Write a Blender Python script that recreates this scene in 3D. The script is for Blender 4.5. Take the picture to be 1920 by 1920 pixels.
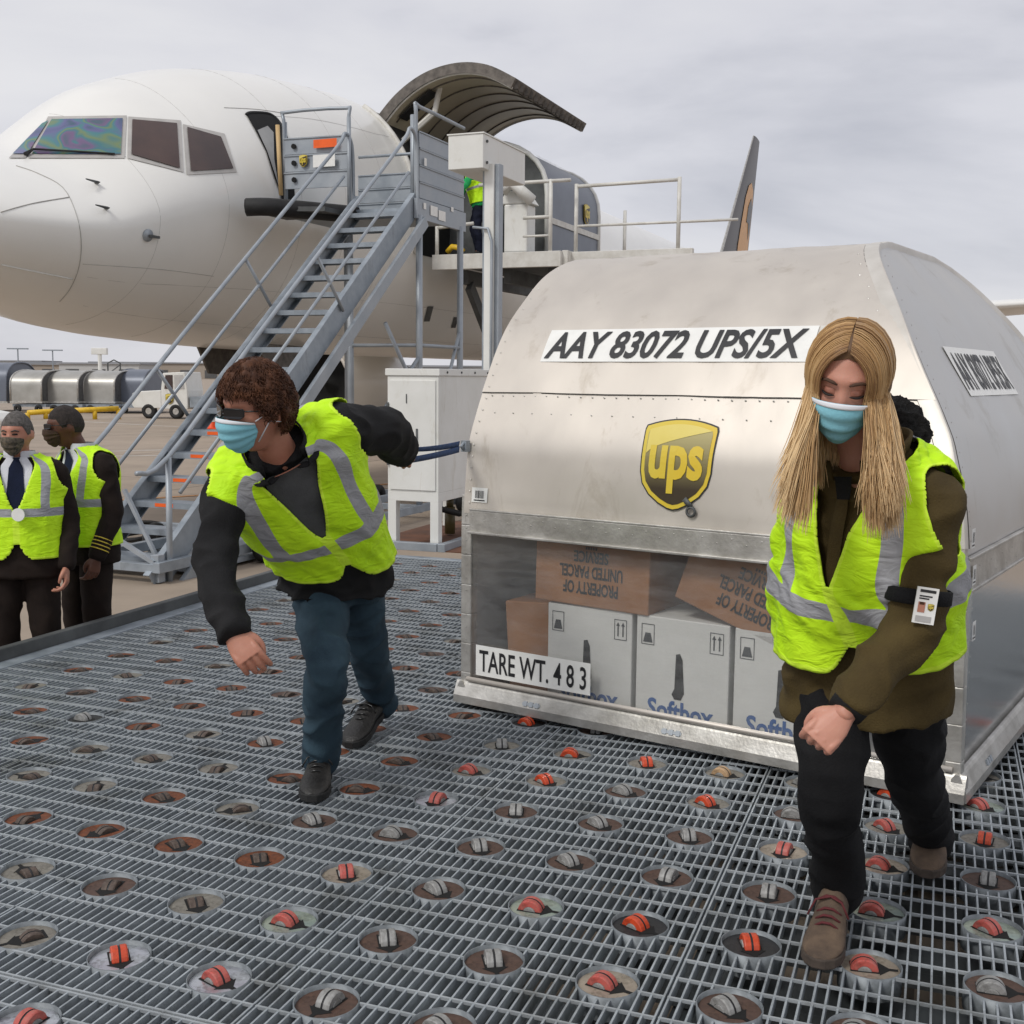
import bpy, bmesh, math, random
import numpy as np
from mathutils import Vector, Matrix, noise
from mathutils.geometry import tessellate_polygon
random.seed(7); np.random.seed(7)
R_ = math.radians
for o in list(bpy.data.objects): bpy.data.objects.remove(o)
scene = bpy.context.scene
COL = scene.collection

# ------------------------------------------------------------------ camera
FPX = 2172.0
N_ = np.array([-0.00855732, 0.99312579, 0.11673879])
RT_ = np.array([9.99962880e-01, 8.61623237e-03, 0.0])
FW_ = np.array([0.00100585, -0.11673446, 0.99316265])
CAMZ = 1.505
cam = bpy.data.cameras.new('camera'); camo = bpy.data.objects.new('camera', cam); COL.objects.link(camo)
cam.sensor_width = 36; cam.lens = 36 * FPX / 1920; cam.clip_start = 0.05; cam.clip_end = 5000
cx = (RT_[0], FW_[0], -N_[0]); cy = (-RT_[1], -FW_[1], N_[1]); cz = (-RT_[2], -FW_[2], N_[2])
camo.matrix_world = Matrix(((cx[0], cy[0], cz[0], 0), (cx[1], cy[1], cz[1], 0), (cx[2], cy[2], cz[2], CAMZ), (0, 0, 0, 1)))
scene.camera = camo

# ------------------------------------------------------------------ world, sun, exposure
SUN_DIR = Vector((-0.62, -0.66, 0.95)).normalized()
world = bpy.data.worlds.new('World'); scene.world = world; world.use_nodes = True
wt = world.node_tree; wt.nodes.clear()
def wn(t): return wt.nodes.new(t)
wo = wn('ShaderNodeOutputWorld'); bg = wn('ShaderNodeBackground'); sky = wn('ShaderNodeTexSky')
sky.sky_type = 'NISHITA'; sky.sun_disc = False
sky.sun_elevation = math.asin(SUN_DIR.z); sky.sun_rotation = math.atan2(SUN_DIR.x, SUN_DIR.y) % (2 * math.pi)
sk = wn('ShaderNodeVectorMath'); sk.operation = 'SCALE'; sk.inputs['Scale'].default_value = 0.10
wt.links.new(sky.outputs[0], sk.inputs[0])
tc = wn('ShaderNodeTexCoord'); mp = wn('ShaderNodeMapping'); mp.inputs['Scale'].default_value = (1.0, 1.0, 3.2); mp.inputs['Location'].default_value = (0.35, 0.2, 0.1)
wt.links.new(tc.outputs['Generated'], mp.inputs[0])
nz = wn('ShaderNodeTexNoise'); nz.inputs['Scale'].default_value = 2.1; nz.inputs['Detail'].default_value = 7; nz.inputs['Roughness'].default_value = 0.52
nz.inputs['Distortion'].default_value = 0.25
wt.links.new(mp.outputs[0], nz.inputs['Vector'])
rp = wn('ShaderNodeValToRGB'); e = rp.color_ramp.elements
e[0].position = 0.30; e[0].color = (0.45, 0.46, 0.515, 1); e[1].position = 0.66; e[1].color = (0.76, 0.755, 0.775, 1)
m_ = rp.color_ramp.elements.new(0.47); m_.color = (0.655, 0.655, 0.70, 1)
wt.links.new(nz.outputs['Fac'], rp.inputs[0])
mx = wn('ShaderNodeMix'); mx.data_type = 'RGBA'; mx.inputs['Factor'].default_value = 0.93
wt.links.new(sk.outputs[0], mx.inputs[6]); wt.links.new(rp.outputs[0], mx.inputs[7])
wt.links.new(mx.outputs[2], bg.inputs['Color']); bg.inputs['Strength'].default_value = 0.96
wt.links.new(bg.outputs[0], wo.inputs[0])
sl = bpy.data.lights.new('sun', 'SUN'); sl.energy = 1.5; sl.angle = R_(14); sl.color = (1.0, 0.97, 0.92)
so = bpy.data.objects.new('sun', sl); COL.objects.link(so); so.rotation_euler = SUN_DIR.to_track_quat('Z', 'Y').to_euler(); so.location = (-6, -6, 10)
vs = scene.view_settings; vs.view_transform = 'Standard'; vs.look = 'None'; vs.exposure = 0.16; vs.gamma = 1.0; vs.use_curve_mapping = False
scene.render.engine = 'CYCLES'
scene.render.resolution_x = 1024; scene.render.resolution_y = 1024

# ------------------------------------------------------------------ helpers
def ray(u, v):
    d = np.array([(u - 960) / FPX, (v - 960) / FPX, 1.0]); return Vector((float(d @ RT_), float(d @ FW_), float(-d @ N_)))
CV = Vector((0, 0, CAMZ))
def atz(u, v, z=0.0):
    r = ray(u, v); return CV + r * ((z - CAMZ) / r.z)
def aty(u, v, y):
    r = ray(u, v); return CV + r * (y / r.y)
def V(*a): return Vector(a)

def nodes(m): return m.node_tree.nodes, m.node_tree.links
def mat(name, col, rough=0.6, metal=0.0, var=0.12, scale=6.0, bump=0.0, bscale=40.0, col2=None, detail=5.0, coat=0.0, spec=0.5, stretch=None, rvar=0.0):
    m = bpy.data.materials.new(name); m.use_nodes = True
    nd, lk = nodes(m); b = nd['Principled BSDF']
    b.inputs['Roughness'].default_value = rough; b.inputs['Metallic'].default_value = metal
    b.inputs['Specular IOR Level'].default_value = spec
    if coat: b.inputs['Coat Weight'].default_value = coat; b.inputs['Coat Roughness'].default_value = 0.12
    t = nd.new('ShaderNodeTexCoord'); mp = nd.new('ShaderNodeMapping'); lk.new(t.outputs['Object'], mp.inputs[0])
    if stretch: mp.inputs['Scale'].default_value = stretch
    n = nd.new('ShaderNodeTexNoise'); n.inputs['Scale'].default_value = scale; n.inputs['Detail'].default_value = detail; n.inputs['Roughness'].default_value = 0.6
    lk.new(mp.outputs[0], n.inputs['Vector'])
    r = nd.new('ShaderNodeValToRGB'); r.color_ramp.elements[0].position = 0.32; r.color_ramp.elements[1].position = 0.68
    if col2 is None:
        lo = [max(0, c * (1 - var)) for c in col[:3]]; hi = [min(1, c * (1 + var)) for c in col[:3]]
    else: lo, hi = list(col2[:3]), list(col[:3])
    r.color_ramp.elements[0].color = (*lo, 1); r.color_ramp.elements[1].color = (*hi, 1)
    lk.new(n.outputs['Fac'], r.inputs[0]); lk.new(r.outputs[0], b.inputs['Base Color'])
    if rvar:
        mr = nd.new('ShaderNodeMapRange'); mr.inputs['To Min'].default_value = max(0, rough - rvar); mr.inputs['To Max'].default_value = min(1, rough + rvar)
        mr.inputs['From Min'].default_value = 0.3; mr.inputs['From Max'].default_value = 0.7
        lk.new(n.outputs['Fac'], mr.inputs[0]); lk.new(mr.outputs[0], b.inputs['Roughness'])
    if bump:
        n2 = nd.new('ShaderNodeTexNoise'); n2.inputs['Scale'].default_value = bscale; n2.inputs['Detail'].default_value = 4
        lk.new(mp.outputs[0], n2.inputs['Vector'])
        bp = nd.new('ShaderNodeBump'); bp.inputs['Strength'].default_value = bump; bp.inputs['Distance'].default_value = 0.02
        lk.new(n2.outputs['Fac'], bp.inputs['Height']); lk.new(bp.outputs[0], b.inputs['Normal'])
    return m

class MB:
    """collects shapes; build() links them as ONE mesh object"""
    def __init__(s): s.v = []; s.f = []; s.mi = []; s.cur = 0
    def add(s, vs, fs, mi=None):
        o = len(s.v); s.v.extend([tuple(p) for p in vs]); k = s.cur if mi is None else mi
        for f in fs: s.f.append(tuple(i + o for i in f)); s.mi.append(k)
        return s
    def box(s, c, size, rot=None, mi=None):
        c = Vector(c); h = [x / 2 for x in size]; vs = []
        for z in (-1, 1):
            for y in (-1, 1):
                for x in (-1, 1):
                    p = Vector((x * h[0], y * h[1], z * h[2]))
                    if rot is not None: p = rot @ p
                    vs.append(c + p)
        return s.add(vs, [(0, 2, 3, 1), (4, 5, 7, 6), (0, 1, 5, 4), (2, 6, 7, 3), (0, 4, 6, 2), (1, 3, 7, 5)], mi)
    def bar(s, p0, p1, w, h, up=(0, 0, 1), mi=None):
        p0, p1 = Vector(p0), Vector(p1); d = (p1 - p0); L = d.length; d.normalize(); up = Vector(up)
        x = d.cross(up)
        if x.length < 1e-5: x = d.cross(Vector((0, 1, 0)))
        x.normalize(); z = x.cross(d)
        M = Matrix((x, d, z)).transposed()
        return s.box((p0 + p1) / 2, (w, L, h), M, mi)
    def tube(s, pts, r, seg=8, mi=None, caps=True, closed=False):
        pts = [Vector(p) for p in pts]; n = len(pts); rs = r if isinstance(r, (list, tuple)) else [r] * n
        prev = None; vs = []
        for i, p in enumerate(pts):
            a = pts[max(i - 1, 0)]; b = pts[min(i + 1, n - 1)]
            if closed: a = pts[(i - 1) % n]; b = pts[(i + 1) % n]
            t = (b - a).normalized()
            if prev is None:
                u = t.cross(Vector((0, 0, 1)))
                if u.length < 0.05: u = t.cross(Vector((1, 0, 0)))
            else: u = prev - t * prev.dot(t)
            u.normalize(); prev = u; w = t.cross(u)
            for k in range(seg):
                an = 2 * math.pi * k / seg; vs.append(p + (u * math.cos(an) + w * math.sin(an)) * rs[i])
        fs = []
        for i in range(n if closed else n - 1):
            j = (i + 1) % n
            for k in range(seg):
                k2 = (k + 1) % seg; fs.append((i * seg + k, i * seg + k2, j * seg + k2, j * seg + k))
        if caps and not closed: fs.append(tuple(range(seg))[::-1]); fs.append(tuple((n - 1) * seg + k for k in range(seg)))
        return s.add(vs, fs, mi)
    def cyl(s, c, axis, r, L, seg=16, mi=None):
        a = Vector(axis).normalized() * (L / 2); return s.tube([Vector(c) - a, Vector(c) + a], r, seg, mi)
    def lathe(s, c, axis, prof, seg=24, mi=None, closed=False):
        """prof: list of (radius, offset along axis)"""
        a = Vector(axis).normalized(); u = a.orthogonal().normalized(); w = a.cross(u); c = Vector(c); vs = []
        for r, h in prof:
            for k in range(seg):
                an = 2 * math.pi * k / seg; vs.append(c + a * h + (u * math.cos(an) + w * math.sin(an)) * r)
        fs = []; n = len(prof)
        for i in range(n if closed else n - 1):
            j = (i + 1) % n
            for k in range(seg):
                k2 = (k + 1) % seg; fs.append((i * seg + k, i * seg + k2, j * seg + k2, j * seg + k))
        return s.add(vs, fs, mi)
    def grid(s, P, mi=None, flip=False, wrap=False):
        """P[i][j] points"""
        ni = len(P); nj = len(P[0]); vs = [p for row in P for p in row]; fs = []
        for i in range(ni - 1):
            for j in range(nj if wrap else nj - 1):
                j2 = (j + 1) % nj
                q = (i * nj + j, i * nj + j2, (i + 1) * nj + j2, (i + 1) * nj + j)
                fs.append(q[::-1] if flip else q)
        return s.add(vs, fs, mi)
    def poly(s, pts, mi=None):
        return s.add(pts, [tuple(range(len(pts)))], mi)
    def prism(s, pts, ext, mi=None):
        """polygon (may be concave) extruded by vector ext"""
        pts = [Vector(p) for p in pts]; ext = Vector(ext); n = len(pts)
        tris = tessellate_polygon([pts])
        vs = pts + [p + ext for p in pts]; fs = [tuple(t) for t in tris] + [tuple(i + n for i in t[::-1]) for t in tris]
        fs += [(i, (i + 1) % n, (i + 1) % n + n, i + n) for i in range(n)]
        return s.add(vs, fs, mi)
    def mesh(s, name, mats, smooth=False):
        me = bpy.data.meshes.new(name); me.from_pydata(s.v, [], s.f); me.update()
        for m in (mats if isinstance(mats, (list, tuple)) else [mats]): me.materials.append(m)
        if any(s.mi): me.polygons.foreach_set('material_index', s.mi)
        if smooth: me.polygons.foreach_set('use_smooth', [True] * len(me.polygons))
        return me
    def build(s, name, mats, parent=None, smooth=False, bevel=0, fix=True, angle=None):
        me = s.mesh(name, mats, smooth)
        if fix:
            bm = bmesh.new(); bm.from_mesh(me); bmesh.ops.recalc_face_normals(bm, faces=bm.faces)
            if smooth and angle:
                for e in bm.edges:
                    if len(e.link_faces) == 2 and e.calc_face_angle(0) > R_(angle): e.smooth = False
            bm.to_mesh(me); bm.free()
        return link(name, me, parent, bevel)
def link(name, me, parent=None, bevel=0):
    o = bpy.data.objects.new(name, me); COL.objects.link(o)
    if parent is not None: attach(o, parent)
    if bevel:
        b = o.modifiers.new('bevel', 'BEVEL'); b.width = bevel; b.segments = 2; b.limit_method = 'ANGLE'; b.angle_limit = R_(40)
    return o
def wmat(o):
    m = o.matrix_basis.copy()
    if o.parent: m = wmat(o.parent) @ o.matrix_parent_inverse @ m
    return m
def attach(o, parent):
    o.parent = parent; o.matrix_parent_inverse = wmat(parent).inverted()
def tag(o, label, cat, group=None):
    o['label'] = label; o['category'] = cat
    if group: o['group'] = group
    return o
def thing(name, label, cat, loc=(0, 0, 0), group=None):
    o = bpy.data.objects.new(name, None); COL.objects.link(o); o.location = loc; o.empty_display_size = 0.2
    return tag(o, label, cat, group)
def struct(o): o['kind'] = 'structure'; return o

def text_mesh(body, size=1.0, bold=0.0, shear=0.0, sx=1.0, align='CENTER', spacing=1.0):
    c = bpy.data.curves.new('lettering', 'FONT'); c.body = body; c.size = size; c.offset = bold; c.shear = shear; c.align_x = align; c.align_y = 'CENTER'; c.resolution_u = 3; c.space_line = spacing
    o = bpy.data.objects.new('lettering', c); COL.objects.link(o)
    dg = bpy.context.evaluated_depsgraph_get(); dg.update()
    me = bpy.data.meshes.new_from_object(o.evaluated_get(dg)); bpy.data.objects.remove(o); bpy.data.curves.remove(c)
    vs = [(v.co.x * sx, v.co.y) for v in me.vertices]; fs = [tuple(p.vertices) for p in me.polygons]; bpy.data.meshes.remove(me)
    return vs, fs
def fit(vs, w, h):
    xs = [v[0] for v in vs]; ys = [v[1] for v in vs]; a, b = min(xs), max(xs); c, d = min(ys), max(ys)
    return [((x - (a + b) / 2) / (b - a) * w, (y - (c + d) / 2) / (d - c) * h) for x, y in vs]
def decal(name, vs2, fs, fn, m, parent):
    """flat 2D shape laid on a surface through fn(x, y) -> point"""
    return MB().add([fn(x, y) for x, y in vs2], fs).build(name, m, parent, fix=False)
def dense(vs, fs, L=0.03):
    bm = bmesh.new(); vv = [bm.verts.new((x, y, 0)) for x, y in vs]
    for f in fs:
        try: bm.faces.new([vv[i] for i in f])
        except ValueError: pass
    bmesh.ops.triangulate(bm, faces=bm.faces[:])
    for _ in range(4):
        ed = [e for e in bm.edges if e.calc_length() > L]
        if not ed: break
        bmesh.ops.subdivide_edges(bm, edges=ed, cuts=1); bmesh.ops.triangulate(bm, faces=bm.faces[:])
    bm.verts.index_update(); r = [(v.co.x, v.co.y) for v in bm.verts], [tuple(v.index for v in f.verts) for f in bm.faces]; bm.free(); return r
def polysub(pts, cuts=0):
    tr = tessellate_polygon([[Vector((x, y, 0)) for x, y in pts]]); bm = bmesh.new()
    vv = [bm.verts.new((x, y, 0)) for x, y in pts]
    for t in tr:
        try: bm.faces.new([vv[i] for i in t])
        except ValueError: pass
    for _ in range(cuts): bmesh.ops.subdivide_edges(bm, edges=bm.edges[:], cuts=1, use_grid_fill=True)
    bm.verts.index_update()
    r = [(v.co.x, v.co.y) for v in bm.verts], [tuple(v.index for v in f.verts) for f in bm.faces]; bm.free(); return r
def catmull(P, n):
    """P: list of lists of floats; n samples per span"""
    P = np.array(P, float); out = []
    for i in range(len(P) - 1):
        p0 = P[max(i - 1, 0)]; p1 = P[i]; p2 = P[i + 1]; p3 = P[min(i + 2, len(P) - 1)]
        for k in range(n):
            t = k / n; out.append(0.5 * (2 * p1 + (p2 - p0) * t + (2 * p0 - 5 * p1 + 4 * p2 - p3) * t * t + (-p0 + 3 * p1 - 3 * p2 + p3) * t ** 3))
    out.append(P[-1]); return np.array(out)
def copy_tree(root, loc=None, rot=None):
    r = root.copy(); COL.objects.link(r)
    if loc is not None: r.location = loc
    if rot is not None: r.rotation_euler = rot
    for ch in list(root.children):
        c = ch.copy(); COL.objects.link(c); c.parent = r; c.matrix_parent_inverse = ch.matrix_parent_inverse.copy()
        for g in list(ch.children):
            d = g.copy(); COL.objects.link(d); d.parent = c; d.matrix_parent_inverse = g.matrix_parent_inverse.copy()
    return r

# ------------------------------------------------------------------ materials
GZ = -0.45     # the apron lies below the caster deck
M = {}
M['steel'] = mat('galvanised_grating', (0.45, 0.49, 0.52), 0.48, 0.3, col2=(0.28, 0.31, 0.335), scale=7, detail=8, bump=0.15, bscale=120)
M['rod'] = mat('galvanised_rod', (0.45, 0.48, 0.50), 0.5, 0.35, col2=(0.30, 0.325, 0.34), scale=5, detail=8)
M['galv'] = mat('galvanised_steel', (0.36, 0.40, 0.44), 0.5, 0.4, col2=(0.24, 0.275, 0.31), scale=5, bump=0.06, bscale=60, rvar=0.12)
M['galv_light'] = mat('galvanised_sheet', (0.40, 0.43, 0.46), 0.48, 0.35, col2=(0.29, 0.325, 0.36), scale=3.5, rvar=0.12)
M['galv_dark'] = mat('weathered_steel', (0.10, 0.105, 0.105), 0.6, 0.3, var=0.3, scale=4)
M['beam'] = mat('support_beam_steel', (0.09, 0.10, 0.105), 0.6, 0.3, var=0.25, scale=5)
M['black'] = mat('black_rubber', (0.012, 0.012, 0.012), 0.7, 0, var=0.4, scale=10, bump=0.1)
M['dark'] = mat('painted_hole_shade', (0.006, 0.006, 0.006), 0.9, 0, var=0.2)  # near black, puts the shade inside holes and openings into colour
M['white'] = mat('white_paint', (0.78, 0.78, 0.75), 0.42, 0, col2=(0.70, 0.70, 0.66), scale=3, rvar=0.1)
M['white_chip'] = mat('chipped_white_paint', (0.72, 0.71, 0.67), 0.5, 0, col2=(0.56, 0.54, 0.49), scale=6, detail=8, bump=0.05)
M['alu'] = mat('aluminium_sheet', (0.63, 0.585, 0.525), 0.50, 0.50, col2=(0.57, 0.525, 0.47), scale=4.0, detail=9, rvar=0.07, bump=0.05, bscale=6, stretch=(1, 1, 0.45))
M['alu_rail'] = mat('aluminium_rail', (0.60, 0.585, 0.55), 0.42, 0.65, col2=(0.36, 0.345, 0.315), scale=9, detail=8, bump=0.08, bscale=70)
M['alu_dull'] = mat('dull_aluminium', (0.58, 0.57, 0.55), 0.42, 0.6, col2=(0.49, 0.485, 0.47), scale=2.5, rvar=0.12, bump=0.03, bscale=4)
def smudge(m, lo=0.72, sc=5.5, p0=0.56, p1=0.70, stretch=(1, 1, 0.35)):
    # scuffs and grime over a finished material
    nd, lk = nodes(m); b = nd['Principled BSDF']; src = b.inputs['Base Color'].links[0].from_socket
    t = nd.new('ShaderNodeTexCoord'); mp_ = nd.new('ShaderNodeMapping'); mp_.inputs['Scale'].default_value = stretch; lk.new(t.outputs['Object'], mp_.inputs[0])
    n = nd.new('ShaderNodeTexNoise'); n.inputs['Scale'].default_value = sc; n.inputs['Detail'].default_value = 11; n.inputs['Roughness'].default_value = 0.72; n.inputs['Distortion'].default_value = 0.6; lk.new(mp_.outputs[0], n.inputs['Vector'])
    r = nd.new('ShaderNodeValToRGB'); r.color_ramp.elements[0].position = p0; r.color_ramp.elements[0].color = (1, 1, 1, 1); r.color_ramp.elements[1].position = p1; r.color_ramp.elements[1].color = (lo, lo * 0.97, lo * 0.92, 1); lk.new(n.outputs['Fac'], r.inputs[0])
    mu = nd.new('ShaderNodeMix'); mu.data_type = 'RGBA'; mu.blend_type = 'MULTIPLY'; mu.inputs['Factor'].default_value = 1; lk.new(src, mu.inputs[6]); lk.new(r.outputs[0], mu.inputs[7]); lk.new(mu.outputs[2], b.inputs['Base Color'])
smudge(M['alu'], 0.80); smudge(M['alu_dull'], 0.8, 4.0); smudge(M['steel'], 0.55, 3.0, 0.52, 0.66, (1, 1, 1)); smudge(M['rod'], 0.6, 3.0, 0.52, 0.66, (1, 1, 1)); smudge(M['white'], 0.86, 6.0); smudge(M['galv'], 0.75, 6.0)
M['paper'] = mat('white_label', (0.80, 0.80, 0.77), 0.5, 0, var=0.04, scale=20)
M['ink'] = mat('black_lettering', (0.018, 0.018, 0.020), 0.5, 0, var=0.2)
M['orange'] = mat('orange_label', (0.85, 0.12, 0.01), 0.5, 0, var=0.1)
M['gold'] = mat('golden_yellow_print', (0.70, 0.48, 0.02), 0.4, 0, var=0.15, scale=3, col2=(0.66, 0.54, 0.07))
M['shieldbrown'] = mat('shield_brown_print', (0.075, 0.05, 0.018), 0.4, 0, col2=(0.035, 0.022, 0.012), scale=4)
M['blue_strap'] = mat('blue_webbing', (0.018, 0.055, 0.16), 0.8, 0, var=0.3, scale=40, bump=0.2, bscale=300)
M['glass_dark'] = mat('dark_glass', (0.02, 0.02, 0.025), 0.08, 0, var=0.2)
# ------------------------------------------------------------------ ground
def ground_material():
    m = bpy.data.materials.new('apron_concrete'); m.use_nodes = True; nd, lk = nodes(m); b = nd['Principled BSDF']; b.inputs['Roughness'].default_value = 0.75
    t = nd.new('ShaderNodeTexCoord'); br = nd.new('ShaderNodeTexBrick'); mp = nd.new('ShaderNodeMapping'); mp.inputs['Rotation'].default_value = (0, 0, R_(20))
    lk.new(t.outputs['Object'], mp.inputs[0]); lk.new(mp.outputs[0], br.inputs['Vector'])
    br.offset = 0; br.inputs['Scale'].default_value = 1; br.inputs['Brick Width'].default_value = 6; br.inputs['Row Height'].default_value = 6; br.inputs['Mortar Size'].default_value = 0.025
    br.inputs['Color1'].default_value = (0.37, 0.295, 0.225, 1); br.inputs['Color2'].default_value = (0.34, 0.275, 0.21, 1); br.inputs['Mortar'].default_value = (0.14, 0.115, 0.09, 1)
    n = nd.new('ShaderNodeTexNoise'); n.inputs['Scale'].default_value = 0.6; n.inputs['Detail'].default_value = 9; n.inputs['Roughness'].default_value = 0.65; lk.new(t.outputs['Object'], n.inputs['Vector'])
    r = nd.new('ShaderNodeValToRGB'); r.color_ramp.elements[0].position = 0.3; r.color_ramp.elements[0].color = (0.78, 0.78, 0.78, 1); r.color_ramp.elements[1].position = 0.7; r.color_ramp.elements[1].color = (1.1, 1.1, 1.1, 1)
    lk.new(n.outputs['Fac'], r.inputs[0]); mu = nd.new('ShaderNodeMix'); mu.data_type = 'RGBA'; mu.blend_type = 'MULTIPLY'; mu.inputs['Factor'].default_value = 1
    lk.new(br.outputs['Color'], mu.inputs[6]); lk.new(r.outputs[0], mu.inputs[7]); lk.new(mu.outputs[2], b.inputs['Base Color'])
    n2 = nd.new('ShaderNodeTexNoise'); n2.inputs['Scale'].default_value = 60; bp = nd.new('ShaderNodeBump'); bp.inputs['Strength'].default_value = 0.2; bp.inputs['Distance'].default_value = 0.01
    lk.new(t.outputs['Object'], n2.inputs['Vector']); lk.new(n2.outputs['Fac'], bp.inputs['Height']); lk.new(bp.outputs[0], b.inputs['Normal'])
    return m
struct(MB().grid([[V(x, y, GZ) for x in (-2500, -300, -60, 0, 60, 300, 2500)] for y in (-300, -60, 0, 60, 300, 3000)]).build('ground', ground_material()))
M['line_white'] = mat('worn_white_line', (0.62, 0.60, 0.57), 0.7, 0, col2=(0.45, 0.42, 0.37), scale=4)
M['line_orange'] = mat('worn_orange_line', (0.62, 0.25, 0.04), 0.7, 0, col2=(0.45, 0.22, 0.08), scale=4)
def mark(name, p, q, w, m):
    p, q = Vector(p), Vector(q); d = (q - p).normalized(); s = Vector((-d.y, d.x, 0)) * w / 2
    struct(MB().poly([p - s, q - s, q + s, p + s]).build(name, m))
for (u0, v0, u1, v1) in ((150, 790, 420, 805), (330, 812, 520, 828), (120, 848, 360, 842), (150, 856, 420, 852), (640, 921, 760, 923)):
    a, b = atz(u0, v0, GZ + 0.004), atz(u1, v1, GZ + 0.004); mark('white_ground_marking', a, b, 0.16, M['line_white'])
a, b = atz(180, 940, GZ + 0.008), atz(800, 903, GZ + 0.008); mark('orange_ground_marking', a, b, 0.13, M['line_orange'])

# ------------------------------------------------------------------ caster deck
AA, BB = 0.305, 0.332
ang = R_(-20.3); EA = V(math.cos(ang), math.sin(ang), 0); EB = V(-math.sin(ang), math.cos(ang), 0)
O0 = atz(542, 1725, 0) - EA * (3 * AA)          # lattice point i = 0, j = 0
def lat(i, j, z=0.0): return O0 + EA * (i * AA) + EB * (j * BB) + V(0, 0, z)
def tolat(p): q = Vector(p) - O0; return q.dot(EA) / AA, q.dot(EB) / BB
curb_p = atz(0, 1252, 0); curb_q = curb_p + EB * 6
IL = min(tolat(curb_p)[0], 99) + 0.1             # left rim in lattice units
JB = tolat(atz(716, 1043, 0))[1]                  # back rim
JF, IR = -4.6, 27
deck = bpy.data.objects.new('caster_deck', None); COL.objects.link(deck); deck.location = (0, 4, 0); struct(deck); deck['label'] = 'galvanised grating deck studded with swivel casters'
RH = 0.0812                                        # opening in the grating round each caster
def hole_cut(i0, x, axis, lo, hi):
    return None
def caster_at(i, j): return IL + 0.3 < i < IR and JF < j < JB - 0.4
def cuts(line, along_b, lo, hi):
    """free intervals of a bar; coordinates in metres along EA / EB"""
    S, T = (AA, BB) if along_b else (BB, AA)
    k0 = line / S; out = []; holes = []
    for k in {math.floor(k0), math.ceil(k0)}:
        dd = abs(line - k * S)
        if dd < RH:
            h = math.sqrt(RH * RH - dd * dd)
            for t in range(math.floor(lo / T) - 1, math.ceil(hi / T) + 2):
                ij = (k, t) if along_b else (t, k)
                if caster_at(*ij): holes.append((t * T - h, t * T + h))
    holes.sort(); c = lo
    for a, b in holes:
        if b <= c: continue
        if a >= hi: break
        if a > c: out.append((c, min(a, hi)))
        c = b
    if c < hi: out.append((c, hi))
    return out
def pa(x, y, z): return O0 + EA * x + EB * y + V(0, 0, z)
i_edges = [IL] + [k + 0.5 for k in range(0, 30, 3) if IL < k + 0.5 < IR] ; i_edges = sorted(set([IL] + [k + 0.5 for k in range(-30, 30, 3) if IL + 0.3 < k + 0.5 < IR] + [IR]))
j_edges = [JF] + [k for k in (-1.55, 4.45, 10.45, 16.45) if JF < k < JB] + [JB]
for a in range(len(i_edges) - 1):
    for b in range(len(j_edges) - 1):
        x0, x1 = i_edges[a] * AA + 0.003, i_edges[a + 1] * AA - 0.003; y0, y1 = j_edges[b] * BB + 0.003, j_edges[b + 1] * BB - 0.003
        c = pa((x0 + x1) / 2, (y0 + y1) / 2, 0)
        if c.x < -3.6 or c.x > 6.2: continue
        g = MB(); n = max(2, round((x1 - x0) / 0.0305))
        for k in range(n + 1):
            x = x0 + 0.003 + (x1 - x0 - 0.006) * k / n
            for s, t in cuts(x, True, y0, y1): g.bar(pa(x, s, -0.0185), pa(x, t, -0.0185), 0.0052, 0.034, mi=0)
        n = max(2, round((y1 - y0) / 0.1016))
        for k in range(n + 1):
            y = y0 + 0.004 + (y1 - y0 - 0.008) * k / n
            dz = random.uniform(-0.0006, 0.0006)
            for s, t in cuts(y, False, x0, x1): g.bar(pa(s, y, -0.0035 + dz), pa(t, y, -0.0035 + dz), 0.0062, 0.008, mi=1)
        g.build('grating_panel', [M['steel'], M['rod']], deck, fix=False)['kind'] = 'stuff'
# carrier channels under every row of casters, and legs below
for j in range(math.ceil(JF), math.floor(JB) + 1):
    b = MB(); b.bar(lat(IL, j, -0.125), lat(IR, j, -0.125), 0.12, 0.02); b.bar(lat(IL, j, -0.16) + EB * 0.055, lat(IR, j, -0.16) + EB * 0.055, 0.012, 0.05); b.bar(lat(IL, j, -0.16) - EB * 0.055, lat(IR, j, -0.16) - EB * 0.055, 0.012, 0.05)
    b.build('support_beam', M['beam'], deck)
for i in np.arange(i_edges[1], IR, 3): MB().bar(lat(i, JF, -0.26), lat(i, JB, -0.26), 0.09, 0.13).build('support_beam', M['beam'], deck)
# rim: flat inner strip, dark upstand, and skirts added to block light below
L0, L1 = lat(IL, JF), lat(IL, JB)
MB().bar(L0 - EA * 0.055 + V(0, 0, -0.06), L1 - EA * 0.055 + V(0, 0, -0.06), 0.105, 0.13).build('rim_strip', M['galv'], deck, bevel=0.004)
MB().bar(L0 - EA * 0.135 + V(0, 0, -0.165), L1 - EA * 0.135 + V(0, 0, -0.165), 0.05, 0.47).build('rim_upstand_light_skirt', M['galv_dark'], deck, bevel=0.006)
MB().bar(lat(IL, JB + 0.17, -0.08), lat(IR, JB + 0.17, -0.08), 0.09, 0.17).build('rim_strip', M['galv'], deck, bevel=0.004)
MB().bar(lat(IL, JB + 0.45, -0.25), lat(IR, JB + 0.45, -0.25), 0.04, 0.4).build('rim_upstand_light_skirt', M['galv_dark'], deck, bevel=0.006)  # unseen back fascia, added to keep light from under the deck

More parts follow.
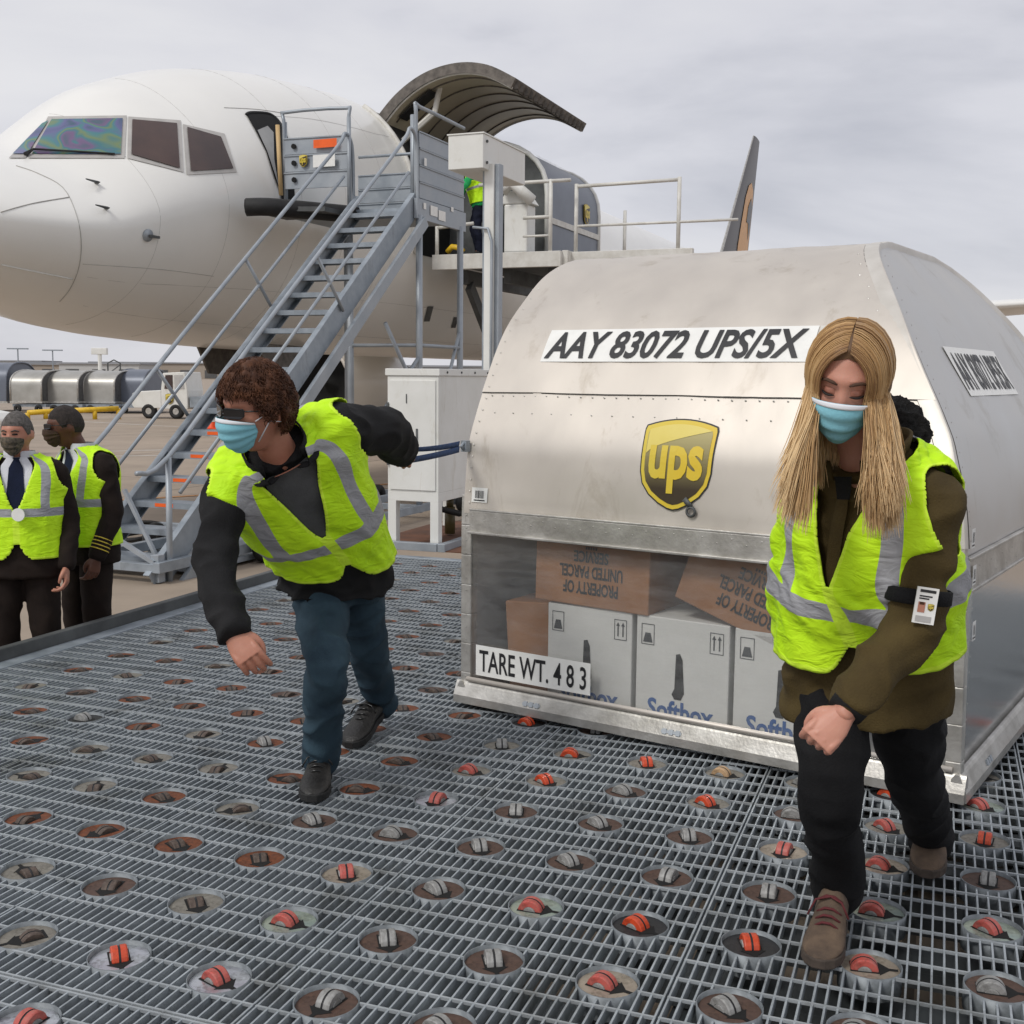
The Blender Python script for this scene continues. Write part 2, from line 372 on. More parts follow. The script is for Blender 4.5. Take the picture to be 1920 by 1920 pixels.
# casters: ring, plate with slot, wheel
def plate_mat(name, c, c2, rough, metal, sc=20):
    m = mat(name, c, rough, metal, col2=c2, scale=sc, detail=6, bump=0.05, bscale=90); smudge(m, 0.42, 24.0, 0.48, 0.66, (1, 1, 1)); return m
PM = {'rust': plate_mat('rusty_plate', (0.25, 0.072, 0.022), (0.075, 0.028, 0.016), 0.75, 0.1), 'brown': plate_mat('brown_plate', (0.125, 0.07, 0.05), (0.07, 0.043, 0.034), 0.65, 0.1),
      'tan': plate_mat('dull_tan_plate', (0.29, 0.27, 0.23), (0.18, 0.165, 0.14), 0.55, 0.3), 'silver': plate_mat('zinc_plate', (0.60, 0.64, 0.66), (0.42, 0.40, 0.46), 0.3, 0.7, 8),
      'green': plate_mat('passivated_plate', (0.42, 0.46, 0.36), (0.30, 0.38, 0.36), 0.4, 0.5, 8), 'beige': plate_mat('beige_plate', (0.44, 0.38, 0.30), (0.32, 0.27, 0.22), 0.5, 0.4, 9),
      'black': plate_mat('black_plate', (0.03, 0.03, 0.032), (0.016, 0.016, 0.018), 0.55, 0.1)}
WM = {'grey': plate_mat('grey_wheel', (0.36, 0.36, 0.35), (0.24, 0.235, 0.225), 0.6, 0.2, 60), 'old': plate_mat('grimy_wheel', (0.135, 0.10, 0.08), (0.06, 0.042, 0.034), 0.7, 0.1, 60),
      'red': plate_mat('worn_red_wheel', (0.50, 0.075, 0.06), (0.40, 0.13, 0.105), 0.5, 0, 50), 'orange': plate_mat('orange_wheel', (0.66, 0.075, 0.018), (0.48, 0.06, 0.025), 0.4, 0, 40), 'pale': plate_mat('pale_tan_wheel', (0.55, 0.36, 0.2), (0.42, 0.28, 0.16), 0.5, 0, 40)}
M['ring'] = mat('weathered_ring', (0.25, 0.275, 0.295), 0.55, 0.3, col2=(0.13, 0.145, 0.155), scale=30)
ringm = MB().lathe((0, 0, 0), (0, 0, 1), [(0.0808, -0.06), (0.0808, 0.002), (0.0780, 0.002), (0.0780, -0.06)], 28, closed=False).mesh('housing', M['ring'], True)
def plate_mesh(k, m):
    b = MB(); sg = 28
    b.lathe((0, 0, 0), (0, 0, 1), [(0.0005, -0.010), (0.0755, -0.010), (0.0755, -0.020)], sg, mi=0)
    # slot: its shadow painted as a dark patch with a notch, laid on the plate
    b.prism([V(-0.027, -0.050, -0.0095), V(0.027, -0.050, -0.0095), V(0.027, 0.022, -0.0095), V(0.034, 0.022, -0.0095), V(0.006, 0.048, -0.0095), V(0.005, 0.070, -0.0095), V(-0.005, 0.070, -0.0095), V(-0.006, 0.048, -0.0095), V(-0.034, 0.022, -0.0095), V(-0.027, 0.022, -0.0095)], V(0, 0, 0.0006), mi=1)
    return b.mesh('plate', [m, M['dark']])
PME = {k: plate_mesh(k, m) for k, m in PM.items()}
def wheel_mesh(m):
    b = MB(); c = V(0, -0.014, -0.0165); r = 0.036
    b.lathe(c, (1, 0, 0), [(r * 0.55, -0.0205), (r * 0.94, -0.0205), (r, -0.017), (r, -0.003)], 24, mi=0); b.lathe(c, (1, 0, 0), [(r, 0.003), (r, 0.017), (r * 0.94, 0.0205), (r * 0.55, 0.0205)], 24, mi=0); b.lathe(c, (1, 0, 0), [(r, -0.003), (r * 0.95, -0.0025), (r * 0.95, 0.0025), (r, 0.003)], 24, mi=2)
    b.lathe(c, (1, 0, 0), [(0.001, -0.023), (r * 0.52, -0.023), (r * 0.56, -0.015), (r * 0.56, 0.015), (r * 0.52, 0.023), (0.001, 0.023)], 14, mi=1)
    return b.mesh('wheel', [m, WM['grey'], PM['black']], False)
WME = {k: wheel_mesh(m) for k, m in WM.items()}
KIND = {(0, 0): 'to', (1, 0): 'bo', (2, 0): 'to', (3, 0): 'gr', (4, 0): 'bg', (5, 0): 'bg', (6, 0): 'er', (7, 0): 'bg', (8, 0): 'bg', (9, 0): 'gr',
 (-1, 1): 'ro', (0, 1): 'ro', (1, 1): 'ro', (2, 1): 'ro', (3, 1): 'er', (4, 1): 'bg', (5, 1): 'gr', (6, 1): 'kO', (7, 1): 'kO', (8, 1): 'er', (9, 1): 'bg',
 (-2, 2): 'to', (-1, 2): 'to', (0, 2): 'ro', (1, 2): 'to', (2, 2): 'bg', (3, 2): 'bg', (4, 2): 'bg', (5, 2): 'bg', (6, 2): 'bg', (7, 2): 'bg', (8, 2): 'gr', (9, 2): 'gr',
 (-3, 3): 'ro', (-2, 3): 'to', (-1, 3): 'to', (0, 3): 'to', (1, 3): 'ro', (2, 3): 'ro', (3, 3): 'sr', (4, 3): 'bg', (5, 3): 'bg', (6, 3): 'bg', (7, 3): 'er', (8, 3): 'er', (9, 3): 'bg',
 (-4, 4): 'ro', (-3, 4): 'kg', (-2, 4): 'ro', (-1, 4): 'to', (0, 4): 'rg', (1, 4): 'ro', (2, 4): 'ro', (3, 4): 'tr', (4, 4): 'tO', (5, 4): 'bg', (6, 4): 'tO', (7, 4): 'bg', (8, 4): 'tr', (9, 4): 'tO',
 (1, 5): 'ro', (2, 5): 'ro', (3, 5): 'tg', (4, 5): 'tO', (5, 5): 'tO', (6, 5): 'tp', (7, 5): 'tg', (8, 5): 'kO', (9, 5): 'gr', (1, 6): 'ro', (2, 6): 'ro', (3, 6): 'kO', (4, 6): 'bg', (9, 6): 'tg',
 (1, -1): 'to', (2, -1): 'sO', (3, -1): 'sr', (4, -1): 'bg', (5, -1): 'bg', (6, -1): 'er', (2, -2): 'sr', (3, -2): 'bg'}
PK = {'r': 'rust', 'b': 'brown', 't': 'tan', 's': 'silver', 'g': 'green', 'e': 'beige', 'k': 'black'}; WK = {'g': 'grey', 'o': 'old', 'r': 'red', 'O': 'orange', 'p': 'pale'}
WORD = {'rust': 'rusty', 'brown': 'brown', 'tan': 'dull tan', 'silver': 'bright zinc', 'green': 'greenish zinc', 'beige': 'beige', 'black': 'black'}
cand = []
for i in range(math.ceil(IL), IR):
    for j in range(math.ceil(JF), math.floor(JB) + 1):
        if not caster_at(i, j): continue
        p = lat(i, j)
        d = p.y
        if d < 2.2 or abs(p.x) > 0.47 * d + 0.25: continue
        cand.append((d, i, j, p))
cand.sort(key=lambda t: t[0])
cnt = 0; far = MB()
cr = random.Random(3)
for d, i, j, p in cand:
    k = KIND.get((i, j))
    if k is None: k = cr.choice(['ro', 'ro', 'ro', 'to', 'to', 'ro', 'bo']) if i < 6 else cr.choice(['bg', 'gr', 'tO', 'er', 'tg'])
    if cnt < 300:
        c = link('caster', ringm, None); c.location = p; attach(c, deck)
        th = cr.uniform(0, 2 * math.pi)
        if k[1] in 'rOgp': th = R_(180 + 25) + cr.uniform(-1.0, 1.0)
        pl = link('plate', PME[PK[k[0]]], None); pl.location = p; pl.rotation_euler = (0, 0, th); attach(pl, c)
        wh = link('wheel', WME[WK[k[1]]], None); wh.location = p + V(0, 0, -0.013 if k[1] == 'o' else 0.0); wh.rotation_euler = (0, 0, th); attach(wh, c)
        cnt += 1
    else:
        far.lathe(p, (0, 0, 1), [(0.08, -0.03), (0.08, 0.004), (0.074, 0.004), (0.074, -0.006), (0.001, -0.006)], 12, mi=0)
        far.cyl(p + V(0, 0, -0.01), (math.cos(i * 7.3), math.sin(i * 7.3), 0), 0.03, 0.03, 10, mi=1)
if far.v: far.build('distant_casters', [PM['rust'], WM['old']], deck)['kind'] = 'stuff'
print('casters', cnt, len(cand))
# ------------------------------------------------------------------ air freight container
cth = R_(-34.0); CU = V(math.cos(cth), math.sin(cth), 0); CW = V(-math.sin(cth), math.cos(cth), 0)
CR = atz(1800, 1502, 0.02); CR.z = 0; CLEN, CWID, CB = 2.19, 3.02, 0.02
CL = CR - CU * CLEN
ZS = [0, .80, .92, 1.0, 1.10, 1.19, 1.3, 1.5, 1.69, 1.85, 1.976, 2.058, 2.085, 2.09]; SS = [0, 0, .003, .010, .022, .040, .086, .19, .316, .494, .682, .908, 1.15, CWID / 2]
ZT = [0, .60, 0.985, 1.233, 1.356, 1.53, 1.73, 1.912, 2.05, 2.10]; TT = [0, .015, .04, .10, .157, .262, .385, .522, .64, .68]
_s = catmull([[z, s] for z, s in zip(ZS, SS)], 8); _t = catmull([[z, t] for z, t in zip(ZT, TT)], 8)
def s_of(z): return float(np.interp(z, _s[:, 0], _s[:, 1]))
def t_of(z): return float(np.interp(z, _t[:, 0], _t[:, 1]))
def cp(u, s, z): return CL + CU * u + CW * s + V(0, 0, CB + z)
PROF = catmull([[s, z] for s, z in zip(SS, ZS)][1:], 6)      # front half of the arch
def sheet_pt(u, z, off=0.0):
    """point on the curved front sheet"""
    s = s_of(z); ds = (s_of(z + 0.01) - s_of(z - 0.01)) / 0.02; nrm = (CW * -1 + V(0, 0, ds)).normalized()
    return cp(u, s, z) + nrm * off
cont = thing('cargo_container', 'big silver aluminium air freight container with shield emblem and clear lower panel', 'container', CL + CU * 1.1)
# curved skin in two overlapping sheets per side, tapering toward the leaning right end
ZA = 1.43
def skin(z0, z1, off, name, m):
    b = MB(); rows = []
    for z in np.linspace(z0, z1, 36):
        w = CLEN - t_of(z); rows.append([sheet_pt(w * k / 40, z, off + 0.004 * noise.noise(V(k * .23, z * 3.1, 1.7)) + 0.002 * noise.noise(V(k * .6, z * 8, 4.7)) ) for k in range(41)])
    b.grid(rows); o = b.build(name, m, cont, True); return o
skin(0.87, ZA, 0.0, 'lower_skin', M['alu'])
skin(ZA - 0.02, 2.085, 0.005, 'upper_skin', M['alu'])
b = MB(); rows = []
for s in np.linspace(1.149, CWID - 1.149, 8): rows.append([cp((CLEN - t_of(2.085)) * k / 6, s, 2.0925) for k in range(7)])
b.grid(rows)
rows = []
for z in np.linspace(2.085, 0.02, 50): rows.append([cp((CLEN - t_of(z)) * k / 6, CWID - s_of(z), z) for k in range(7)])
b.grid(rows); b.build('rear_skin', M['alu'], cont, True)
# right end: leaning grey panel above, scuffed clear panel below
b = MB(); rows = []
for z in np.linspace(0.86, 2.085, 40):
    a = s_of(z) + 0.045; rows.append([cp(CLEN - t_of(z) - 0.012 + 0.006 * noise.noise(V(k * .3, z * 2, 4)), a + (CWID - 2 * a) * k / 30, z) for k in range(31)])
b.grid(rows); b.build('end_panel', M['alu_dull'], cont, True)
b = MB(); b.grid([[cp(0.01, (s_of(z)) + (CWID - 2 * s_of(z)) * k / 4, z) for k in range(5)] for z in np.linspace(0.05, 2.085, 24)]); b.build('end_panel', M['alu_dull'], cont, True)
M['arch'] = mat('pale_frame_extrusion', (0.66, 0.63, 0.58), 0.45, 0.3, col2=(0.54, 0.51, 0.46), scale=7, detail=8)
# arch frame on the right end (light bead between skin and end panel)
arc = [cp(CLEN - t_of(z), s_of(z) + 0.004, z) for z in np.linspace(0.90, 2.08, 46)]
arc += [cp(CLEN - t_of(2.085), s, 2.088) for s in np.linspace(1.15, CWID - 1.15, 6)]
arc += [cp(CLEN - t_of(z), CWID - s_of(z), z) for z in np.linspace(2.08, 0.9, 46)]
b = MB(); fr = []
for i, p in enumerate(arc):
    t = (arc[min(i + 1, len(arc) - 1)] - arc[max(i - 1, 0)]).normalized(); o = (CU - t * CU.dot(t)).normalized(); n = t.cross(o)
    if n.dot(CW * -1 + V(0, 0, .5)) < 0 and i < 50: n = -n
    if i >= 50 and n.z < 0 : n = -n
    if i >= 50 and n.dot(CW) < -0.2: n = -n
    prof = [(-0.058, 0.001), (-0.058, 0.007), (-0.010, 0.009), (0.001, 0.006), (0.005, -0.004), (0.004, -0.042), (-0.010, -0.045)]
    fr.append([p + o * x + n * y for x, y in prof])
b.grid(fr); b.build('arch_frame', M['arch'], cont, True, angle=35)
M['seam'] = mat('dark_seam', (0.05, 0.045, 0.04), 0.7)
for ix, dx, dy in ((0, -0.061, 0.002), (5, 0.002, -0.047)): MB().tube([f_[min(ix, 6)] + (f_[1] - f_[0]).normalized() * 0.002 for f_ in fr[:-40]], 0.0032, 5).build('frame_joint', M['seam'], cont, True)
# posts, rails and base
for (u, s) in ((0.012, 0.028), (CLEN - 0.028, 0.028), (CLEN - 0.028, CWID - 0.03), (0.02, CWID - 0.03)):
    tt = 0.04 if u > 1 else 0
    pb = MB(); pts = [cp(u - (t_of(z) if u > 1 else 0), s + s_of(z), z) for z in np.linspace(0.0, 0.95, 8)]
    for i in range(7): pb.bar(pts[i], pts[i + 1] + V(0, 0, 0.001), 0.055, 0.055, up=CW)
    pb.build('corner_post', M['alu_rail'], cont, bevel=0.004)
b = MB(); b.bar(cp(0.04, -0.004, 0.835), cp(CLEN - 0.05, -0.004, 0.835), 0.02, 0.10); b.bar(cp(0.04, -0.014, 0.787), cp(CLEN - 0.05, -0.014, 0.787), 0.03, 0.012); b.bar(cp(0.04, -0.008, 0.889), cp(CLEN - 0.05, -0.008, 0.889), 0.016, 0.010)
b.build('middle_rail', M['alu_rail'], cont, bevel=0.003)
b = MB(); b.bar(cp(CLEN - 0.035, 0.05, 0.80), cp(CLEN - 0.035, CWID - 0.05, 0.80), 0.03, 0.11); b.bar(cp(CLEN - 0.022, 0.05, 0.742), cp(CLEN - 0.022, CWID - 0.05, 0.742), 0.02, 0.012); b.bar(cp(CLEN - 0.026, 0.05, 0.858), cp(CLEN - 0.026, CWID - 0.05, 0.858), 0.02, 0.012)
b.build('middle_rail', M['alu_rail'], cont, bevel=0.003)
b = MB(); b.box(cp(CLEN / 2, CWID / 2, 0.012), (CLEN - 0.12, CWID - 0.12, 0.02), Matrix.Rotation(cth, 3, 'Z')); b.build('floor', M['alu_dull'], cont)
for e, (p, q, o) in enumerate(((cp(-0.03, -0.035, 0), cp(CLEN + 0.02, -0.035, 0), CW), (cp(CLEN + 0.025, -0.02, 0), cp(CLEN + 0.025, CWID + 0.02, 0), -CU), (cp(-0.03, CWID + 0.03, 0), cp(CLEN + 0.02, CWID + 0.03, 0), -CW), (cp(-0.035, -0.02, 0), cp(-0.035, CWID + 0.02, 0), CU))):
    b = MB(); up = V(0, 0, 1)
    # slanted extrusion: low lip outside, higher inside, with a round bead on top
    prof = [(0.0, 0.0), (0.0, 0.035), (0.022, 0.085), (0.030, 0.098), (0.042, 0.098), (0.055, 0.080), (0.055, 0.0)]
    b.grid([[p + o * x + up * y for x, y in prof], [q + o * x + up * y for x, y in prof]]); b.poly([p + o * x + up * y for x, y in prof]); b.poly([q + o * x + up * y for x, y in prof])
    base = b.build('base_rail', M['alu_rail'], cont, bevel=0.003)
    L = (q - p).length; d = (q - p).normalized()
    for k in range(1, 4 if e in (0, 2) else 5):
        c = p + d * (L * (k - 0.5 + (0.12 if e == 0 else 0)) / (3.3 if e in (0, 2) else 4)) + o * 0.008 + up * 0.052
        c2 = MB(); R3 = Matrix((d, d.cross((up - o * -0.44).normalized()) * -1, (up + o * 0.44).normalized())).transposed()
        for x in (-0.03, 0, 0.03): c2.box(c + d * x, (0.018, 0.012, 0.022), R3)
        c2.box(c, (0.09, 0.008, 0.012), R3)
        c2.build('tie_down_track', M['galv_light'], base)
b = MB(); b.tube([cp(0.03, -0.012, 0.112), cp(CLEN - 0.03, -0.012, 0.112)], 0.011, 8); b.build('retaining_bar', M['alu'], cont, True)
# clear panels
def clear(name, tint, haze, hcol, rough):
    m = bpy.data.materials.new(name); m.use_nodes = True; nd, lk = nodes(m); nd.remove(nd['Principled BSDF']); out = nd['Material Output']
    tr = nd.new('ShaderNodeBsdfTransparent'); tr.inputs[0].default_value = (*tint, 1); gl = nd.new('ShaderNodeBsdfGlossy'); gl.inputs['Roughness'].default_value = rough
    df = nd.new('ShaderNodeBsdfDiffuse'); df.inputs[0].default_value = (*hcol, 1)
    tcx = nd.new('ShaderNodeTexCoord'); n = nd.new('ShaderNodeTexNoise'); n.inputs['Scale'].default_value = 7; n.inputs['Detail'].default_value = 8; n.inputs['Roughness'].default_value = 0.7
    mp = nd.new('ShaderNodeMapping'); mp.inputs['Scale'].default_value = (1, 1, 4); lk.new(tcx.outputs['Object'], mp.inputs[0]); lk.new(mp.outputs[0], n.inputs['Vector'])
    mr = nd.new('ShaderNodeMapRange'); mr.inputs['From Min'].default_value = 0.3; mr.inputs['From Max'].default_value = 0.75; mr.inputs['To Min'].default_value = haze * 0.5; mr.inputs['To Max'].default_value = min(1, haze * 1.6); lk.new(n.outputs['Fac'], mr.inputs[0])
    m1 = nd.new('ShaderNodeMixShader'); lk.new(mr.outputs[0], m1.inputs[0]); lk.new(tr.outputs[0], m1.inputs[1]); lk.new(df.outputs[0], m1.inputs[2])
    fz = nd.new('ShaderNodeFresnel'); fz.inputs['IOR'].default_value = 1.5; m2 = nd.new('ShaderNodeMixShader'); lk.new(fz.outputs[0], m2.inputs[0]); lk.new(m1.outputs[0], m2.inputs[1]); lk.new(gl.outputs[0], m2.inputs[2])
    bp = nd.new('ShaderNodeBump'); bp.inputs['Strength'].default_value = 0.08; bp.inputs['Distance'].default_value = 0.01; lk.new(n.outputs['Fac'], bp.inputs['Height']); lk.new(bp.outputs[0], gl.inputs['Normal'])
    lk.new(m2.outputs[0], out.inputs['Surface']); return m
M['clear'] = clear('clear_polycarbonate', (0.95, 0.95, 0.94), 0.13, (0.60, 0.61, 0.61), 0.09)  # haze mixes real cloudiness with grey reflected light put into its colour
M['scuffed'] = clear('scuffed_polycarbonate', (0.85, 0.87, 0.9), 0.80, (0.50, 0.53, 0.565), 0.2)
MB().grid([[cp(CLEN * k / 12, 0.012 + 0.004 * math.sin(k * 1.9 + z * 5), z) for k in range(13)] for z in np.linspace(0.09, 0.80, 8)]).build('clear_panel', M['clear'], cont, True)
MB().grid([[cp(CLEN - 0.03, 0.05 + (CWID - 0.1) * k / 12, z) for k in range(13)] for z in np.linspace(0.08, 0.76, 4)]).build('clear_panel', M['scuffed'], cont, True)
# rivets
rv = MB()
def rivet(p, n, r=0.0045):
    n = n.normalized(); u = n.orthogonal().normalized(); w = n.cross(u)
    rv.add([p + (u * math.cos(a) + w * math.sin(a)) * r for a in np.arange(0, 6.28, 1.0472)] + [p + n * r * 0.55], [(k, (k + 1) % 6, 6) for k in range(6)])
for k in range(34): rivet(sheet_pt(0.06 + k * 0.058, ZA - 0.035, 0.002), -CW); 
for k in range(20): rivet(sheet_pt(0.10 + k * 0.10, ZA - 0.11 , 0.002), -CW, 0.004)
for k in range(34): rivet(cp(0.06 + k * 0.062, -0.0145, 0.862 - (k % 2) * 0.02), -CW, 0.004)
for z in np.linspace(0.92, 2.0, 22):
    rivet(sheet_pt(CLEN - t_of(z) - 0.085 - 0.02 * (int(z * 20) % 2), z, 0.006), -CW + V(0, 0, .5)); rivet(sheet_pt(0.03, z, 0.006), -CW + V(0, 0, .5), 0.004)
    rivet(cp(CLEN - t_of(z) + 0.004, s_of(z) + 0.075, z), CU, 0.004)
for k in range(30): rivet(cp(CLEN - 0.018, 0.1 + k * 0.095, 0.77 + 0.05 * (k % 2)), CU, 0.004)
for z in np.linspace(0.12, 0.86, 14): rivet(cp(CLEN - 0.0, 0.028, z), CU, 0.004); rivet(cp(0.014, -0.001, z), -CW, 0.004)
rv.build('rivets', M['alu_rail'], cont, True)['kind'] = 'stuff'
MB().grid([[sheet_pt((CLEN - t_of(ZA)) * k / 20, z, 0.0022) for k in range(21)] for z in (ZA - 0.024, ZA - 0.0195)]).build('lap_seam', M['seam'], cont)
# pull rings where the straps are hooked
for (u, s) in ((0.0, 0.0), (CLEN - 0.10, 0.0)):
    c = cp(u, s + 0.03, 1.17); MB().box(c + CW * -0.02, (0.03, 0.03, 0.05), Matrix.Rotation(cth, 3, 'Z')).tube([c - CW * 0.03 + V(0, 0, 0.018), c - CW * 0.055, c - CW * 0.03 - V(0, 0, 0.018)], 0.006, 6).build('strap_anchor', M['galv'], cont)
# number plate, emblem, weights
def on_sheet(u0, z0, off):
    return lambda x, y: sheet_pt(u0 + x, z0 + y * math.cos(math.atan(abs(s_of(z0 + .05) - s_of(z0 - .05)) / .1)), off)
def rectp(w, h, n=1): return polysub([(-w / 2, -h / 2), (w / 2, -h / 2), (w / 2, h / 2), (-w / 2, h / 2)], n)
ZL = 1.615; UL = 0.885; lab_w, lab_h = 1.24, 0.17
ln = MB(); vs, fs = rectp(lab_w, lab_h, 4); decal('number_label', [(x, y) for x, y in vs], fs, on_sheet(UL, ZL, 0.009), M['paper'], cont)
vs, fs = text_mesh('AAY 83072 UPS/5X', 1, 0.026, 0.18); vs = fit(vs, lab_w - 0.05, lab_h * 0.84); vs, fs = dense(vs, fs); decal('number_lettering', vs, fs, on_sheet(UL - 0.01, ZL, 0.0125), M['ink'], cont)
vs, fs = rectp(0.2, lab_h, 1); decal('faded_label', vs, fs, on_sheet(UL + lab_w / 2 + 0.106, ZL, 0.009), M['white_chip'], cont)
def shield_outline(w, h, n=10):
    # flat arched top, sides drawn in, point at the bottom
    P = []
    for k in range(n + 1): x = -1 + 2 * k / n; P.append((x * w / 2 * 0.97, h * (0.5 - 0.075 * x * x)))
    side = [(1.0, 0.38), (0.985, 0.15), (0.975, -0.08), (0.90, -0.22), (0.70, -0.34), (0.42, -0.43), (0.16, -0.485), (0.0, -0.5)]
    P += [(x * w / 2, y * h) for x, y in side]; P += [(-x * w / 2, y * h) for x, y in side[::-1][1:]]
    return P
def grad_print():
    m = mat('shield_gradient_print', (0.1, 0.06, 0.02), 0.4); nd, lk = nodes(m); t = nd.new('ShaderNodeTexCoord'); sp = nd.new('ShaderNodeSeparateXYZ'); lk.new(t.outputs['Object'], sp.inputs[0]); mr = nd.new('ShaderNodeMapRange'); mr.inputs['From Min'].default_value = 1.06; mr.inputs['From Max'].default_value = 1.29; lk.new(sp.outputs['Z'], mr.inputs[0]); r = nd.new('ShaderNodeValToRGB'); r.color_ramp.elements[0].color = (0.045, 0.03, 0.014, 1); r.color_ramp.elements[1].color = (0.42, 0.36, 0.14, 1); lk.new(mr.outputs[0], r.inputs[0]); lk.new(r.outputs[0], nd['Principled BSDF'].inputs['Base Color']); return m
M['shield_grad'] = grad_print(); M['swoosh'] = mat('pale_gold_print', (0.74, 0.62, 0.17), 0.4, 0, col2=(0.68, 0.55, 0.10), scale=3)
def emblem(fn, w, h, parent, cuts=2):
    """three nested plates, swoosh and letters; fn(x, y, layer)"""
    obs = []
    for k, (f, m) in enumerate(((1.0, M['ink']), (0.965, M['gold']), (0.87, M['shield_grad'] if w > 0.3 and parent is cont else M['shieldbrown']))):
        vs, fs = polysub(shield_outline(w * f, h * f), cuts); obs.append(decal('emblem_plate', vs, fs, lambda x, y, k=k: fn(x, y, k), m, parent))
    iw, ih = w * 0.87, h * 0.87; n = 14; top = []; bot = []
    for k in range(n + 1):
        x = -1 + 2 * k / n; yt = ih * (0.5 - 0.075 * x * x); t = (x + 1) / 2; top.append((x * iw / 2 * 0.97, yt)); bot.append((x * iw / 2 * 0.97, min(yt, ih * (0.13 + 0.295 * t ** 0.62))))
    vs, fs = polysub(top + bot[::-1], cuts); decal('emblem_swoosh', vs, fs, lambda x, y: fn(x, y, 3), M['swoosh'], parent)
    vs, fs = text_mesh('ups', 1, 0.035); vs = fit(vs, iw * 0.84, ih * 0.60)
    if cuts: vs, fs = dense(vs, fs, 0.04)
    decal('emblem_lettering', [(x, y - ih * 0.06) for x, y in vs], fs, lambda x, y: fn(x, y, 4), M['gold'], parent)
US, ZSH = 1.035, 1.135
emblem(lambda x, y, l: sheet_pt(US + x, ZSH + y, 0.004 + 0.0015 * l), 0.325, 0.365, cont)
b = MB(); c = sheet_pt(US + 0.085, 0.955, 0.012); b.lathe(c, CW, [(0.016, -0.008), (0.024, 0), (0.016, 0.008), (0.012, 0)], 14, closed=True); b.bar(c + V(0, 0, 0.02), c + V(0, 0, 0.05) - CU * 0.03, 0.02, 0.008, up=CW); b.build('latch_ring', M['galv_dark'], cont, True)
def on_front(u0, z0, s): return lambda x, y: cp(u0 + x, s, z0 + y)
vs, fs = rectp(0.60, 0.14, 0); decal('tare_label', vs, fs, on_front(0.375, 0.205, -0.006), M['paper'], cont)
vs, fs = text_mesh('TARE WT. 4 8 3', 1, 0.012); decal('tare_lettering', fit(vs, 0.56, 0.10), fs, on_front(0.375, 0.205, -0.008), M['ink'], cont)
def barcode(name, w, h, fn, n=16):
    vs, fs = rectp(w, h, 0); o = decal(name, vs, fs, lambda x, y: fn(x, y, 0), M['paper'], cont); b = MB(); r = random.Random(n)
    x = -w * 0.28
    while x < w * 0.28:
        ww = w * r.uniform(0.008, 0.03); b.add([fn(x, -h * 0.22, 1), fn(x + ww, -h * 0.22, 1), fn(x + ww, h * 0.3, 1), fn(x, h * 0.3, 1)], [(0, 1, 2, 3)]); x += ww + w * r.uniform(0.012, 0.03)
    b.add([fn(-w * .35, -h * .4, 1), fn(w * .35, -h * .4, 1), fn(w * .35, -h * .32, 1), fn(-w * .35, -h * .32, 1)], [(0, 1, 2, 3)])
    b.build('barcode_print', M['ink'], cont, fix=False)
barcode('barcode_label', 0.085, 0.065, lambda x, y, l: sheet_pt(0.085 + x, 0.955 + y, 0.004 + 0.001 * l))
for z in (0.93, 0.80, 0.60): barcode('barcode_label', 0.05, 0.07, lambda x, y, l: cp(CLEN - t_of(z) + 0.012 + 0.0012 * l, 0.085 + x, z + y), 9)
# number plate on the leaning end
def on_end(s0, z0, off): return lambda x, y: cp(CLEN - t_of(z0 + y) + off, s0 + x, z0 + y)
vs, fs = rectp(0.95, 0.20, 3); decal('number_label', vs, fs, on_end(1.22, 1.52, -0.008), M['paper'], cont)
vs, fs = text_mesh('AAY 83072 UPS/5X', 1, 0.022); vs, fs = dense(fit(vs, 0.90, 0.155), fs); decal('number_lettering', vs, fs, on_end(1.22, 1.52, -0.005), M['ink'], cont)

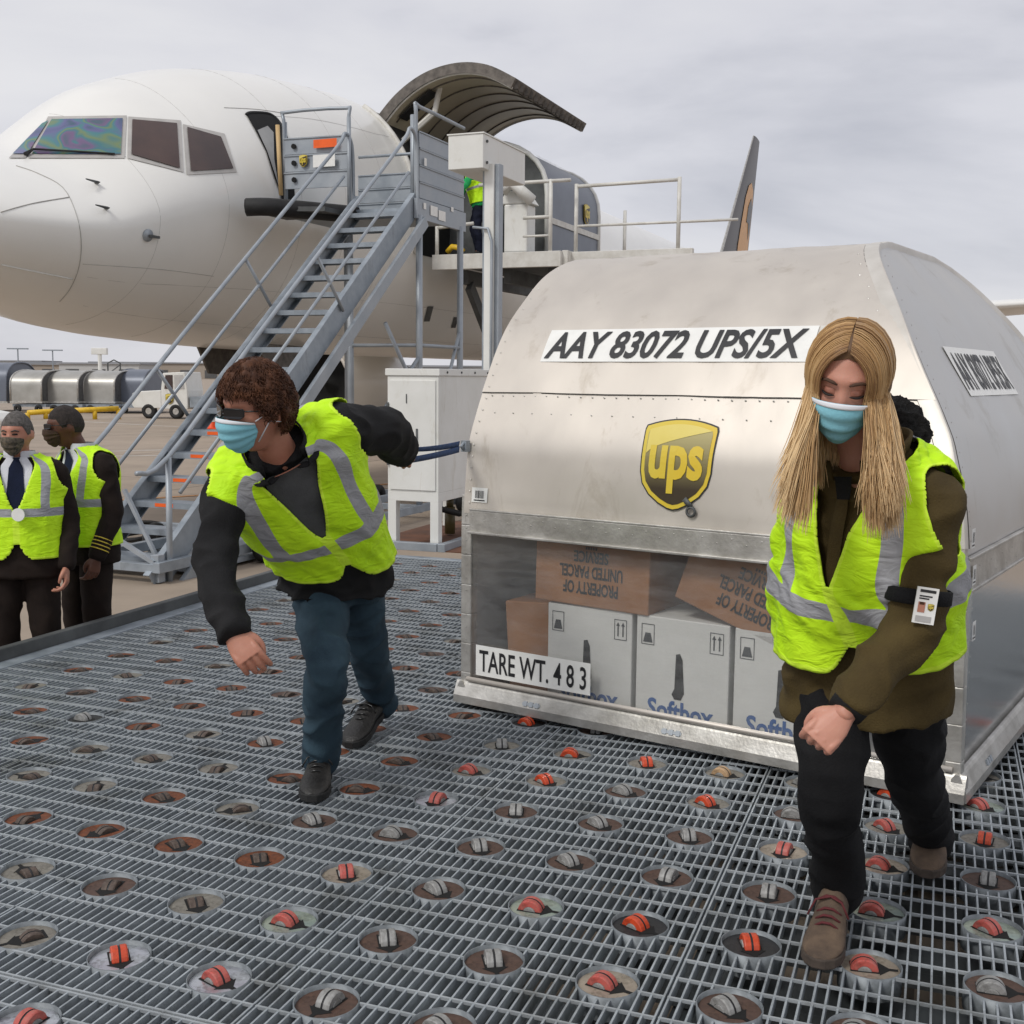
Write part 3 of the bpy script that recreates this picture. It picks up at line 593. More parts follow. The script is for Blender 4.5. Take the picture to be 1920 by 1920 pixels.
# ---- load seen through the clear panel
M['card'] = mat('brown_cardboard', (0.34, 0.165, 0.075), 0.8, 0, col2=(0.27, 0.125, 0.055), scale=5, bump=0.08, bscale=60)
M['whitebox'] = mat('white_carton', (0.66, 0.66, 0.64), 0.6, 0, var=0.05, scale=4)
M['icon'] = mat('grey_carton_print', (0.05, 0.055, 0.06), 0.6); M['softblue'] = mat('blue_lettering', (0.03, 0.10, 0.30), 0.5)
ZR = Matrix.Rotation(cth, 3, 'Z')
for k, (u, lab) in enumerate(((0.62, 'leftmost white carton in the container, standing behind the tare weight label'), (1.06, 'middle white carton in the container, printed with blue lettering'), (1.50, 'rightmost white carton in the container, partly behind the blonde woman'))):
    s0 = 0.07; bw, bd, bh = 0.418, 0.5, 0.475; t = thing('white_carton', lab, 'carton', cp(u, s0 + bd / 2, 0.025), 'white cartons in the container')
    z0 = 0.024
    MB().box(cp(u, s0 + bd / 2, z0 + bh / 2), (bw, bd, bh), ZR).build('carton_body', M['whitebox'], t, bevel=0.005)
    fr_ = lambda x, y, s=s0, u=u: cp(u + x, s - 0.002, z0 + bh / 2 + y); fr2 = lambda x, y, s=s0, u=u: cp(u + x, s - 0.003, z0 + bh / 2 + y)
    hs = [(-0.018, -0.075), (-0.03, -0.10), (-0.018, -0.12), (0.012, -0.12), (0.026, -0.09), (0.016, 0.05), (0.004, 0.075), (-0.014, 0.07)]
    vs, fs = polysub([(x - 0.01, y + 0.02) for x, y in hs]); decal('hand_hole', vs, fs, fr_, M['dark'], t)  # hole shown by a flat dark patch, its shade in the colour
    for cxx in (-0.155, 0.155):
        ic = MB()
        for (a, b_, c_, d_) in ((-0.03, 0.115, 0.03, 0.118), (-0.03, 0.20, 0.03, 0.203), (-0.03, 0.115, -0.027, 0.203), (0.027, 0.115, 0.03, 0.203)): ic.add([fr_(cxx + x, y) for x, y in ((a, b_), (c_, b_), (c_, d_), (a, d_))], [(0, 1, 2, 3)])
        if cxx < 0: ic.add([fr_(cxx + x, y) for x, y in ((-0.022, 0.125), (0.022, 0.125), (0.012, 0.165), (-0.012, 0.165))], [(0, 1, 2, 3)])
        else:
            for q in (-0.012, 0.012):
                ic.add([fr_(cxx + q + x, y) for x, y in ((-0.003, 0.13), (0.003, 0.13), (0.003, 0.18), (-0.003, 0.18))], [(0, 1, 2, 3)]); ic.add([fr_(cxx + q + x, y) for x, y in ((-0.009, 0.175), (0.009, 0.175), (0, 0.192))], [(0, 1, 2)])
        ic.build('handling_icon', M['icon'], t, fix=False)
    vs, fs = text_mesh('Softbox', 1, 0.03); decal('carton_lettering', [(x, y - 0.150) for x, y in fit(vs, 0.30, 0.085)], fs, fr_, M['softblue'], t)
def ups_box(label, c, rx, size, parcel=True, yaw=0.0):
    w, dpt, h = size; t = thing('brown_parcel_box', label, 'box', c, 'brown parcel boxes in the container'); RR = Matrix.Rotation(cth + yaw, 3, 'Z') @ Matrix.Rotation(rx, 3, 'Y')
    MB().box(c, (w, dpt, h), RR).build('box_body', M['card'], t, bevel=0.006)
    ff = lambda x, y: Vector(c) + RR @ V(-x, -dpt / 2 - 0.002, -y)
    if parcel:
        for line, y, lw, lh in (('PROPERTY OF', 0.062, 0.27, 0.055), ('UNITED PARCEL', -0.008, 0.31, 0.055), ('SERVICE', -0.074, 0.17, 0.05)):
            vs, fs = text_mesh(line, 1, 0.03); decal('box_lettering', [(x, y2 + y) for x, y2 in fit(vs, lw, lh)], fs, ff, M['ink'], t)
    if parcel:
        q = MB()
        for k_ in range(5): q.add([ff(-0.028 + k_ * 0.012 + x, -0.118 + y) for x, y in ((0, 0), (0.008, 0), (0.008, 0.012), (0, 0.012))], [(0, 1, 2, 3)])
        q.build('small_print', M['ink'], t, fix=False)['kind'] = 'stuff'
    MB().bar(Vector(c) + RR @ V(-w / 2, 0, h / 2 + 0.002), Vector(c) + RR @ V(w / 2, 0, h / 2 + 0.002), 0.05, 0.001).build('tape', M['card'], t)
    return t
ups_box('upside down brown parcel box lying level on the white cartons', cp(0.63, 0.27, 0.644), R_(1), (0.56, 0.42, 0.285))
ups_box('tilted upside down brown parcel box nearest the blonde woman', cp(1.36, 0.27, 0.625), R_(19), (0.62, 0.40, 0.285))
ups_box('plain brown box standing at the left behind the tare weight label', cp(0.255, 0.36, 0.245), R_(-4), (0.24, 0.4, 0.44), False)
ups_box('plain brown box in shadow between the two lettered parcel boxes', cp(1.03, 0.72, 0.66), R_(0), (0.30, 0.35, 0.25), False)
# ------------------------------------------------------------------ aircraft
PHI = R_(22); PD = V(math.sin(PHI), math.cos(PHI), 0); PP = V(math.cos(PHI), -math.sin(PHI), 0); PN = V(-7.18, 11.88, 0); ZC = 4.02
def pl(t, p, z): return PN + PD * t + PP * p + V(0, 0, z)
K8 = 1.08
FST = [[0.0, 0.02, -0.76, -0.80], [0.10, 0.34, -0.60, -0.96], [0.35, 0.66, -0.46, -1.14], [0.8, 0.98, -0.30, -1.32], [1.4, 1.24, -0.14, -1.47], [2.0, 1.43, -0.02, -1.57], [2.5, 1.545, 0.17, -1.66], [3.05, 1.635, 0.60, -1.78],
       [3.54, 1.70, 0.96, -1.84], [4.0, 1.755, 1.20, -1.88], [5.0, 1.835, 1.58, -1.93], [5.9, 1.865, 1.80, -1.96], [6.9, 1.88, 1.97, -1.98], [8.3, 1.89, 2.10, -2.0], [10, 1.90, 2.16, -2.0], [20, 1.90, 2.16, -2.0], [31, 1.90, 2.16, -2.0], [36, 1.6, 2.1, -1.4], [40, 1.15, 2.0, -0.5], [44, 0.6, 1.85, 0.5], [46.5, 0.12, 1.55, 1.1]]
FT = np.array([r[0] for r in FST]) * K8
FS = catmull(FST, 8) * K8
def fsec(t): return [float(np.interp(t, FS[:, 0], FS[:, k])) for k in (1, 2, 3)]
def fus(t, th, off=0.0):
    """th from the crown toward the port side"""
    w, zt, zb = fsec(t); w += off; c = math.cos(th); s = math.sin(th); zm = (zt + zb) / 2 + (0.0 if zt - zb > 3 else 0.0)
    e = 1.0
    hh = (zt - zb) / 2 + off
    q = 0.36 * min(1.0, max(0.0, (7.2 - t) / 4.4)) * min(1.0, t / 1.5)
    return pl(t, w * s * (1 - q * max(0.0, c) ** 1.3), ZC + zm + hh * c)
plane = thing('cargo_aircraft', 'white jet freighter with upper cargo door open behind the grey stairs', 'aircraft', pl(5, 0, GZ))
def plane_paint():
    m = mat('white_aircraft_paint', (0.83, 0.82, 0.78), 0.30, 0, col2=(0.79, 0.78, 0.74), scale=0.7, coat=0.25, spec=0.4)
    nd, lk = nodes(m); b = nd['Principled BSDF']
    return m
M['plane'] = plane_paint()
b = MB(); NT = 88; rows = []
ts = list(FS[:64, 0]) + list(np.linspace(FS[64, 0], FS[-1, 0], 60)[1:])
ts = sorted(set(round(float(t), 4) for t in FS[:, 0]))
for t in ts: rows.append([fus(t, 2 * math.pi * k / NT) for k in range(NT)])
b.grid(rows, wrap=True); b.poly(rows[0]); body = b.build('fuselage', M['plane'], plane, True)
from mathutils.bvhtree import BVHTree
bt = BVHTree.FromPolygons([Vector(v) for v in b.v], b.f)
def surf(u, v, off=0.01):
    h = bt.ray_cast(CV, ray(u, v).normalized())
    if h[0] is None: return aty(u, v, 15)
    n = h[1]
    if n.dot(ray(u, v)) > 0: n = -n
    return h[0] + n * off
def skin_patch(name, pts, m, off=0.012, cuts=3, parent=None):
    vs, fs = polysub(pts, cuts); return MB().add([surf(x, y, off) for x, y in vs], fs).build(name, m, parent or plane, True, fix=False)
def skin_line(name, pts, r, m, off=0.004, n=4):
    P = catmull([[x, y] for x, y in pts], n); return MB().tube([surf(x, y, off) for x, y in P], r, 5).build(name, m, plane, True)
M['pane'] = mat('tinted_cockpit_glass', (0.085, 0.05, 0.042), 0.12, 0, col2=(0.05, 0.032, 0.03), scale=1.5)
def iris():
    m = mat('iridescent_windshield', (0.05, 0.12, 0.16), 0.10, 0); nd, lk = nodes(m); b_ = nd['Principled BSDF']  # rainbow sheen of the glass painted into its base colour
    t = nd.new('ShaderNodeTexCoord'); n = nd.new('ShaderNodeTexNoise'); n.inputs['Scale'].default_value = 1.9; n.inputs['Detail'].default_value = 1.5; n.inputs['Distortion'].default_value = 0.9; lk.new(t.outputs['Object'], n.inputs['Vector'])
    r = nd.new('ShaderNodeValToRGB'); el = r.color_ramp.elements; el[0].position = 0.30; el[0].color = (0.05, 0.10, 0.15, 1); el[1].position = 0.72; el[1].color = (0.07, 0.11, 0.15, 1)
    for p_, c in ((0.40, (0.12, 0.12, 0.26)), (0.47, (0.06, 0.20, 0.22)), (0.52, (0.16, 0.22, 0.10)), (0.57, (0.05, 0.17, 0.20)), (0.63, (0.16, 0.10, 0.20))): x = el.new(p_); x.color = (*c, 1)
    lk.new(n.outputs['Fac'], r.inputs[0]); lk.new(r.outputs[0], b_.inputs['Base Color']); return m
M['iris'] = iris()
M['frame'] = mat('window_frame', (0.50, 0.48, 0.45), 0.45, 0.3, var=0.1); M['panel_line'] = mat('panel_line', (0.42, 0.41, 0.385), 0.7)
for pts, m in (([(60, 291), (98, 226), (230, 224), (226, 291)], M['iris']), ([(248, 226), (331, 233), (336, 317), (246, 291)], M['pane']), ([(350, 240), (413, 258), (436, 317), (357, 322)], M['pane']), ([(24, 291), (80, 234), (92, 228), (52, 291)], M['iris'])):
    cxm = sum(p[0] for p in pts) / 4; cym = sum(p[1] for p in pts) / 4
    fo = [(cxm + (x - cxm) * (1 + 7.5 / max(18, abs(x - cxm))), cym + (y - cym) * (1 + 6.5 / max(15, abs(y - cym)))) for x, y in pts]
    f = skin_patch('window_frame', fo, M['frame'], 0.010)
    skin_patch('window_pane', pts, m, 0.022, parent=f)
MB().tube([surf(48, 294, .03), surf(64, 287, .05), surf(140, 289, .04), surf(215, 292, .03)], [.03, .015, .012, .012], 6).build('wiper', M['black'], plane)
skin_line('radome_seam', [(30, 311), (70, 325), (118, 352), (142, 400), (152, 450), (148, 500), (132, 540), (112, 565)], 0.005, M['panel_line'])
skin_line('lightning_strip', [(1, 398), (60, 382), (130, 370)], 0.006, M['panel_line']); skin_line('lightning_strip', [(1, 496), (70, 510), (136, 523)], 0.009, M['white'])
skin_line('skin_joint', [(155, 495), (300, 505), (400, 518)], 0.004, M['panel_line'], 0.001); skin_line('skin_joint', [(420, 202), (480, 205), (530, 212)], 0.005, M['panel_line'], 0.002)
for (x, y) in ((180, 343), (198, 391)):
    p = surf(x, y, 0.0); MB().bar(p, p + PP * 0.06 + V(0.0, -0.05, 0), 0.04, 0.012).tube([p + PP * 0.05 + PD * -0.02, p + PP * 0.05 - PD * 0.22 + V(0, 0, 0.01)], [0.018, 0.008], 6).build('pitot_probe', M['galv_dark'], plane)
p = surf(276, 441, 0.012); nn = (surf(276, 441, 0.1) - surf(276, 441, 0)).normalized()
MB().cyl(p, nn, 0.075, 0.02, 20).build('vane_plate', M['galv_light'], plane, True); MB().bar(p + nn * 0.03, p + nn * 0.03 + PD * 0.17, 0.03, 0.03).build('vane', M['galv_dark'], plane)
for (x, y, w, h) in ((803, 588, 9, 14), (852, 604, 7, 10), (861, 620, 5, 5)):
    skin_patch('drain_port', [(x - w, y + h), (x - w * .2, y - h), (x + w, y - h), (x + w * .2, y + h)], M['galv_dark'], 0.012, 1)
# crew door opening: dark patch painting its unlit inside; door slid up inside
M['doorgrey'] = mat('inner_door_grey', (0.34, 0.34, 0.33), 0.5, 0.1, var=0.15, scale=2)
op = skin_patch('crew_opening_shade', [(461, 216), (468, 212), (497, 213), (512, 219), (524, 232), (534, 252), (548, 300), (552, 380), (530, 395), (524, 360), (512, 330), (498, 285), (478, 246)], M['dark'], 0.014, 3)
skin_patch('door_panel', [(481, 246), (500, 238), (511, 250), (512, 300), (520, 350), (527, 372), (514, 330), (499, 285)], M['doorgrey'], 0.024, 3, op)
skin_line('door_seal', [(461, 216), (468, 212), (497, 213), (512, 219), (524, 232), (534, 252), (548, 300)], 0.02, M['black'], 0.012)
# main cargo opening, its dark inside painted on the skin, and raised door
CT0, CT1 = 9.75, 13.4
b = MB(); b.grid([[fus(t, th, 0.012) for t in np.linspace(CT0, CT1, 12)] for th in np.linspace(R_(31), R_(104), 20)]); b.build('cargo_opening_shade', M['dark'], plane, True)  # dark sheet over the uncut skin stands for the unlit hold
for e in (CT0 - 0.06, CT1 + 0.06): MB().tube([fus(e, th, 0.02) for th in np.linspace(R_(30), R_(104), 16)], 0.05, 6).build('opening_frame', M['white_chip'], plane, True)
DA = catmull([[1.12, 5.74], [1.60, 6.22], [2.15, 6.53], [2.75, 6.64], [3.3, 6.56], [3.80, 6.31]], 6)
M['door_in'] = mat('cargo_door_lining', (0.50, 0.45, 0.34), 0.5, 0.05, col2=(0.40, 0.36, 0.27), scale=1.2); M['door_edge'] = mat('cargo_door_edge', (0.13, 0.115, 0.10), 0.6, 0.3, var=0.4, scale=9)
b = MB(); b.grid([[pl(t, p, z) for p, z in DA] for t in np.linspace(CT0, CT1, 8)]); cd = b.build('cargo_door', M['plane'], plane, True)
nr = []
for i in range(len(DA)):
    a_ = DA[max(i - 1, 0)]; c_ = DA[min(i + 1, len(DA) - 1)]; tx, tz = c_ - a_; L = math.hypot(tx, tz); nr.append((tz / L, -tx / L))
def din(t, i, dp): return pl(t, DA[i][0] + nr[i][0] * dp, DA[i][1] + nr[i][1] * dp)
b = MB(); b.grid([[din(t, i, 0.16) for i in range(len(DA))] for t in np.linspace(CT0 + 0.05, CT1 - 0.05, 8)]); b.build('door_lining', M['door_in'], cd, True)
for t in (CT0, CT1):
    b = MB(); b.grid([[din(t, i, 0) for i in range(len(DA))], [din(t, i, 0.17) for i in range(len(DA))]]); b.build('door_end', M['door_edge'], cd, True)
    s_ = 0.02 if t == CT0 else -0.02
    MB().tube([din(t + s_ * 3, i, 0.165) for i in range(len(DA))], 0.022, 5).build('door_seal', M['white_chip'], cd, True)
i = len(DA) - 1; b = MB(); b.grid([[din(t, i, 0), din(t, i, 0.17)] for t in np.linspace(CT0, CT1, 8)])
for t in np.linspace(CT0 + .15, CT1 - .15, 16): b.box(din(t, i, 0.10), (0.07, 0.10, 0.12))
b.build('latch_edge', M['door_edge'], cd)
for t in np.linspace(CT0 + 0.35, CT1 - 0.35, 6): MB().tube([din(t, i, 0.165) for i in range(3, len(DA))], 0.018, 4).build('door_rib', M['door_edge'], cd, True)
MB().prism([din(t, i, 0.185) for t, i in ((CT0 + .25, 4), (CT0 + .25, 11), (CT0 + .55, 11), (CT0 + .55, 4))], V(0, 0, -0.03)).build('door_actuator', M['black'], cd)
MB().tube([pl(CT0 + .3, 1.5, 5.45), pl(CT0 + .3, 2.2, 5.95), pl(CT0 + .5, 2.2, 6.4)], 0.05, 6).build('door_actuator', M['white_chip'], cd)
# starboard engine
ET, EP, EZ = 21.0, -7.0, 1.25
b = MB(); prof = [(0.02, 1.1), (0.98, 1.0), (1.03, 0.4), (1.08, 0.05), (1.14, -0.02), (1.2, 0.05), (1.36, 0.7), (1.40, 1.6), (1.30, 2.9), (1.06, 4.1), (0.98, 4.3), (0.75, 4.4)]
b.lathe(pl(ET, EP, EZ), PD, prof[5:], 36); eng = b.build('engine_nacelle', M['plane'], plane, True)
MB().lathe(pl(ET, EP, EZ), PD, prof[2:6], 36).build('intake_lip', M['alu'], eng, True); MB().lathe(pl(ET, EP, EZ), PD, [(0.02, 0.55), (0.3, 0.95), (1.02, 0.96), (1.03, 0.4)], 36).build('intake', M['dark'], eng, True)
MB().lathe(pl(ET, EP, EZ), PD, [(0.8, 4.35), (0.62, 5.4), (0.4, 5.9), (0.05, 6.6)], 24).build('exhaust_cone', M['galv_dark'], eng, True)
MB().prism([pl(ET + 1.0, EP, EZ + 1.3), pl(ET + 5.5, EP, EZ + 0.9), pl(ET + 7, EP, EZ + 1.9), pl(ET + 3.5, EP, EZ + 1.9)], PP * 0.3).build('engine_pylon', M['plane'], plane)
# wings
def wing(sgn, name):
    b = MB(); rows = []
    for r in np.linspace(0, 1, 9):
        p = 1.5 + r * 18.6; le = 17.5 + r * 11.2; ch = 8.6 * (1 - r) + 2.2 * r if r > 0.33 else 8.6 - 6.4 * r * 1.0; z = 2.35 + p * 0.088; th = 0.13 * ch * 0.5
        pr = []
        for k in range(16):
            a = 2 * math.pi * k / 16; x = 0.5 - 0.5 * math.cos(a); pr.append(pl(le + x * ch, sgn * p, z + th * math.sin(a) * (1 - x) ** 0.6 * (0.9 if math.sin(a) > 0 else 0.6)))
        rows.append(pr)
    b.grid(rows, wrap=True); b.poly(rows[-1]); b.build(name, M['plane'], plane, True)
wing(1, 'wing'); wing(-1, 'wing')
# fin
def tpx(u):
    k = (ray(u, 700).x / ray(u, 700).y); return (k * PN.y - PN.x) / (PD.x - k * PD.y)
M['fin'] = mat('dark_brown_fin', (0.055, 0.046, 0.045), 0.4, 0, var=0.1, scale=0.5); M['fin_gold'] = mat('golden_fin_print', (0.62, 0.30, 0.06), 0.4, 0)
FZ0, FZ1 = 5.2, 13.3; tb0, tb1, tt0, tt1 = 41.5, 48.95, 50.3, 52.0
def fin_pt(x, h, side): t0 = tb0 + (tt0 - tb0) * h; t1 = tb1 + (tt1 - tb1) * h; return pl(t0 + (t1 - t0) * x, side * 0.26 * (1 - 0.6 * h) * math.sqrt(max(0, x)) * (1 - x) * 1.6, FZ0 + (FZ1 - FZ0) * h)
b = MB()
for sd in (1, -1): b.grid([[fin_pt(x, h, sd) for x in np.linspace(0.03, 1, 14)] for h in np.linspace(0, 1, 10)], flip=sd < 0)
b.grid([[fin_pt(0.03, 1, 1), fin_pt(.5, 1, 1), fin_pt(1, 1, 1)], [fin_pt(0.03, 1, -1), fin_pt(.5, 1, -1), fin_pt(1, 1, -1)]])
fin = b.build('tail_fin', M['fin'], plane, True)
b = MB(); b.grid([[fin_pt(x, h, sd) for sd, x in ((1, 0.035), (1, 0.02), (1, 0.01), (1, 0.0), (-1, 0.01), (-1, 0.02), (-1, 0.035))] for h in np.linspace(0, 1, 10)]); b.build('fin_leading_edge', M['alu_rail'], fin, True)
def fin_dec(pts, off, m, nm):
    vs, fs = polysub(pts, 2); MB().add([fin_pt(x, h, 1) + PP * off for x, h in vs], fs).build(nm, m, fin, fix=False)
oc = [(0.42, 0.30), (0.36, 0.60), (0.42, 0.68), (0.60, 0.71), (0.82, 0.67), (0.92, 0.56), (0.92, 0.44), (0.96, 0.16), (0.72, 0.10), (0.5, 0.16)]
fin_dec(oc, 0.03, M['fin_gold'], 'fin_emblem'); fin_dec([(0.62, 0.46), (0.60, 0.56), (0.72, 0.62), (0.88, 0.57), (0.88, 0.46), (0.84, 0.36), (0.74, 0.46)], 0.05, M['fin'], 'fin_emblem_inner')  # inner shape of the emblem print in the fin's dark brown
# ring frames and stringer lines in the skin
for t_ in (3.35, 4.55, 6.15, 7.35, 8.6, 15.2, 18.4): MB().tube([fus(t_, th, 0.0005) for th in np.linspace(R_(5), R_(172), 40)], 0.002, 4).build('skin_joint', M['panel_line'], plane, True)
for th_, t0_, t1_ in ((R_(128), 2.6, 20), (R_(52), 6.2, 9.5), (R_(150), 3, 20)): MB().tube([fus(t_, th_, 0.0005) for t_ in np.linspace(t0_, t1_, 40)], 0.002, 4).build('skin_joint', M['panel_line'], plane, True)
# nose gear
b = MB(); g0 = pl(8.2, 0, 0); b.tube([g0 + V(0, 0, 2.3), g0 + V(0, 0, 0.15)], 0.13, 10); b.tube([g0 + V(0, 0, 0.4) + PD * 0, pl(9.4, 0, 2.2)], 0.06, 8); ng = b.build('nose_gear', M['galv'], plane, True)
for s in (-0.3, 0.3):
    w = MB().lathe(pl(8.2, s, GZ + 0.42), PP, [(0.2, -0.1), (0.38, -0.12), (0.42, -0.06), (0.42, 0.06), (0.38, 0.12), (0.2, 0.1)], 24, closed=True).build('gear_wheel', M['black'], ng, True)
for s in (-0.55, 0.55): MB().prism([pl(7.0, s, 2.0), pl(8.5, s, 1.95), pl(8.4, s * 1.1, 1.45), pl(7.4, s * 1.1, 1.5)], PP * 0.04).build('gear_door', M['door_edge'], ng)
# ------------------------------------------------------------------ boarding stairs
UPZ = V(0, 0, 1)
SB = atz(303, 1078, -0.38)                      # foot of the right stringer
tS = 0
for k in range(400):
    q = SB + PD * (k * 0.02)
    if q.x / q.y > (775 - 960) / FPX: tS = k * 0.02; break
SZ = 3.70; SRISE = SZ - SB.z; SW = 0.90
slope = V(PD.x * tS, PD.y * tS, SRISE).normalized(); snrm = slope.cross(PP).normalized()
if snrm.z < 0: snrm = -snrm
def st(f, side, up=0.0, perp=0.0): return SB + PD * (tS * f) + V(0, 0, SRISE * f) - PP * side + V(0, 0, up) + snrm * perp
stairs = thing('boarding_stairs', 'grey galvanised boarding stairs leading up to the crew door of the aircraft', 'stairs', SB - PP * SW / 2 + V(0, 0, GZ - SB.z))
for sd, dr in ((0.0, 1), (SW, -1)):
    b = MB(); a, c = st(-0.02, sd), st(1.02, sd)
    b.bar(a, c, 0.012, 0.26, up=snrm); b.bar(a + snrm * 0.125 - PP * 0.03 * -dr * -1, c + snrm * 0.125 - PP * 0.03 * -dr * -1, 0.07, 0.012, up=snrm); b.bar(a - snrm * 0.125 + PP * 0.03 * -dr, c - snrm * 0.125 + PP * 0.03 * -dr, 0.07, 0.012, up=snrm)
    b.build('stringer', M['galv'], stairs)
    if sd == 0.0: MB().bar(st(-0.02, -0.10, 0, -0.22), st(1.0, -0.10, 0, -0.22), 0.05, 0.14, up=snrm).build('stringer_brace', M['galv_light'], stairs)
NTR = 18
for k in range(NTR):
    f = (k + 0.6) / NTR; c0, c1 = st(f, 0.012), st(f, SW - 0.012)
    b = MB(); b.bar(c0, c1, 0.23, 0.022); b.bar(c0 - PD * 0.115 - UPZ * 0.02, c1 - PD * 0.115 - UPZ * 0.02, 0.02, 0.055); b.bar(c0 + PD * 0.11 - UPZ * 0.02, c1 + PD * 0.11 - UPZ * 0.02, 0.012, 0.05)
    tr = b.build('tread', M['galv'], stairs)
    if k in (2, 3, 4, 5, 6): m = (c0 + c1) / 2 - PD * 0.1265 - UPZ * 0.018; MB().bar(m - PP * 0.12, m + PP * 0.10, 0.002, 0.035).build('warning_label', M['orange'], tr)
def rail(name, pts, r=0.024, par=None, n=4):
    P = catmull([list(p) for p in pts], n) if n > 1 else pts; return MB().tube([Vector(p) for p in P], r, 8).build(name, M['galv_light'], par or stairs, True)
for sd in (-0.03, SW + 0.03):
    e = st(0.955, sd, 1.05); rail('handrail', [st(0.02, sd, 1.02) - PD * 0.45 - UPZ * 0.12, st(0.02, sd, 1.02), st(0.3, sd, 1.05), st(0.7, sd, 1.05), st(0.93, sd, 1.05), e + PD * 0.06 + UPZ * 0.10, e + PD * 0.22 + UPZ * 0.02, e + PD * 0.27 - UPZ * 0.25, e + PD * 0.27 - UPZ * 1.0], 0.024)
    rail('middle_rail', [st(0.05, sd, 0.55), st(0.96, sd, 0.57)], 0.02, n=1)
    rail('rail_post', [st(0.015, sd, -0.25), st(0.02, sd, 1.02)], 0.03, n=1)
    for f in (0.33, 0.64): rail('rail_post', [st(f, sd, 0, 0.02), st(f, sd, 0, 0.02) + (snrm * 0.72 + PD * -0.12)], 0.02, n=1)
# foot and base frame
b = MB(); f0 = st(0, 0, 0) ; b.box(V(f0.x, f0.y, GZ + 0.14) - PD * 0.05, (0.09, 0.09, 0.26), Matrix.Rotation(-PHI, 3, 'Z')); b.build('jack_foot', M['galv_light'], stairs, bevel=0.004)
gA = lambda t, s, z: V(SB.x, SB.y, 0) + PD * t - PP * s + V(0, 0, GZ + z)
for s in (-0.06, SW + 0.06): MB().bar(gA(-0.15, s, 0.16), gA(7.2, s, 0.16), 0.08, 0.10).build('base_beam', M['galv'], stairs, bevel=0.004)
for t in (-0.1, 2.4, 5.4, 7.1): MB().bar(gA(t, -0.06, 0.15), gA(t, SW + 1.15, 0.15), 0.08, 0.08).build('base_beam', M['galv'], stairs, bevel=0.004)
MB().bar(gA(-0.1, 0.0, 0.2), gA(-0.1, SW, 0.62), 0.04, 0.04).build('base_brace', M['galv_light'], stairs)
MB().bar(gA(0.05, 0.02, 0.1), gA(0.05, 0.45, 0.85), 0.035, 0.035).build('base_brace', M['galv_light'], stairs)
MB().box(gA(1.6, 0.45, 0.06) , (1.1, 2.4, 0.05), Matrix.Rotation(-PHI, 3, 'Z')).build('base_plate', M['galv'], stairs)
for (t, s) in ((tS + 0.05, -0.05), (tS + 1.35, -0.05), (tS + 0.05, SW + 0.1), (tS + 1.35, SW + 0.9)): MB().tube([gA(t, s, 0.1), gA(t, s, SZ - GZ - 0.1)], 0.045, 8).build('support_post', M['galv_light'], stairs, True)
for (a, c) in (((tS + .05, -.05, .3), (tS + 1.35, -.05, 2.6)), ((tS + 1.35, -.05, .3), (tS - 0.9, -.05, 2.6)), ((2.4, -.05, .2), (tS + 0.05, -.05, 2.2)), ((tS + .05, -.05, 2.35), (tS + .05, SW + .1, 2.35)), ((tS + .05, -.05, 2.35), (tS + 1.35, -.05, 2.35))):
    MB().tube([gA(*a), gA(*c)], 0.028, 6).build('cross_brace', M['galv_light'], stairs, True)
for w_ in (0.2, 5.2):
    for s in (-0.2, SW + 0.3): MB().lathe(gA(w_ + 1.2, s, 0.17), PP, [(0.06, -0.05), (0.15, -0.06), (0.17, -0.03), (0.17, 0.03), (0.15, 0.06), (0.06, 0.05)], 18, closed=True).build('wheel', M['black'], stairs, True)
# platform
PT0 = (SB + PD * tS - PN); T0 = PT0.dot(PD); P1 = PT0.dot(PP) + 0.03; P0 = 2.10; T1 = T0 + 1.45
pp_ = lambda t, p, z: pl(t, p, SZ + z)
MB().box(pp_((T0 + T1) / 2, (P0 + P1) / 2, -0.03), (P1 - P0, T1 - T0, 0.06), Matrix.Rotation(-PHI, 3, 'Z')).build('platform_floor', M['galv'], stairs)
MB().prism([pp_(T0 - 0.9, P0 - 0.02, -0.09), pp_(T0, P0 - 0.02, -0.09), pp_(T0, P1 - SW - 0.1, -0.09), pp_(T0 - 0.6, P1 - SW - 0.12, -0.09)], V(0, 0, 0.06)).build('platform_extension', M['galv_dark'], stairs)
rail('bumper', [pp_(T0 - 1.05, P0 + 0.05, -0.06), pp_(T0 - 0.92, P0 + 0.30, -0.05), pp_(T0 - 0.5, P0 + 0.62, -0.05), pp_(T0 + 0.1, P1 - SW - 0.05, -0.05)], 0.115).data.materials[0] = M['black']
def planks(name, a, c, z0, z1, n, th=0.04, m='galv_light'):
    h = (z1 - z0) / n
    for k in range(n):
        q = MB(); q.bar(a + UPZ * (z0 + h * (k + 0.5)), c + UPZ * (z0 + h * (k + 0.5)), th, h - 0.012); q.bar(a + UPZ * (z0 + h * (k + 1) - 0.012), c + UPZ * (z0 + h * (k + 1) - 0.012), th + 0.03, 0.016)
        q.build(name, M[m], stairs)
zz = lambda t, p: pl(t, p, SZ)
planks('guard_plank', zz(T0 + 0.06, P1), zz(T1 + 0.02, P1), 0.12, 0.98, 4)
MB().bar(zz(T0 - 0.03, P1 + 0.01) - UPZ * 0.02, zz(T1 + 0.06, P1 + 0.01) - UPZ * 0.02, 0.05, 0.26).build('kick_board', M['galv_light'], stairs)
planks('guard_plank', zz(T1, P0 + 0.3), zz(T1, P1 - 0.05), 0.10, 0.72, 3)
planks('guard_plank', zz(T0 - 0.1, P0 + 0.02), zz(T0 - 0.04, P1 - SW - 0.09), 0.30, 0.98, 3, 0.03)
for p_ in (P0 + 0.02, P1 - SW - 0.06): rail('guard_post', [zz(T0 - 0.07, p_), zz(T0 - 0.07, p_) + UPZ * 1.2], 0.028, n=1)
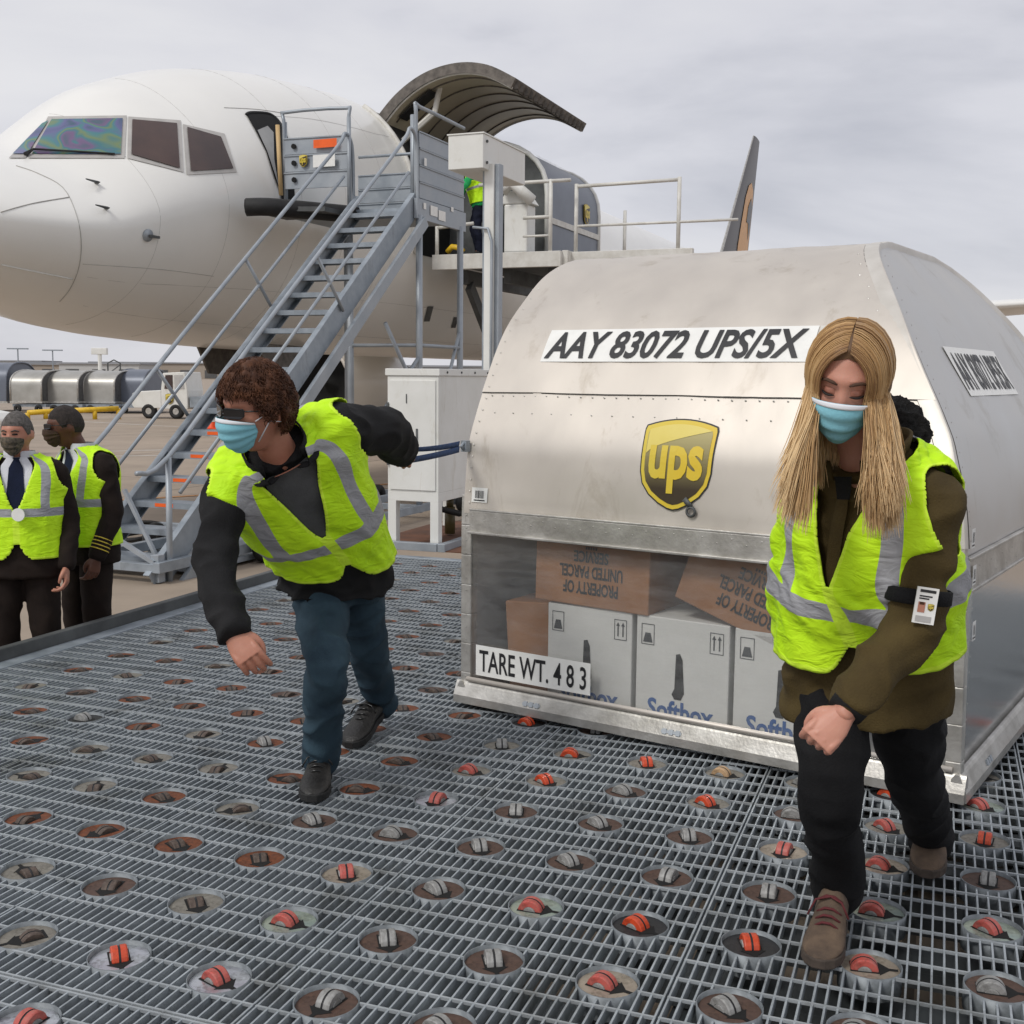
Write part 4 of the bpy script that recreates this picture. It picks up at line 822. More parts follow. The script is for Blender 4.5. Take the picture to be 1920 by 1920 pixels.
rail('guard_rail', [zz(T0 - 0.1, P0 + 0.02) + UPZ * 0.5, zz(T0 - 0.1, P0 + 0.02) + UPZ * 1.22, zz(T0 - 0.1, P0 + 0.06) + UPZ * 1.32, zz(T0 - 0.05, P1 - SW - 0.12) + UPZ * 1.32, zz(T0 - 0.05, P1 - SW - 0.07) + UPZ * 1.22, zz(T0 - 0.05, P1 - SW - 0.07) + UPZ * 0.3], 0.024, n=3)
rail('guard_rail', [zz(T1, P0 + 0.3) + UPZ * 0.98, zz(T1, P1) + UPZ * 0.98], 0.022, n=1)
rail('guard_rail', [zz(T0 + 0.04, P1 - 0.02), zz(T0 + 0.04, P1 - 0.02) + UPZ * 1.22, zz(T0 + 0.14, P1 - 0.02) + UPZ * 1.3, zz(T1 + 0.1, P1 - 0.02) + UPZ * 1.3], 0.026, n=3)
rail('guard_post', [zz(T0 + 0.12, P1 - 0.1), zz(T0 + 0.12, P1 - 0.1) + UPZ * 1.2], 0.04, n=1)
M['wood'] = mat('pale_wood', (0.55, 0.38, 0.18), 0.6, 0, var=0.15, scale=8, stretch=(1, 1, 0.2))
MB().tube([zz(T0 - 0.16, P0) + UPZ * 0.22, zz(T0 - 0.16, P0 - 0.04) + UPZ * 1.15], 0.03, 8).build('padded_post', M['wood'], stairs, True)
# stickers on the guard
gp = lambda x, y, o: zz(T0 - 0.13 - o, P0 + 0.5) + PP * x + UPZ * y
for (x, y, w, h, m) in ((0.18, 0.87, 0.36, 0.11, 'orange'), (0.16, 0.645, 0.34, 0.16, 'paper')): MB().add([gp(x + a * w / 2, y + c * h / 2, 0) for a, c in ((-1, -1), (1, -1), (1, 1), (-1, 1))], [(0, 1, 2, 3)]).build('warning_sticker', M[m], stairs, fix=False)
emblem(lambda x, y, l: gp(-0.16 + x, 0.66 + y, 0.004 * l), 0.13, 0.165, stairs, 0)
for (x, y) in ((-0.31, 0.86), (-0.31, 0.64), (-0.31, 0.42)): MB().cyl(gp(x, y, 0.0), PD, 0.035, 0.02, 12).build('plank_hole', M['dark'], stairs)  # dark discs paint the shade of the holes
ks = lambda x, y, o: zz(T0 + 0.55 + x, P1 + 0.045 + o) + UPZ * y
for (x, y, w, h) in ((-0.1, 0.0, 0.22, 0.13), (0.15, -0.03, 0.22, 0.13), (-0.38, 0.03, 0.08, 0.08), (-0.36, 0.60, 0.07, 0.10), (0.48, 0.1, 0.08, 0.06)): MB().add([ks(x + a * w / 2, y + c * h / 2, 0) for a, c in ((-1, -1), (1, -1), (1, 1), (-1, 1))], [(0, 1, 2, 3)]).build('white_sticker', M['paper'], stairs, fix=False)
# cables lying by the stairs
b = MB(); cr2 = random.Random(5); c = atz(272, 1012, GZ + 0.03)
b.tube([c + V(0.35 * math.cos(a) * (1 + 0.25 * math.sin(3 * a)), 0.45 * math.sin(a) * (1 + .2 * math.cos(2.3 * a)), 0.02 + 0.004 * a + 0.03 * (1 + math.sin(2.2 * a))) for a in np.linspace(0, 22, 90)], 0.022, 6)
tag(b.build('cable_coil', M['black'], None, True), 'black cable coil lying on the apron beneath the boarding stairs', 'cable')

# ------------------------------------------------------------------ white control cabinet and mast
KC = atz(822, 1021, 0.03); KP, KD = EA, EB
cab = thing('control_cabinet', 'white metal cabinet on four legs at the back rim of the deck', 'cabinet', KC)
def kc(x, y, z): return KC - KP * x + KD * y + V(0, 0, z)
CWd, CDp = 0.49, 1.28
RZ = Matrix.Rotation(ang, 3, 'Z')
MB().box(kc(CWd / 2, CDp / 2, 0.96), (CWd, CDp, 1.02), RZ).build('cabinet_body', M['white'], cab, bevel=0.004)
MB().box(kc(CWd / 2, CDp / 2, 1.50), (CWd + 0.03, CDp + 0.03, 0.06), RZ).build('cabinet_lid', M['white'], cab, bevel=0.004)
MB().box(kc(CWd / 2, CDp / 2, 0.41), (CWd, CDp, 0.08), RZ).build('leg_frame', M['white'], cab, bevel=0.003)
MB().box(kc(CWd / 2, -0.006, 0.95), (CWd - 0.05, 0.012, 0.96), RZ).build('cabinet_door', M['white'], cab, bevel=0.003)
for x in (0.04, CWd - 0.04):
    for y in (0.04, CDp - 0.04): MB().box(kc(x, y, 0.185), (0.08, 0.08, 0.37), RZ).build('leg', M['white'], cab, bevel=0.003)
for z in (0.72, 1.2): MB().box(kc(CWd - 0.01, -0.018, z), (0.02, 0.012, 0.07), RZ).build('hinge', M['galv_dark'], cab)
MB().box(kc(0.20, -0.016, 0.95), (0.015, 0.012, 0.12), RZ).build('handle', M['galv_dark'], cab); MB().box(kc(0.30, -0.014, 1.27), (0.008, 0.008, 0.08), RZ).build('handle', M['galv_dark'], cab)
for k in range(4): MB().cyl(kc(-0.018, 0.15 + k * 0.32, 1.50), KP, 0.010, 0.01, 8).build('lid_bolt', M['galv_dark'], cab)
b = MB(); b.tube([kc(CWd / 2, 0.5, 0.38), kc(CWd / 2, 0.55, 0.25), kc(CWd / 2 - .1, 0.8, 0.18), kc(-0.05, 1.05, 0.22), kc(-0.2, 1.3, 0.1)], 0.03, 8); b.build('cable', M['black'], cab, True)
base = MB().bar(kc(CWd + 0.6, -0.05, -0.02), kc(-0.02, -0.05, -0.02), 0.07, 0.07).bar(kc(-0.06, -0.08, -0.02), kc(-0.06, 1.6, -0.02), 0.07, 0.07).build('base_channel', M['galv_light'], cab, bevel=0.003)
b = MB().cyl(kc(0.28, 0.9, 0.1), (0, 0, 1), 0.05, 0.26, 12).cyl(kc(0.28, 0.9, 0.27), (0, 0, 1), 0.035, 0.08, 12); tag(b.build('bottle', mat('olive_plastic', (0.10, 0.08, 0.03), 0.4), None, True), 'dark olive bottle standing under the white cabinet', 'bottle')
M['rustfloor'] = mat('rusty_plate_floor', (0.17, 0.07, 0.035), 0.8, 0, col2=(0.08, 0.04, 0.025), scale=4)
MB().box(kc(CWd / 2, CDp / 2 + 0.3, -0.05), (1.1, 2.0, 0.01), RZ).build('floor_plate', M['rustfloor'], cab)
DM = 11.6
mast = thing('control_mast', 'white square mast with a long white box on top behind the container', 'mast', aty(921, 1100, DM) * 1.0)
mb0 = aty(920, 300, DM); mx0 = V(mb0.x, DM, 0); RM = Matrix.Rotation(-PHI, 3, 'Z')
MB().box(V(mx0.x, DM, 1.55), (0.10, 0.075, 4.0), RM).build('mast_tube', M['white'], mast, bevel=0.003)
MB().box(V(mx0.x, DM, 1.55) + PP * 0.075 + PD * 0.04, (0.045, 0.10, 4.0), RM).build('mast_channel', M['galv_light'], mast, bevel=0.003)
MB().box(V(mx0.x, DM, 1.55) - PP * 0.068 + PD * 0.03, (0.03, 0.06, 4.0), RM).build('mast_channel', M['galv'], mast, bevel=0.003)
tb = aty(842, 285, DM); zt = aty(880, 256, DM).z; zb = aty(880, 320, DM).z
bx = V(tb.x, tb.y, (zt + zb) / 2) + PP * 0.19
MB().box(bx + PD * 0.52, (0.37, 1.1, zt - zb), RM).build('top_box', M['white'], mast, bevel=0.006)
MB().box(bx + PD * 0.52 + V(0, 0, (zt - zb) / 2 + 0.006), (0.39, 1.12, 0.012), RM).build('box_lid', M['white'], mast)
for z in (-0.1, 0.1): MB().cyl(bx + PP * 0.19 - PD * -0.05 + V(0, 0, z), PP, 0.014, 0.02, 8).build('box_bolt', M['galv_dark'], mast)
MB().tube([V(mx0.x, DM, 2.95) - PD * .06 - PP * .16, V(mx0.x, DM, 2.93) - PD * 0.06, V(mx0.x, DM, 2.80) - PD * 0.07 + PP * 0.045, V(mx0.x, DM, 2.3) - PD * 0.07 + PP * 0.045, V(mx0.x, DM, 0.6) - PD * 0.07 + PP * 0.045], 0.014, 6).build('conduit', M['galv_light'], mast, True)

# ------------------------------------------------------------------ cargo loader at the main door
LT, LZ = 9.9, 3.55
ldr = thing('cargo_loader', 'white raised cargo loader platform with railings below the open cargo door', 'loader', pl(LT + 1.5, 3.4, GZ))
MB().box(pl(LT + 1.9, 3.42, LZ - 0.06), (2.3, 3.8, 0.10), RM).build('platform_floor', M['galv_dark'], ldr)
MB().bar(pl(LT, 2.25, LZ - 0.13), pl(LT, 4.58, LZ - 0.13), 0.10, 0.25).build('front_beam', M['white_chip'], ldr, bevel=0.006)
MB().bar(pl(LT + .05, 4.62, LZ - 0.10), pl(LT + 3.9, 4.62, LZ - 0.10), 0.10, 0.22).build('side_beam', M['white_chip'], ldr, bevel=0.006)
MB().bar(pl(LT + .3, 4.6, LZ - 0.08), pl(LT + .3, 6.7, LZ - 0.08), 0.12, 0.16).build('bridge_beam', M['white_chip'], ldr, bevel=0.006)
def wrail(name, pts, r=0.03): return MB().tube(pts, r, 8).build(name, M['white_chip'], ldr, True)
for (t, p, h) in ((LT, 2.32, 0.50), (LT, 4.38, 1.15), (LT + .3, 4.72, 1.10), (LT + .3, 6.45, 1.12), (LT + 3.5, 4.6, 1.1), (LT + .3, 5.6, 0.0)):
    if h: wrail('rail_post', [pl(t, p, LZ - 0.1), pl(t, p, LZ + h)], 0.033)
wrail('top_rail', [pl(LT + .3, 4.72, LZ + 1.06), pl(LT + .3, 6.45, LZ + 1.08)]); wrail('mid_rail', [pl(LT + .3, 4.72, LZ + 0.42), pl(LT + .3, 7.4, LZ + 0.42)], 0.022)
wrail('top_rail', [pl(LT, 3.1, LZ + 1.12), pl(LT, 4.72, LZ + 1.12)]); wrail('mid_rail', [pl(LT, 3.9, LZ + 0.55), pl(LT, 4.4, LZ + 0.55)], 0.03); wrail('mid_rail', [pl(LT, 2.32, LZ + 0.45), pl(LT, 3.0, LZ + 0.50)], 0.03)
wrail('mid_rail', [pl(LT, 4.38, LZ + 0.25), pl(LT, 3.9, LZ + 0.25)], 0.02)
MB().box(pl(LT + 0.3, 3.72, LZ + 0.40), (0.42, 0.4, 0.8), RM).build('operator_console', M['white'], ldr, bevel=0.03)
MB().prism([pl(LT + 0.1, 3.4, LZ + 0.8), pl(LT + 0.1, 4.0, LZ + 0.8), pl(LT + 0.1, 3.85, LZ + 1.0), pl(LT + 0.1, 3.55, LZ + 1.02)], PD * 0.4).build('console_top', M['white'], ldr, bevel=0.02)
MB().tube([pl(LT - .02, 3.55, LZ + 1.0), pl(LT - .05, 3.72, LZ + 1.12), pl(LT, 4.05, LZ + 0.82)], 0.10, 10).build('console_arm', M['white'], ldr, True)
for p_ in (2.7, 3.5, 4.3): MB().bar(pl(LT + .3, p_, LZ - 0.36), pl(LT + 3.4, p_, LZ - 0.36), 0.12, 0.24).build('floor_beam', M['galv_dark'], ldr)
for p_ in (2.75, 4.3):
    for a, c in ((0.4, 3.4), (3.4, 0.4)): MB().bar(pl(LT + a, p_, GZ + 0.6), pl(LT + c, p_, LZ - 0.5), 0.10, 0.20).build('scissor_arm', M['galv_dark'], ldr)
MB().box(pl(LT + 1.9, 3.5, GZ + 0.45), (2.2, 3.9, 0.5), RM).build('chassis', M['white_chip'], ldr, bevel=0.02)
for t in (LT + 0.6, LT + 3.2):
    for p_ in (2.3, 4.7): MB().lathe(pl(t, p_, GZ + 0.35), PP, [(0.15, -0.12), (0.32, -0.13), (0.35, -0.08), (0.35, 0.08), (0.32, 0.13), (0.15, 0.12)], 20, closed=True).build('wheel', M['black'], ldr, True)
M['yellow'] = mat('yellow_paint', (0.70, 0.45, 0.02), 0.5, 0, var=0.15, scale=6)
tag(MB().tube([pl(LT + .15, 2.45, LZ + 0.06), pl(LT + .12, 2.55, LZ + 0.14), pl(LT + .12, 2.68, LZ + 0.12), pl(LT + .15, 2.75, LZ + 0.05)], 0.05, 8).build('wheel_chock', M['yellow'], None, True), 'yellow chock lying at the edge of the loader platform', 'chock')
# blue grey container on the loader
M['bluegrey'] = mat('blue_grey_container_skin', (0.165, 0.185, 0.225), 0.4, 0.2, col2=(0.13, 0.145, 0.18), scale=1.5)
def arch_profile(w, h, n=9): return [(-w / 2, 0), (-w / 2, h * 0.50)] + [(-w / 2 * math.cos(a) ** 0.8, h * (0.50 + 0.5 * math.sin(a) ** 0.9)) for a in np.linspace(0, math.pi / 2, n)][1:] + [(w / 2 * math.cos(a) ** 0.8, h * (0.50 + 0.5 * math.sin(a) ** 0.9)) for a in np.linspace(math.pi / 2, 0, n)][1:-1] + [(w / 2, h * 0.50), (w / 2, 0)]
def igloo(label, c, ax, ay, w, L, h, skinm, endm, group=None, framem='white_chip', textline=None, band=None):
    """arch shaped freight container; ax across the arch, ay along the length"""
    t = thing('freight_container', label, 'container', c, group); P = arch_profile(w, h); f = lambda x, y, z: Vector(c) + ax * x + ay * y + V(0, 0, z)
    MB().grid([[f(x, y, z + 0.1) for x, z in P] for y in np.linspace(0, L, 4)]).build('curved_skin', M[skinm], t, True)
    for y in (0.02, L - 0.02): MB().poly([f(x * .99, y, z * .99 + 0.1) for x, z in P]).build('end_panel', M[endm], t)
    for y in (0, L): MB().tube([f(x, y, z + 0.1) for x, z in P], 0.045, 6).build('end_frame', M[framem], t, True)
    MB().box(f(0, L / 2, 0.06), (w + .06, L + .06, 0.1), Matrix((ax, ay, V(0, 0, 1))).transposed()).build('base', M['alu_rail'], t)
    if band is not None: MB().bar(f(w / 2 + 0.01, 0, h * band), f(w / 2 + 0.01, L, h * band), 0.03, 0.10).build('side_rail', M['white_chip'], t)
    return t
ic_ = igloo('blue grey freight container standing on the white loader platform', pl(LT + 1.05, 2.45, LZ), PP, PD, 2.95, 2.9, 1.95, 'bluegrey', 'galv_dark', None, 'white', None, 0.34)  # dark end panel colour stands for the shaded open inside
cs = lambda x, y, o: pl(LT + 1.05 + x, 2.45 + 1.475 * math.cos(R_(52)) ** 0.8 + y * -0.75 + o, LZ + 0.1 + 1.95 * (0.5 + 0.5 * math.sin(R_(52)) ** 0.9) + y * 0.65)
vs, fs = text_mesh('Worldwide Services', 1, 0.02); decal('container_lettering', fit(vs, 1.7, 0.11), fs, lambda x, y: cs(1.5 + x, y, 0.04), M['paper'], ic_)
emblem(lambda x, y, l: pl(LT + 1.05 + 2.1 + x, 3.945 + 0.006 * l, LZ + 1.0 + y), 0.36, 0.40, ic_, 0)
# ------------------------------------------------------------------ far side of the apron
M['igloo'] = mat('weathered_container_skin', (0.46, 0.45, 0.42), 0.4, 0.5, col2=(0.34, 0.33, 0.30), scale=1.2); M['igloo_end'] = mat('shadowed_container_end', (0.10, 0.10, 0.10), 0.6, 0.2, var=0.3)  # shade of the open container ends put into a flat dark colour
XR = V(0.985, -0.17, 0); YR = V(0.17, 0.985, 0)
GRP = 'freight containers parked across the apron'
names = ['silver arch container parked farthest left across the apron', 'silver arch container second from left across the apron', 'silver arch container third from left, open dark end toward the stairs']
D0 = 56.0
for k, (u, lab) in enumerate(((24, names[0]), (92, names[1]), (160, names[2]))):
    q = aty(u, 760, D0 + k * 0.3); q.z = GZ + 0.45
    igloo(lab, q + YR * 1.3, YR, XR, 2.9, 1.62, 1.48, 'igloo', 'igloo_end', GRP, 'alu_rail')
q = aty(224, 760, D0 + 1); q.z = GZ + 0.4; igloo('blue grey arch container parked beside the white tug', q + YR * 1.2, YR, XR, 2.6, 1.35, 1.62, 'bluegrey', 'bluegrey', GRP, 'bluegrey')
q = aty(2, 760, D0 + 1); q.z = GZ + 0.4; igloo('dark blue container at the left edge of the photo', q + YR * 1.2 - XR * 1.5, YR, XR, 2.6, 1.9, 1.9, 'bluegrey', 'bluegrey', GRP, 'bluegrey')
for k, u in enumerate((24, 92, 160, 224)):
    q = aty(u, 765, D0 - 0.2); q.z = GZ
    t = thing('container_dolly', ('low grey dolly under the %s container across the apron' % ('farthest left silver', 'second silver', 'third silver', 'blue grey')[k]), 'dolly', q, 'dollies under the parked containers')
    MB().box(q + XR * 0.8 + YR * 1.4 + V(0, 0, 0.35), (1.75, 2.6, 0.14), Matrix.Rotation(-0.17, 3, 'Z')).build('dolly_frame', M['galv'], t)
    for dx in (0.25, 1.35): MB().lathe(q + XR * dx + V(0, 0, 0.2), YR, [(0.05, -0.06), (0.18, -0.06), (0.2, 0), (0.18, 0.06), (0.05, 0.06)], 14, closed=True).build('wheel', M['black'], t, True)
for (u0, u1, v) in ((52, 118, 774), (132, 222, 770)):
    a, c = aty(u0, v, 48), aty(u1, v - 4, 49); t = thing('guard_barrier', 'low yellow pipe barrier %s' % ('left of the two uniformed men heads' if u0 < 100 else 'between the men heads and the stairs'), 'barrier', (a.x, a.y, GZ), 'yellow barriers on the apron')
    MB().tube([a, c], 0.11, 8).build('rail', M['yellow'], t, True)
    for q in (a, c, (a + c) / 2): MB().tube([(q.x, q.y, GZ), (q.x, q.y, q.z)], 0.10, 8).build('post', M['yellow'], t, True)
# white tug
TQ = aty(248, 778, 50); TQ.z = GZ; tug = thing('baggage_tug', 'small white tug truck with gold shield on its door across the apron', 'truck', TQ + XR * 1.2)
def tg(x, y, z): return TQ + XR * x + YR * y + V(0, 0, z)
RT3 = Matrix((XR, YR, V(0, 0, 1))).transposed()
def tside(pts): return [tg(x, 0, z) for x, z in pts]
MB().prism(tside([(0.0, 0.55), (0.02, 1.05), (0.15, 1.15), (1.35, 1.22), (1.35, 0.45), (0.1, 0.45)]), YR * 1.5).build('bonnet', M['white'], tug, bevel=0.03)
MB().prism(tside([(1.35, 0.42), (1.35, 1.25), (1.45, 1.95), (2.45, 2.0), (2.55, 1.2), (2.55, 0.42)]), YR * 1.6).build('cab', M['white'], tug, bevel=0.03)
MB().prism([tg(1.52, -0.02, 1.28), tg(1.58, -0.02, 1.86), tg(1.9, -0.02, 1.87), tg(1.9, -0.02, 1.28)], YR * 0.03).build('window', M['pane'], tug); MB().prism([tg(1.98, -0.02, 1.28), tg(1.98, -0.02, 1.87), tg(2.38, -0.02, 1.88), tg(2.42, -0.02, 1.28)], YR * 0.03).build('window', M['alu_dull'], tug)
MB().prism([tg(2.6, 0.1, 0.5), tg(4.6, 0.1, 0.5), tg(4.6, 0.1, 0.95), tg(2.6, 0.1, 0.95)], YR * 1.4).build('rear_deck', M['galv'], tug)
emblem(lambda x, y, l: tg(1.75 + x, -0.03 - 0.006 * l, 0.85 + y), 0.38, 0.45, tug, 0)
for x in (0.75, 2.0, 3.9): w = MB().lathe(tg(x, 0.12, 0.32), YR, [(0.14, -0.12), (0.30, -0.12), (0.33, -0.06), (0.33, 0.06), (0.30, 0.12), (0.14, 0.12)], 18, closed=True).build('wheel', M['black'], tug, True); MB().cyl(tg(x, 0.02, 0.32), YR, 0.15, 0.03, 12).build('rim', M['alu_rail'], w)
# light tower
q = aty(188, 700, 75); q.z = GZ; t = thing('lighting_tower', 'white floodlight tower standing behind the parked containers', 'light tower', q)
MB().tube([q, (q.x, q.y, 2.9)], 0.13, 8).build('mast', M['white'], t); MB().box((q.x, q.y, 2.85), (1.0, 0.3, 0.42)).build('lamp_head', M['white'], t, bevel=0.03)
MB().tube([(q.x + .5, q.y, 1.3), (q.x + .5, q.y, 2.1), (q.x + .9, q.y, 2.3), (q.x + 1.3, q.y, 2.1), (q.x + 1.3, q.y, 1.3)], 0.05, 6).tube([(q.x + .5, q.y, 1.4), (q.x + 1.3, q.y, 2.0)], 0.04, 6).build('cage', M['galv_dark'], t)
MB().box((q.x + 0.5, q.y, 0.6), (2.0, 1.2, 1.5)).build('generator', M['white_chip'], t, bevel=0.05)
M['cone'] = mat('orange_cone', (0.86, 0.09, 0.015), 0.5, 0, var=0.08)
q = atz(398, 804, GZ); t = thing('traffic_cone', 'bright orange traffic cone seen between the stair rails', 'cone', q)
MB().lathe(q, (0, 0, 1), [(0.16, 0.03), (0.15, 0.05), (0.03, 0.72), (0.001, 0.72)], 16).build('cone_body', M['cone'], t, True); MB().box(q + V(0, 0, 0.02), (0.4, 0.4, 0.04)).build('cone_base', M['cone'], t); MB().lathe(q, (0, 0, 1), [(0.121, 0.25), (0.095, 0.42)], 16).build('white_collar', M['paper'], t, True)
# white vehicle cut by the left edge
q = atz(-85, 862, GZ); t = thing('parked_van', 'white vehicle with a dark wheel cut off by the left edge', 'van', q)
fx = lambda x, y, z: q + V(x, y, z)
MB().prism([fx(-3.5, 0, 0.35), fx(0.55, 0, 0.35), fx(0.75, 0, 0.55), fx(0.78, 0, 0.85), fx(0.55, 0, 1.0), fx(0.0, 0, 1.1), fx(-0.55, 0, 1.62), fx(-3.5, 0, 1.65)], V(0, 1.8, 0)).build('body', M['white'], t, bevel=0.06)
MB().prism([fx(-0.15, -0.01, 1.08), fx(-0.62, -0.01, 1.54), fx(-1.5, -0.01, 1.55), fx(-1.5, -0.01, 1.08)], V(0, 0.03, 0)).build('window', M['glass_dark'], t)
MB().box(fx(0.7, 0.2, 0.75), (0.2, 0.3, 0.18)).build('headlight', M['alu_dull'], t, bevel=0.02)
for x in (-0.05, -2.7): w = MB().lathe(fx(x, 0.05, 0.34), (0, 1, 0), [(0.2, -0.1), (0.33, -0.1), (0.36, 0), (0.33, 0.1), (0.2, 0.1)], 20, closed=True).build('wheel', M['black'], t, True); MB().cyl(fx(x, -0.03, 0.34), (0, 1, 0), 0.2, 0.04, 14).build('rim', M['alu_rail'], w)
# low buildings and trees on the horizon
cb = random.Random(11); cols = ['far_tan', 'far_grey', 'far_white', 'far_brick']
M['far_tan'] = mat('tan_wall', (0.34, 0.29, 0.24), 0.8); M['far_grey'] = mat('grey_wall', (0.30, 0.31, 0.33), 0.8); M['far_white'] = mat('pale_wall', (0.48, 0.48, 0.47), 0.8); M['far_brick'] = mat('brick_wall', (0.20, 0.10, 0.085), 0.85)
where = ['leftmost on the horizon', 'second from left on the horizon', 'third from left on the horizon', 'fourth from left, behind the tug', 'reddish one behind the stairs', 'behind the upper stair treads', 'seen under the belly beside the mast', 'far right of the aircraft belly']
for k, (u, w, h, m, D) in enumerate(((-60, 60, 5.5, 'far_white', 420), (60, 38, 4.2, 'far_tan', 380), (135, 30, 4.8, 'far_grey', 400), (205, 24, 4.4, 'far_white', 360), (262, 30, 5.4, 'far_brick', 430), (330, 44, 5.0, 'far_tan', 390), (700, 60, 4.6, 'far_grey', 400), (860, 50, 5.0, 'far_white', 420))):
    q = aty(u, 700, D); q.z = GZ; t = thing('terminal_building', 'low flat roofed building, %s' % where[k], 'building', q, 'low buildings on the horizon')
    MB().box(q + V(0, 0, h / 2), (w, 18, h)).build('wall', M[m], t); MB().box(q + V(0, 0, h + 0.2), (w + 1, 19, 0.4)).build('roof', M['far_grey'], t)
    for x in np.arange(-w / 2 + 4, w / 2 - 2, 8): MB().box(q + V(x, -9.02, 1.6), (4, 0.1, 2.6)).build('dock_door', M['igloo_end'], t)
for k, (u, D) in enumerate(((35, 180), (100, 190))):
    q = aty(u, 700, D); q.z = GZ; t = thing('lamp_post', 'tall thin apron lamp post, %s of the two over the containers' % ('left one', 'right one')[k], 'lamp post', q, 'apron lamp posts')
    MB().tube([q, (q.x, q.y, 4.9)], 0.10, 6).build('pole', M['galv'], t); MB().box((q.x, q.y, 5.0), (3.2, 0.4, 0.2)).build('lamp_arms', M['galv'], t)
M['leaf'] = mat('bare_winter_trees', (0.10, 0.075, 0.06), 0.9, 0, col2=(0.055, 0.05, 0.04), scale=0.6)
b = MB(); ct = random.Random(2)
for k in range(2600):
    u = ct.uniform(-150, 1950); D = ct.uniform(470, 560); q = aty(u, 700, D); hh = 3.0 + 3.2 * abs(noise.noise(V(u * 0.013, 3.3, 0))) + 1.6 * noise.noise(V(u * .06, 1, 0)); z = GZ + hh * math.sqrt(ct.random()); s = ct.uniform(0.5, 1.3)
    a1, a2, a3 = [V(ct.uniform(-s, s), ct.uniform(-s, s), ct.uniform(-s * .7, s * .7)) for _ in range(3)]; c = V(q.x, D, z); b.add([c + a1, c + a2, c + a3], [(0, 1, 2)])
tr = b.build('treeline', M['leaf'], None, fix=False); tr['kind'] = 'stuff'; tr['label'] = 'dark bare treeline along the horizon'
# ------------------------------------------------------------------ people
def rem(parts, voxel, smooth=2, name='body'):
    """one continuous surface out of overlapping closed shells"""
    b = MB()
    for vs, fs in parts: b.add(vs, fs)
    me = b.mesh(name, []); bm = bmesh.new(); bm.from_mesh(me); bmesh.ops.recalc_face_normals(bm, faces=bm.faces); bm.to_mesh(me); bm.free()
    o = bpy.data.objects.new(name, me); COL.objects.link(o)
    r = o.modifiers.new('r', 'REMESH'); r.mode = 'VOXEL'; r.voxel_size = voxel; r.adaptivity = 0
    if smooth: s = o.modifiers.new('s', 'SMOOTH'); s.iterations = smooth; s.factor = 0.5
    dg = bpy.context.evaluated_depsgraph_get(); dg.update(); m2 = bpy.data.meshes.new_from_object(o.evaluated_get(dg)); bpy.data.objects.remove(o); bpy.data.meshes.remove(me)
    n = len(m2.vertices); co = np.empty(n * 3, 'f'); m2.vertices.foreach_get('co', co); nf = [tuple(p.vertices) for p in m2.polygons]; bpy.data.meshes.remove(m2)
    return co.reshape(-1, 3), nf
def wrinkle(co, fs, amp, sc, seed=0.0, stretch=(1, 1, 1)):
    me = bpy.data.meshes.new('t'); me.from_pydata([tuple(map(float, c)) for c in co], [], fs); me.update(); nr = np.empty(len(co) * 3, 'f'); me.vertices.foreach_get('normal', nr); nr = nr.reshape(-1, 3); bpy.data.meshes.remove(me)
    d = np.array([1 - 2 * abs(noise.noise(V(c[0] * sc * stretch[0] + seed, c[1] * sc * stretch[1], c[2] * sc * stretch[2] + 0.6 * noise.noise(V(c[0] * 5, c[1] * 5, c[2] * 5 + seed))))) for c in co]) - 0.5
    return co + nr * (d * amp)[:, None], fs
def obj_from(name, co, fs, m, parent, smooth=True):
    me = bpy.data.meshes.new(name); me.from_pydata([tuple(map(float, c)) for c in co], [], fs); me.update(); me.materials.append(m)
    if smooth: me.polygons.foreach_set('use_smooth', [True] * len(me.polygons))
    return link(name, me, parent)
def tubeshape(pts, rad, seg=16, n=5, squash=None):
    """closed tapered limb; rad per joint"""
    P = catmull([list(p) + [r] for p, r in zip(pts, rad)], n); c0 = Vector(P[0][:3]); c1 = Vector(P[-1][:3]); b = MB()
    d0 = (Vector(P[1][:3]) - c0).normalized(); d1 = (c1 - Vector(P[-2][:3])).normalized(); r0, r1 = P[0][3], P[-1][3]
    pts2 = [c0 - d0 * r0 * 0.75, c0 - d0 * r0 * 0.45] + [Vector(p[:3]) for p in P] + [c1 + d1 * r1 * 0.45, c1 + d1 * r1 * 0.75]; rr = [r0 * 0.35, r0 * 0.85] + [float(p[3]) for p in P] + [r1 * 0.85, r1 * 0.35]
    b.tube(pts2, rr, seg); return b.v, b.f
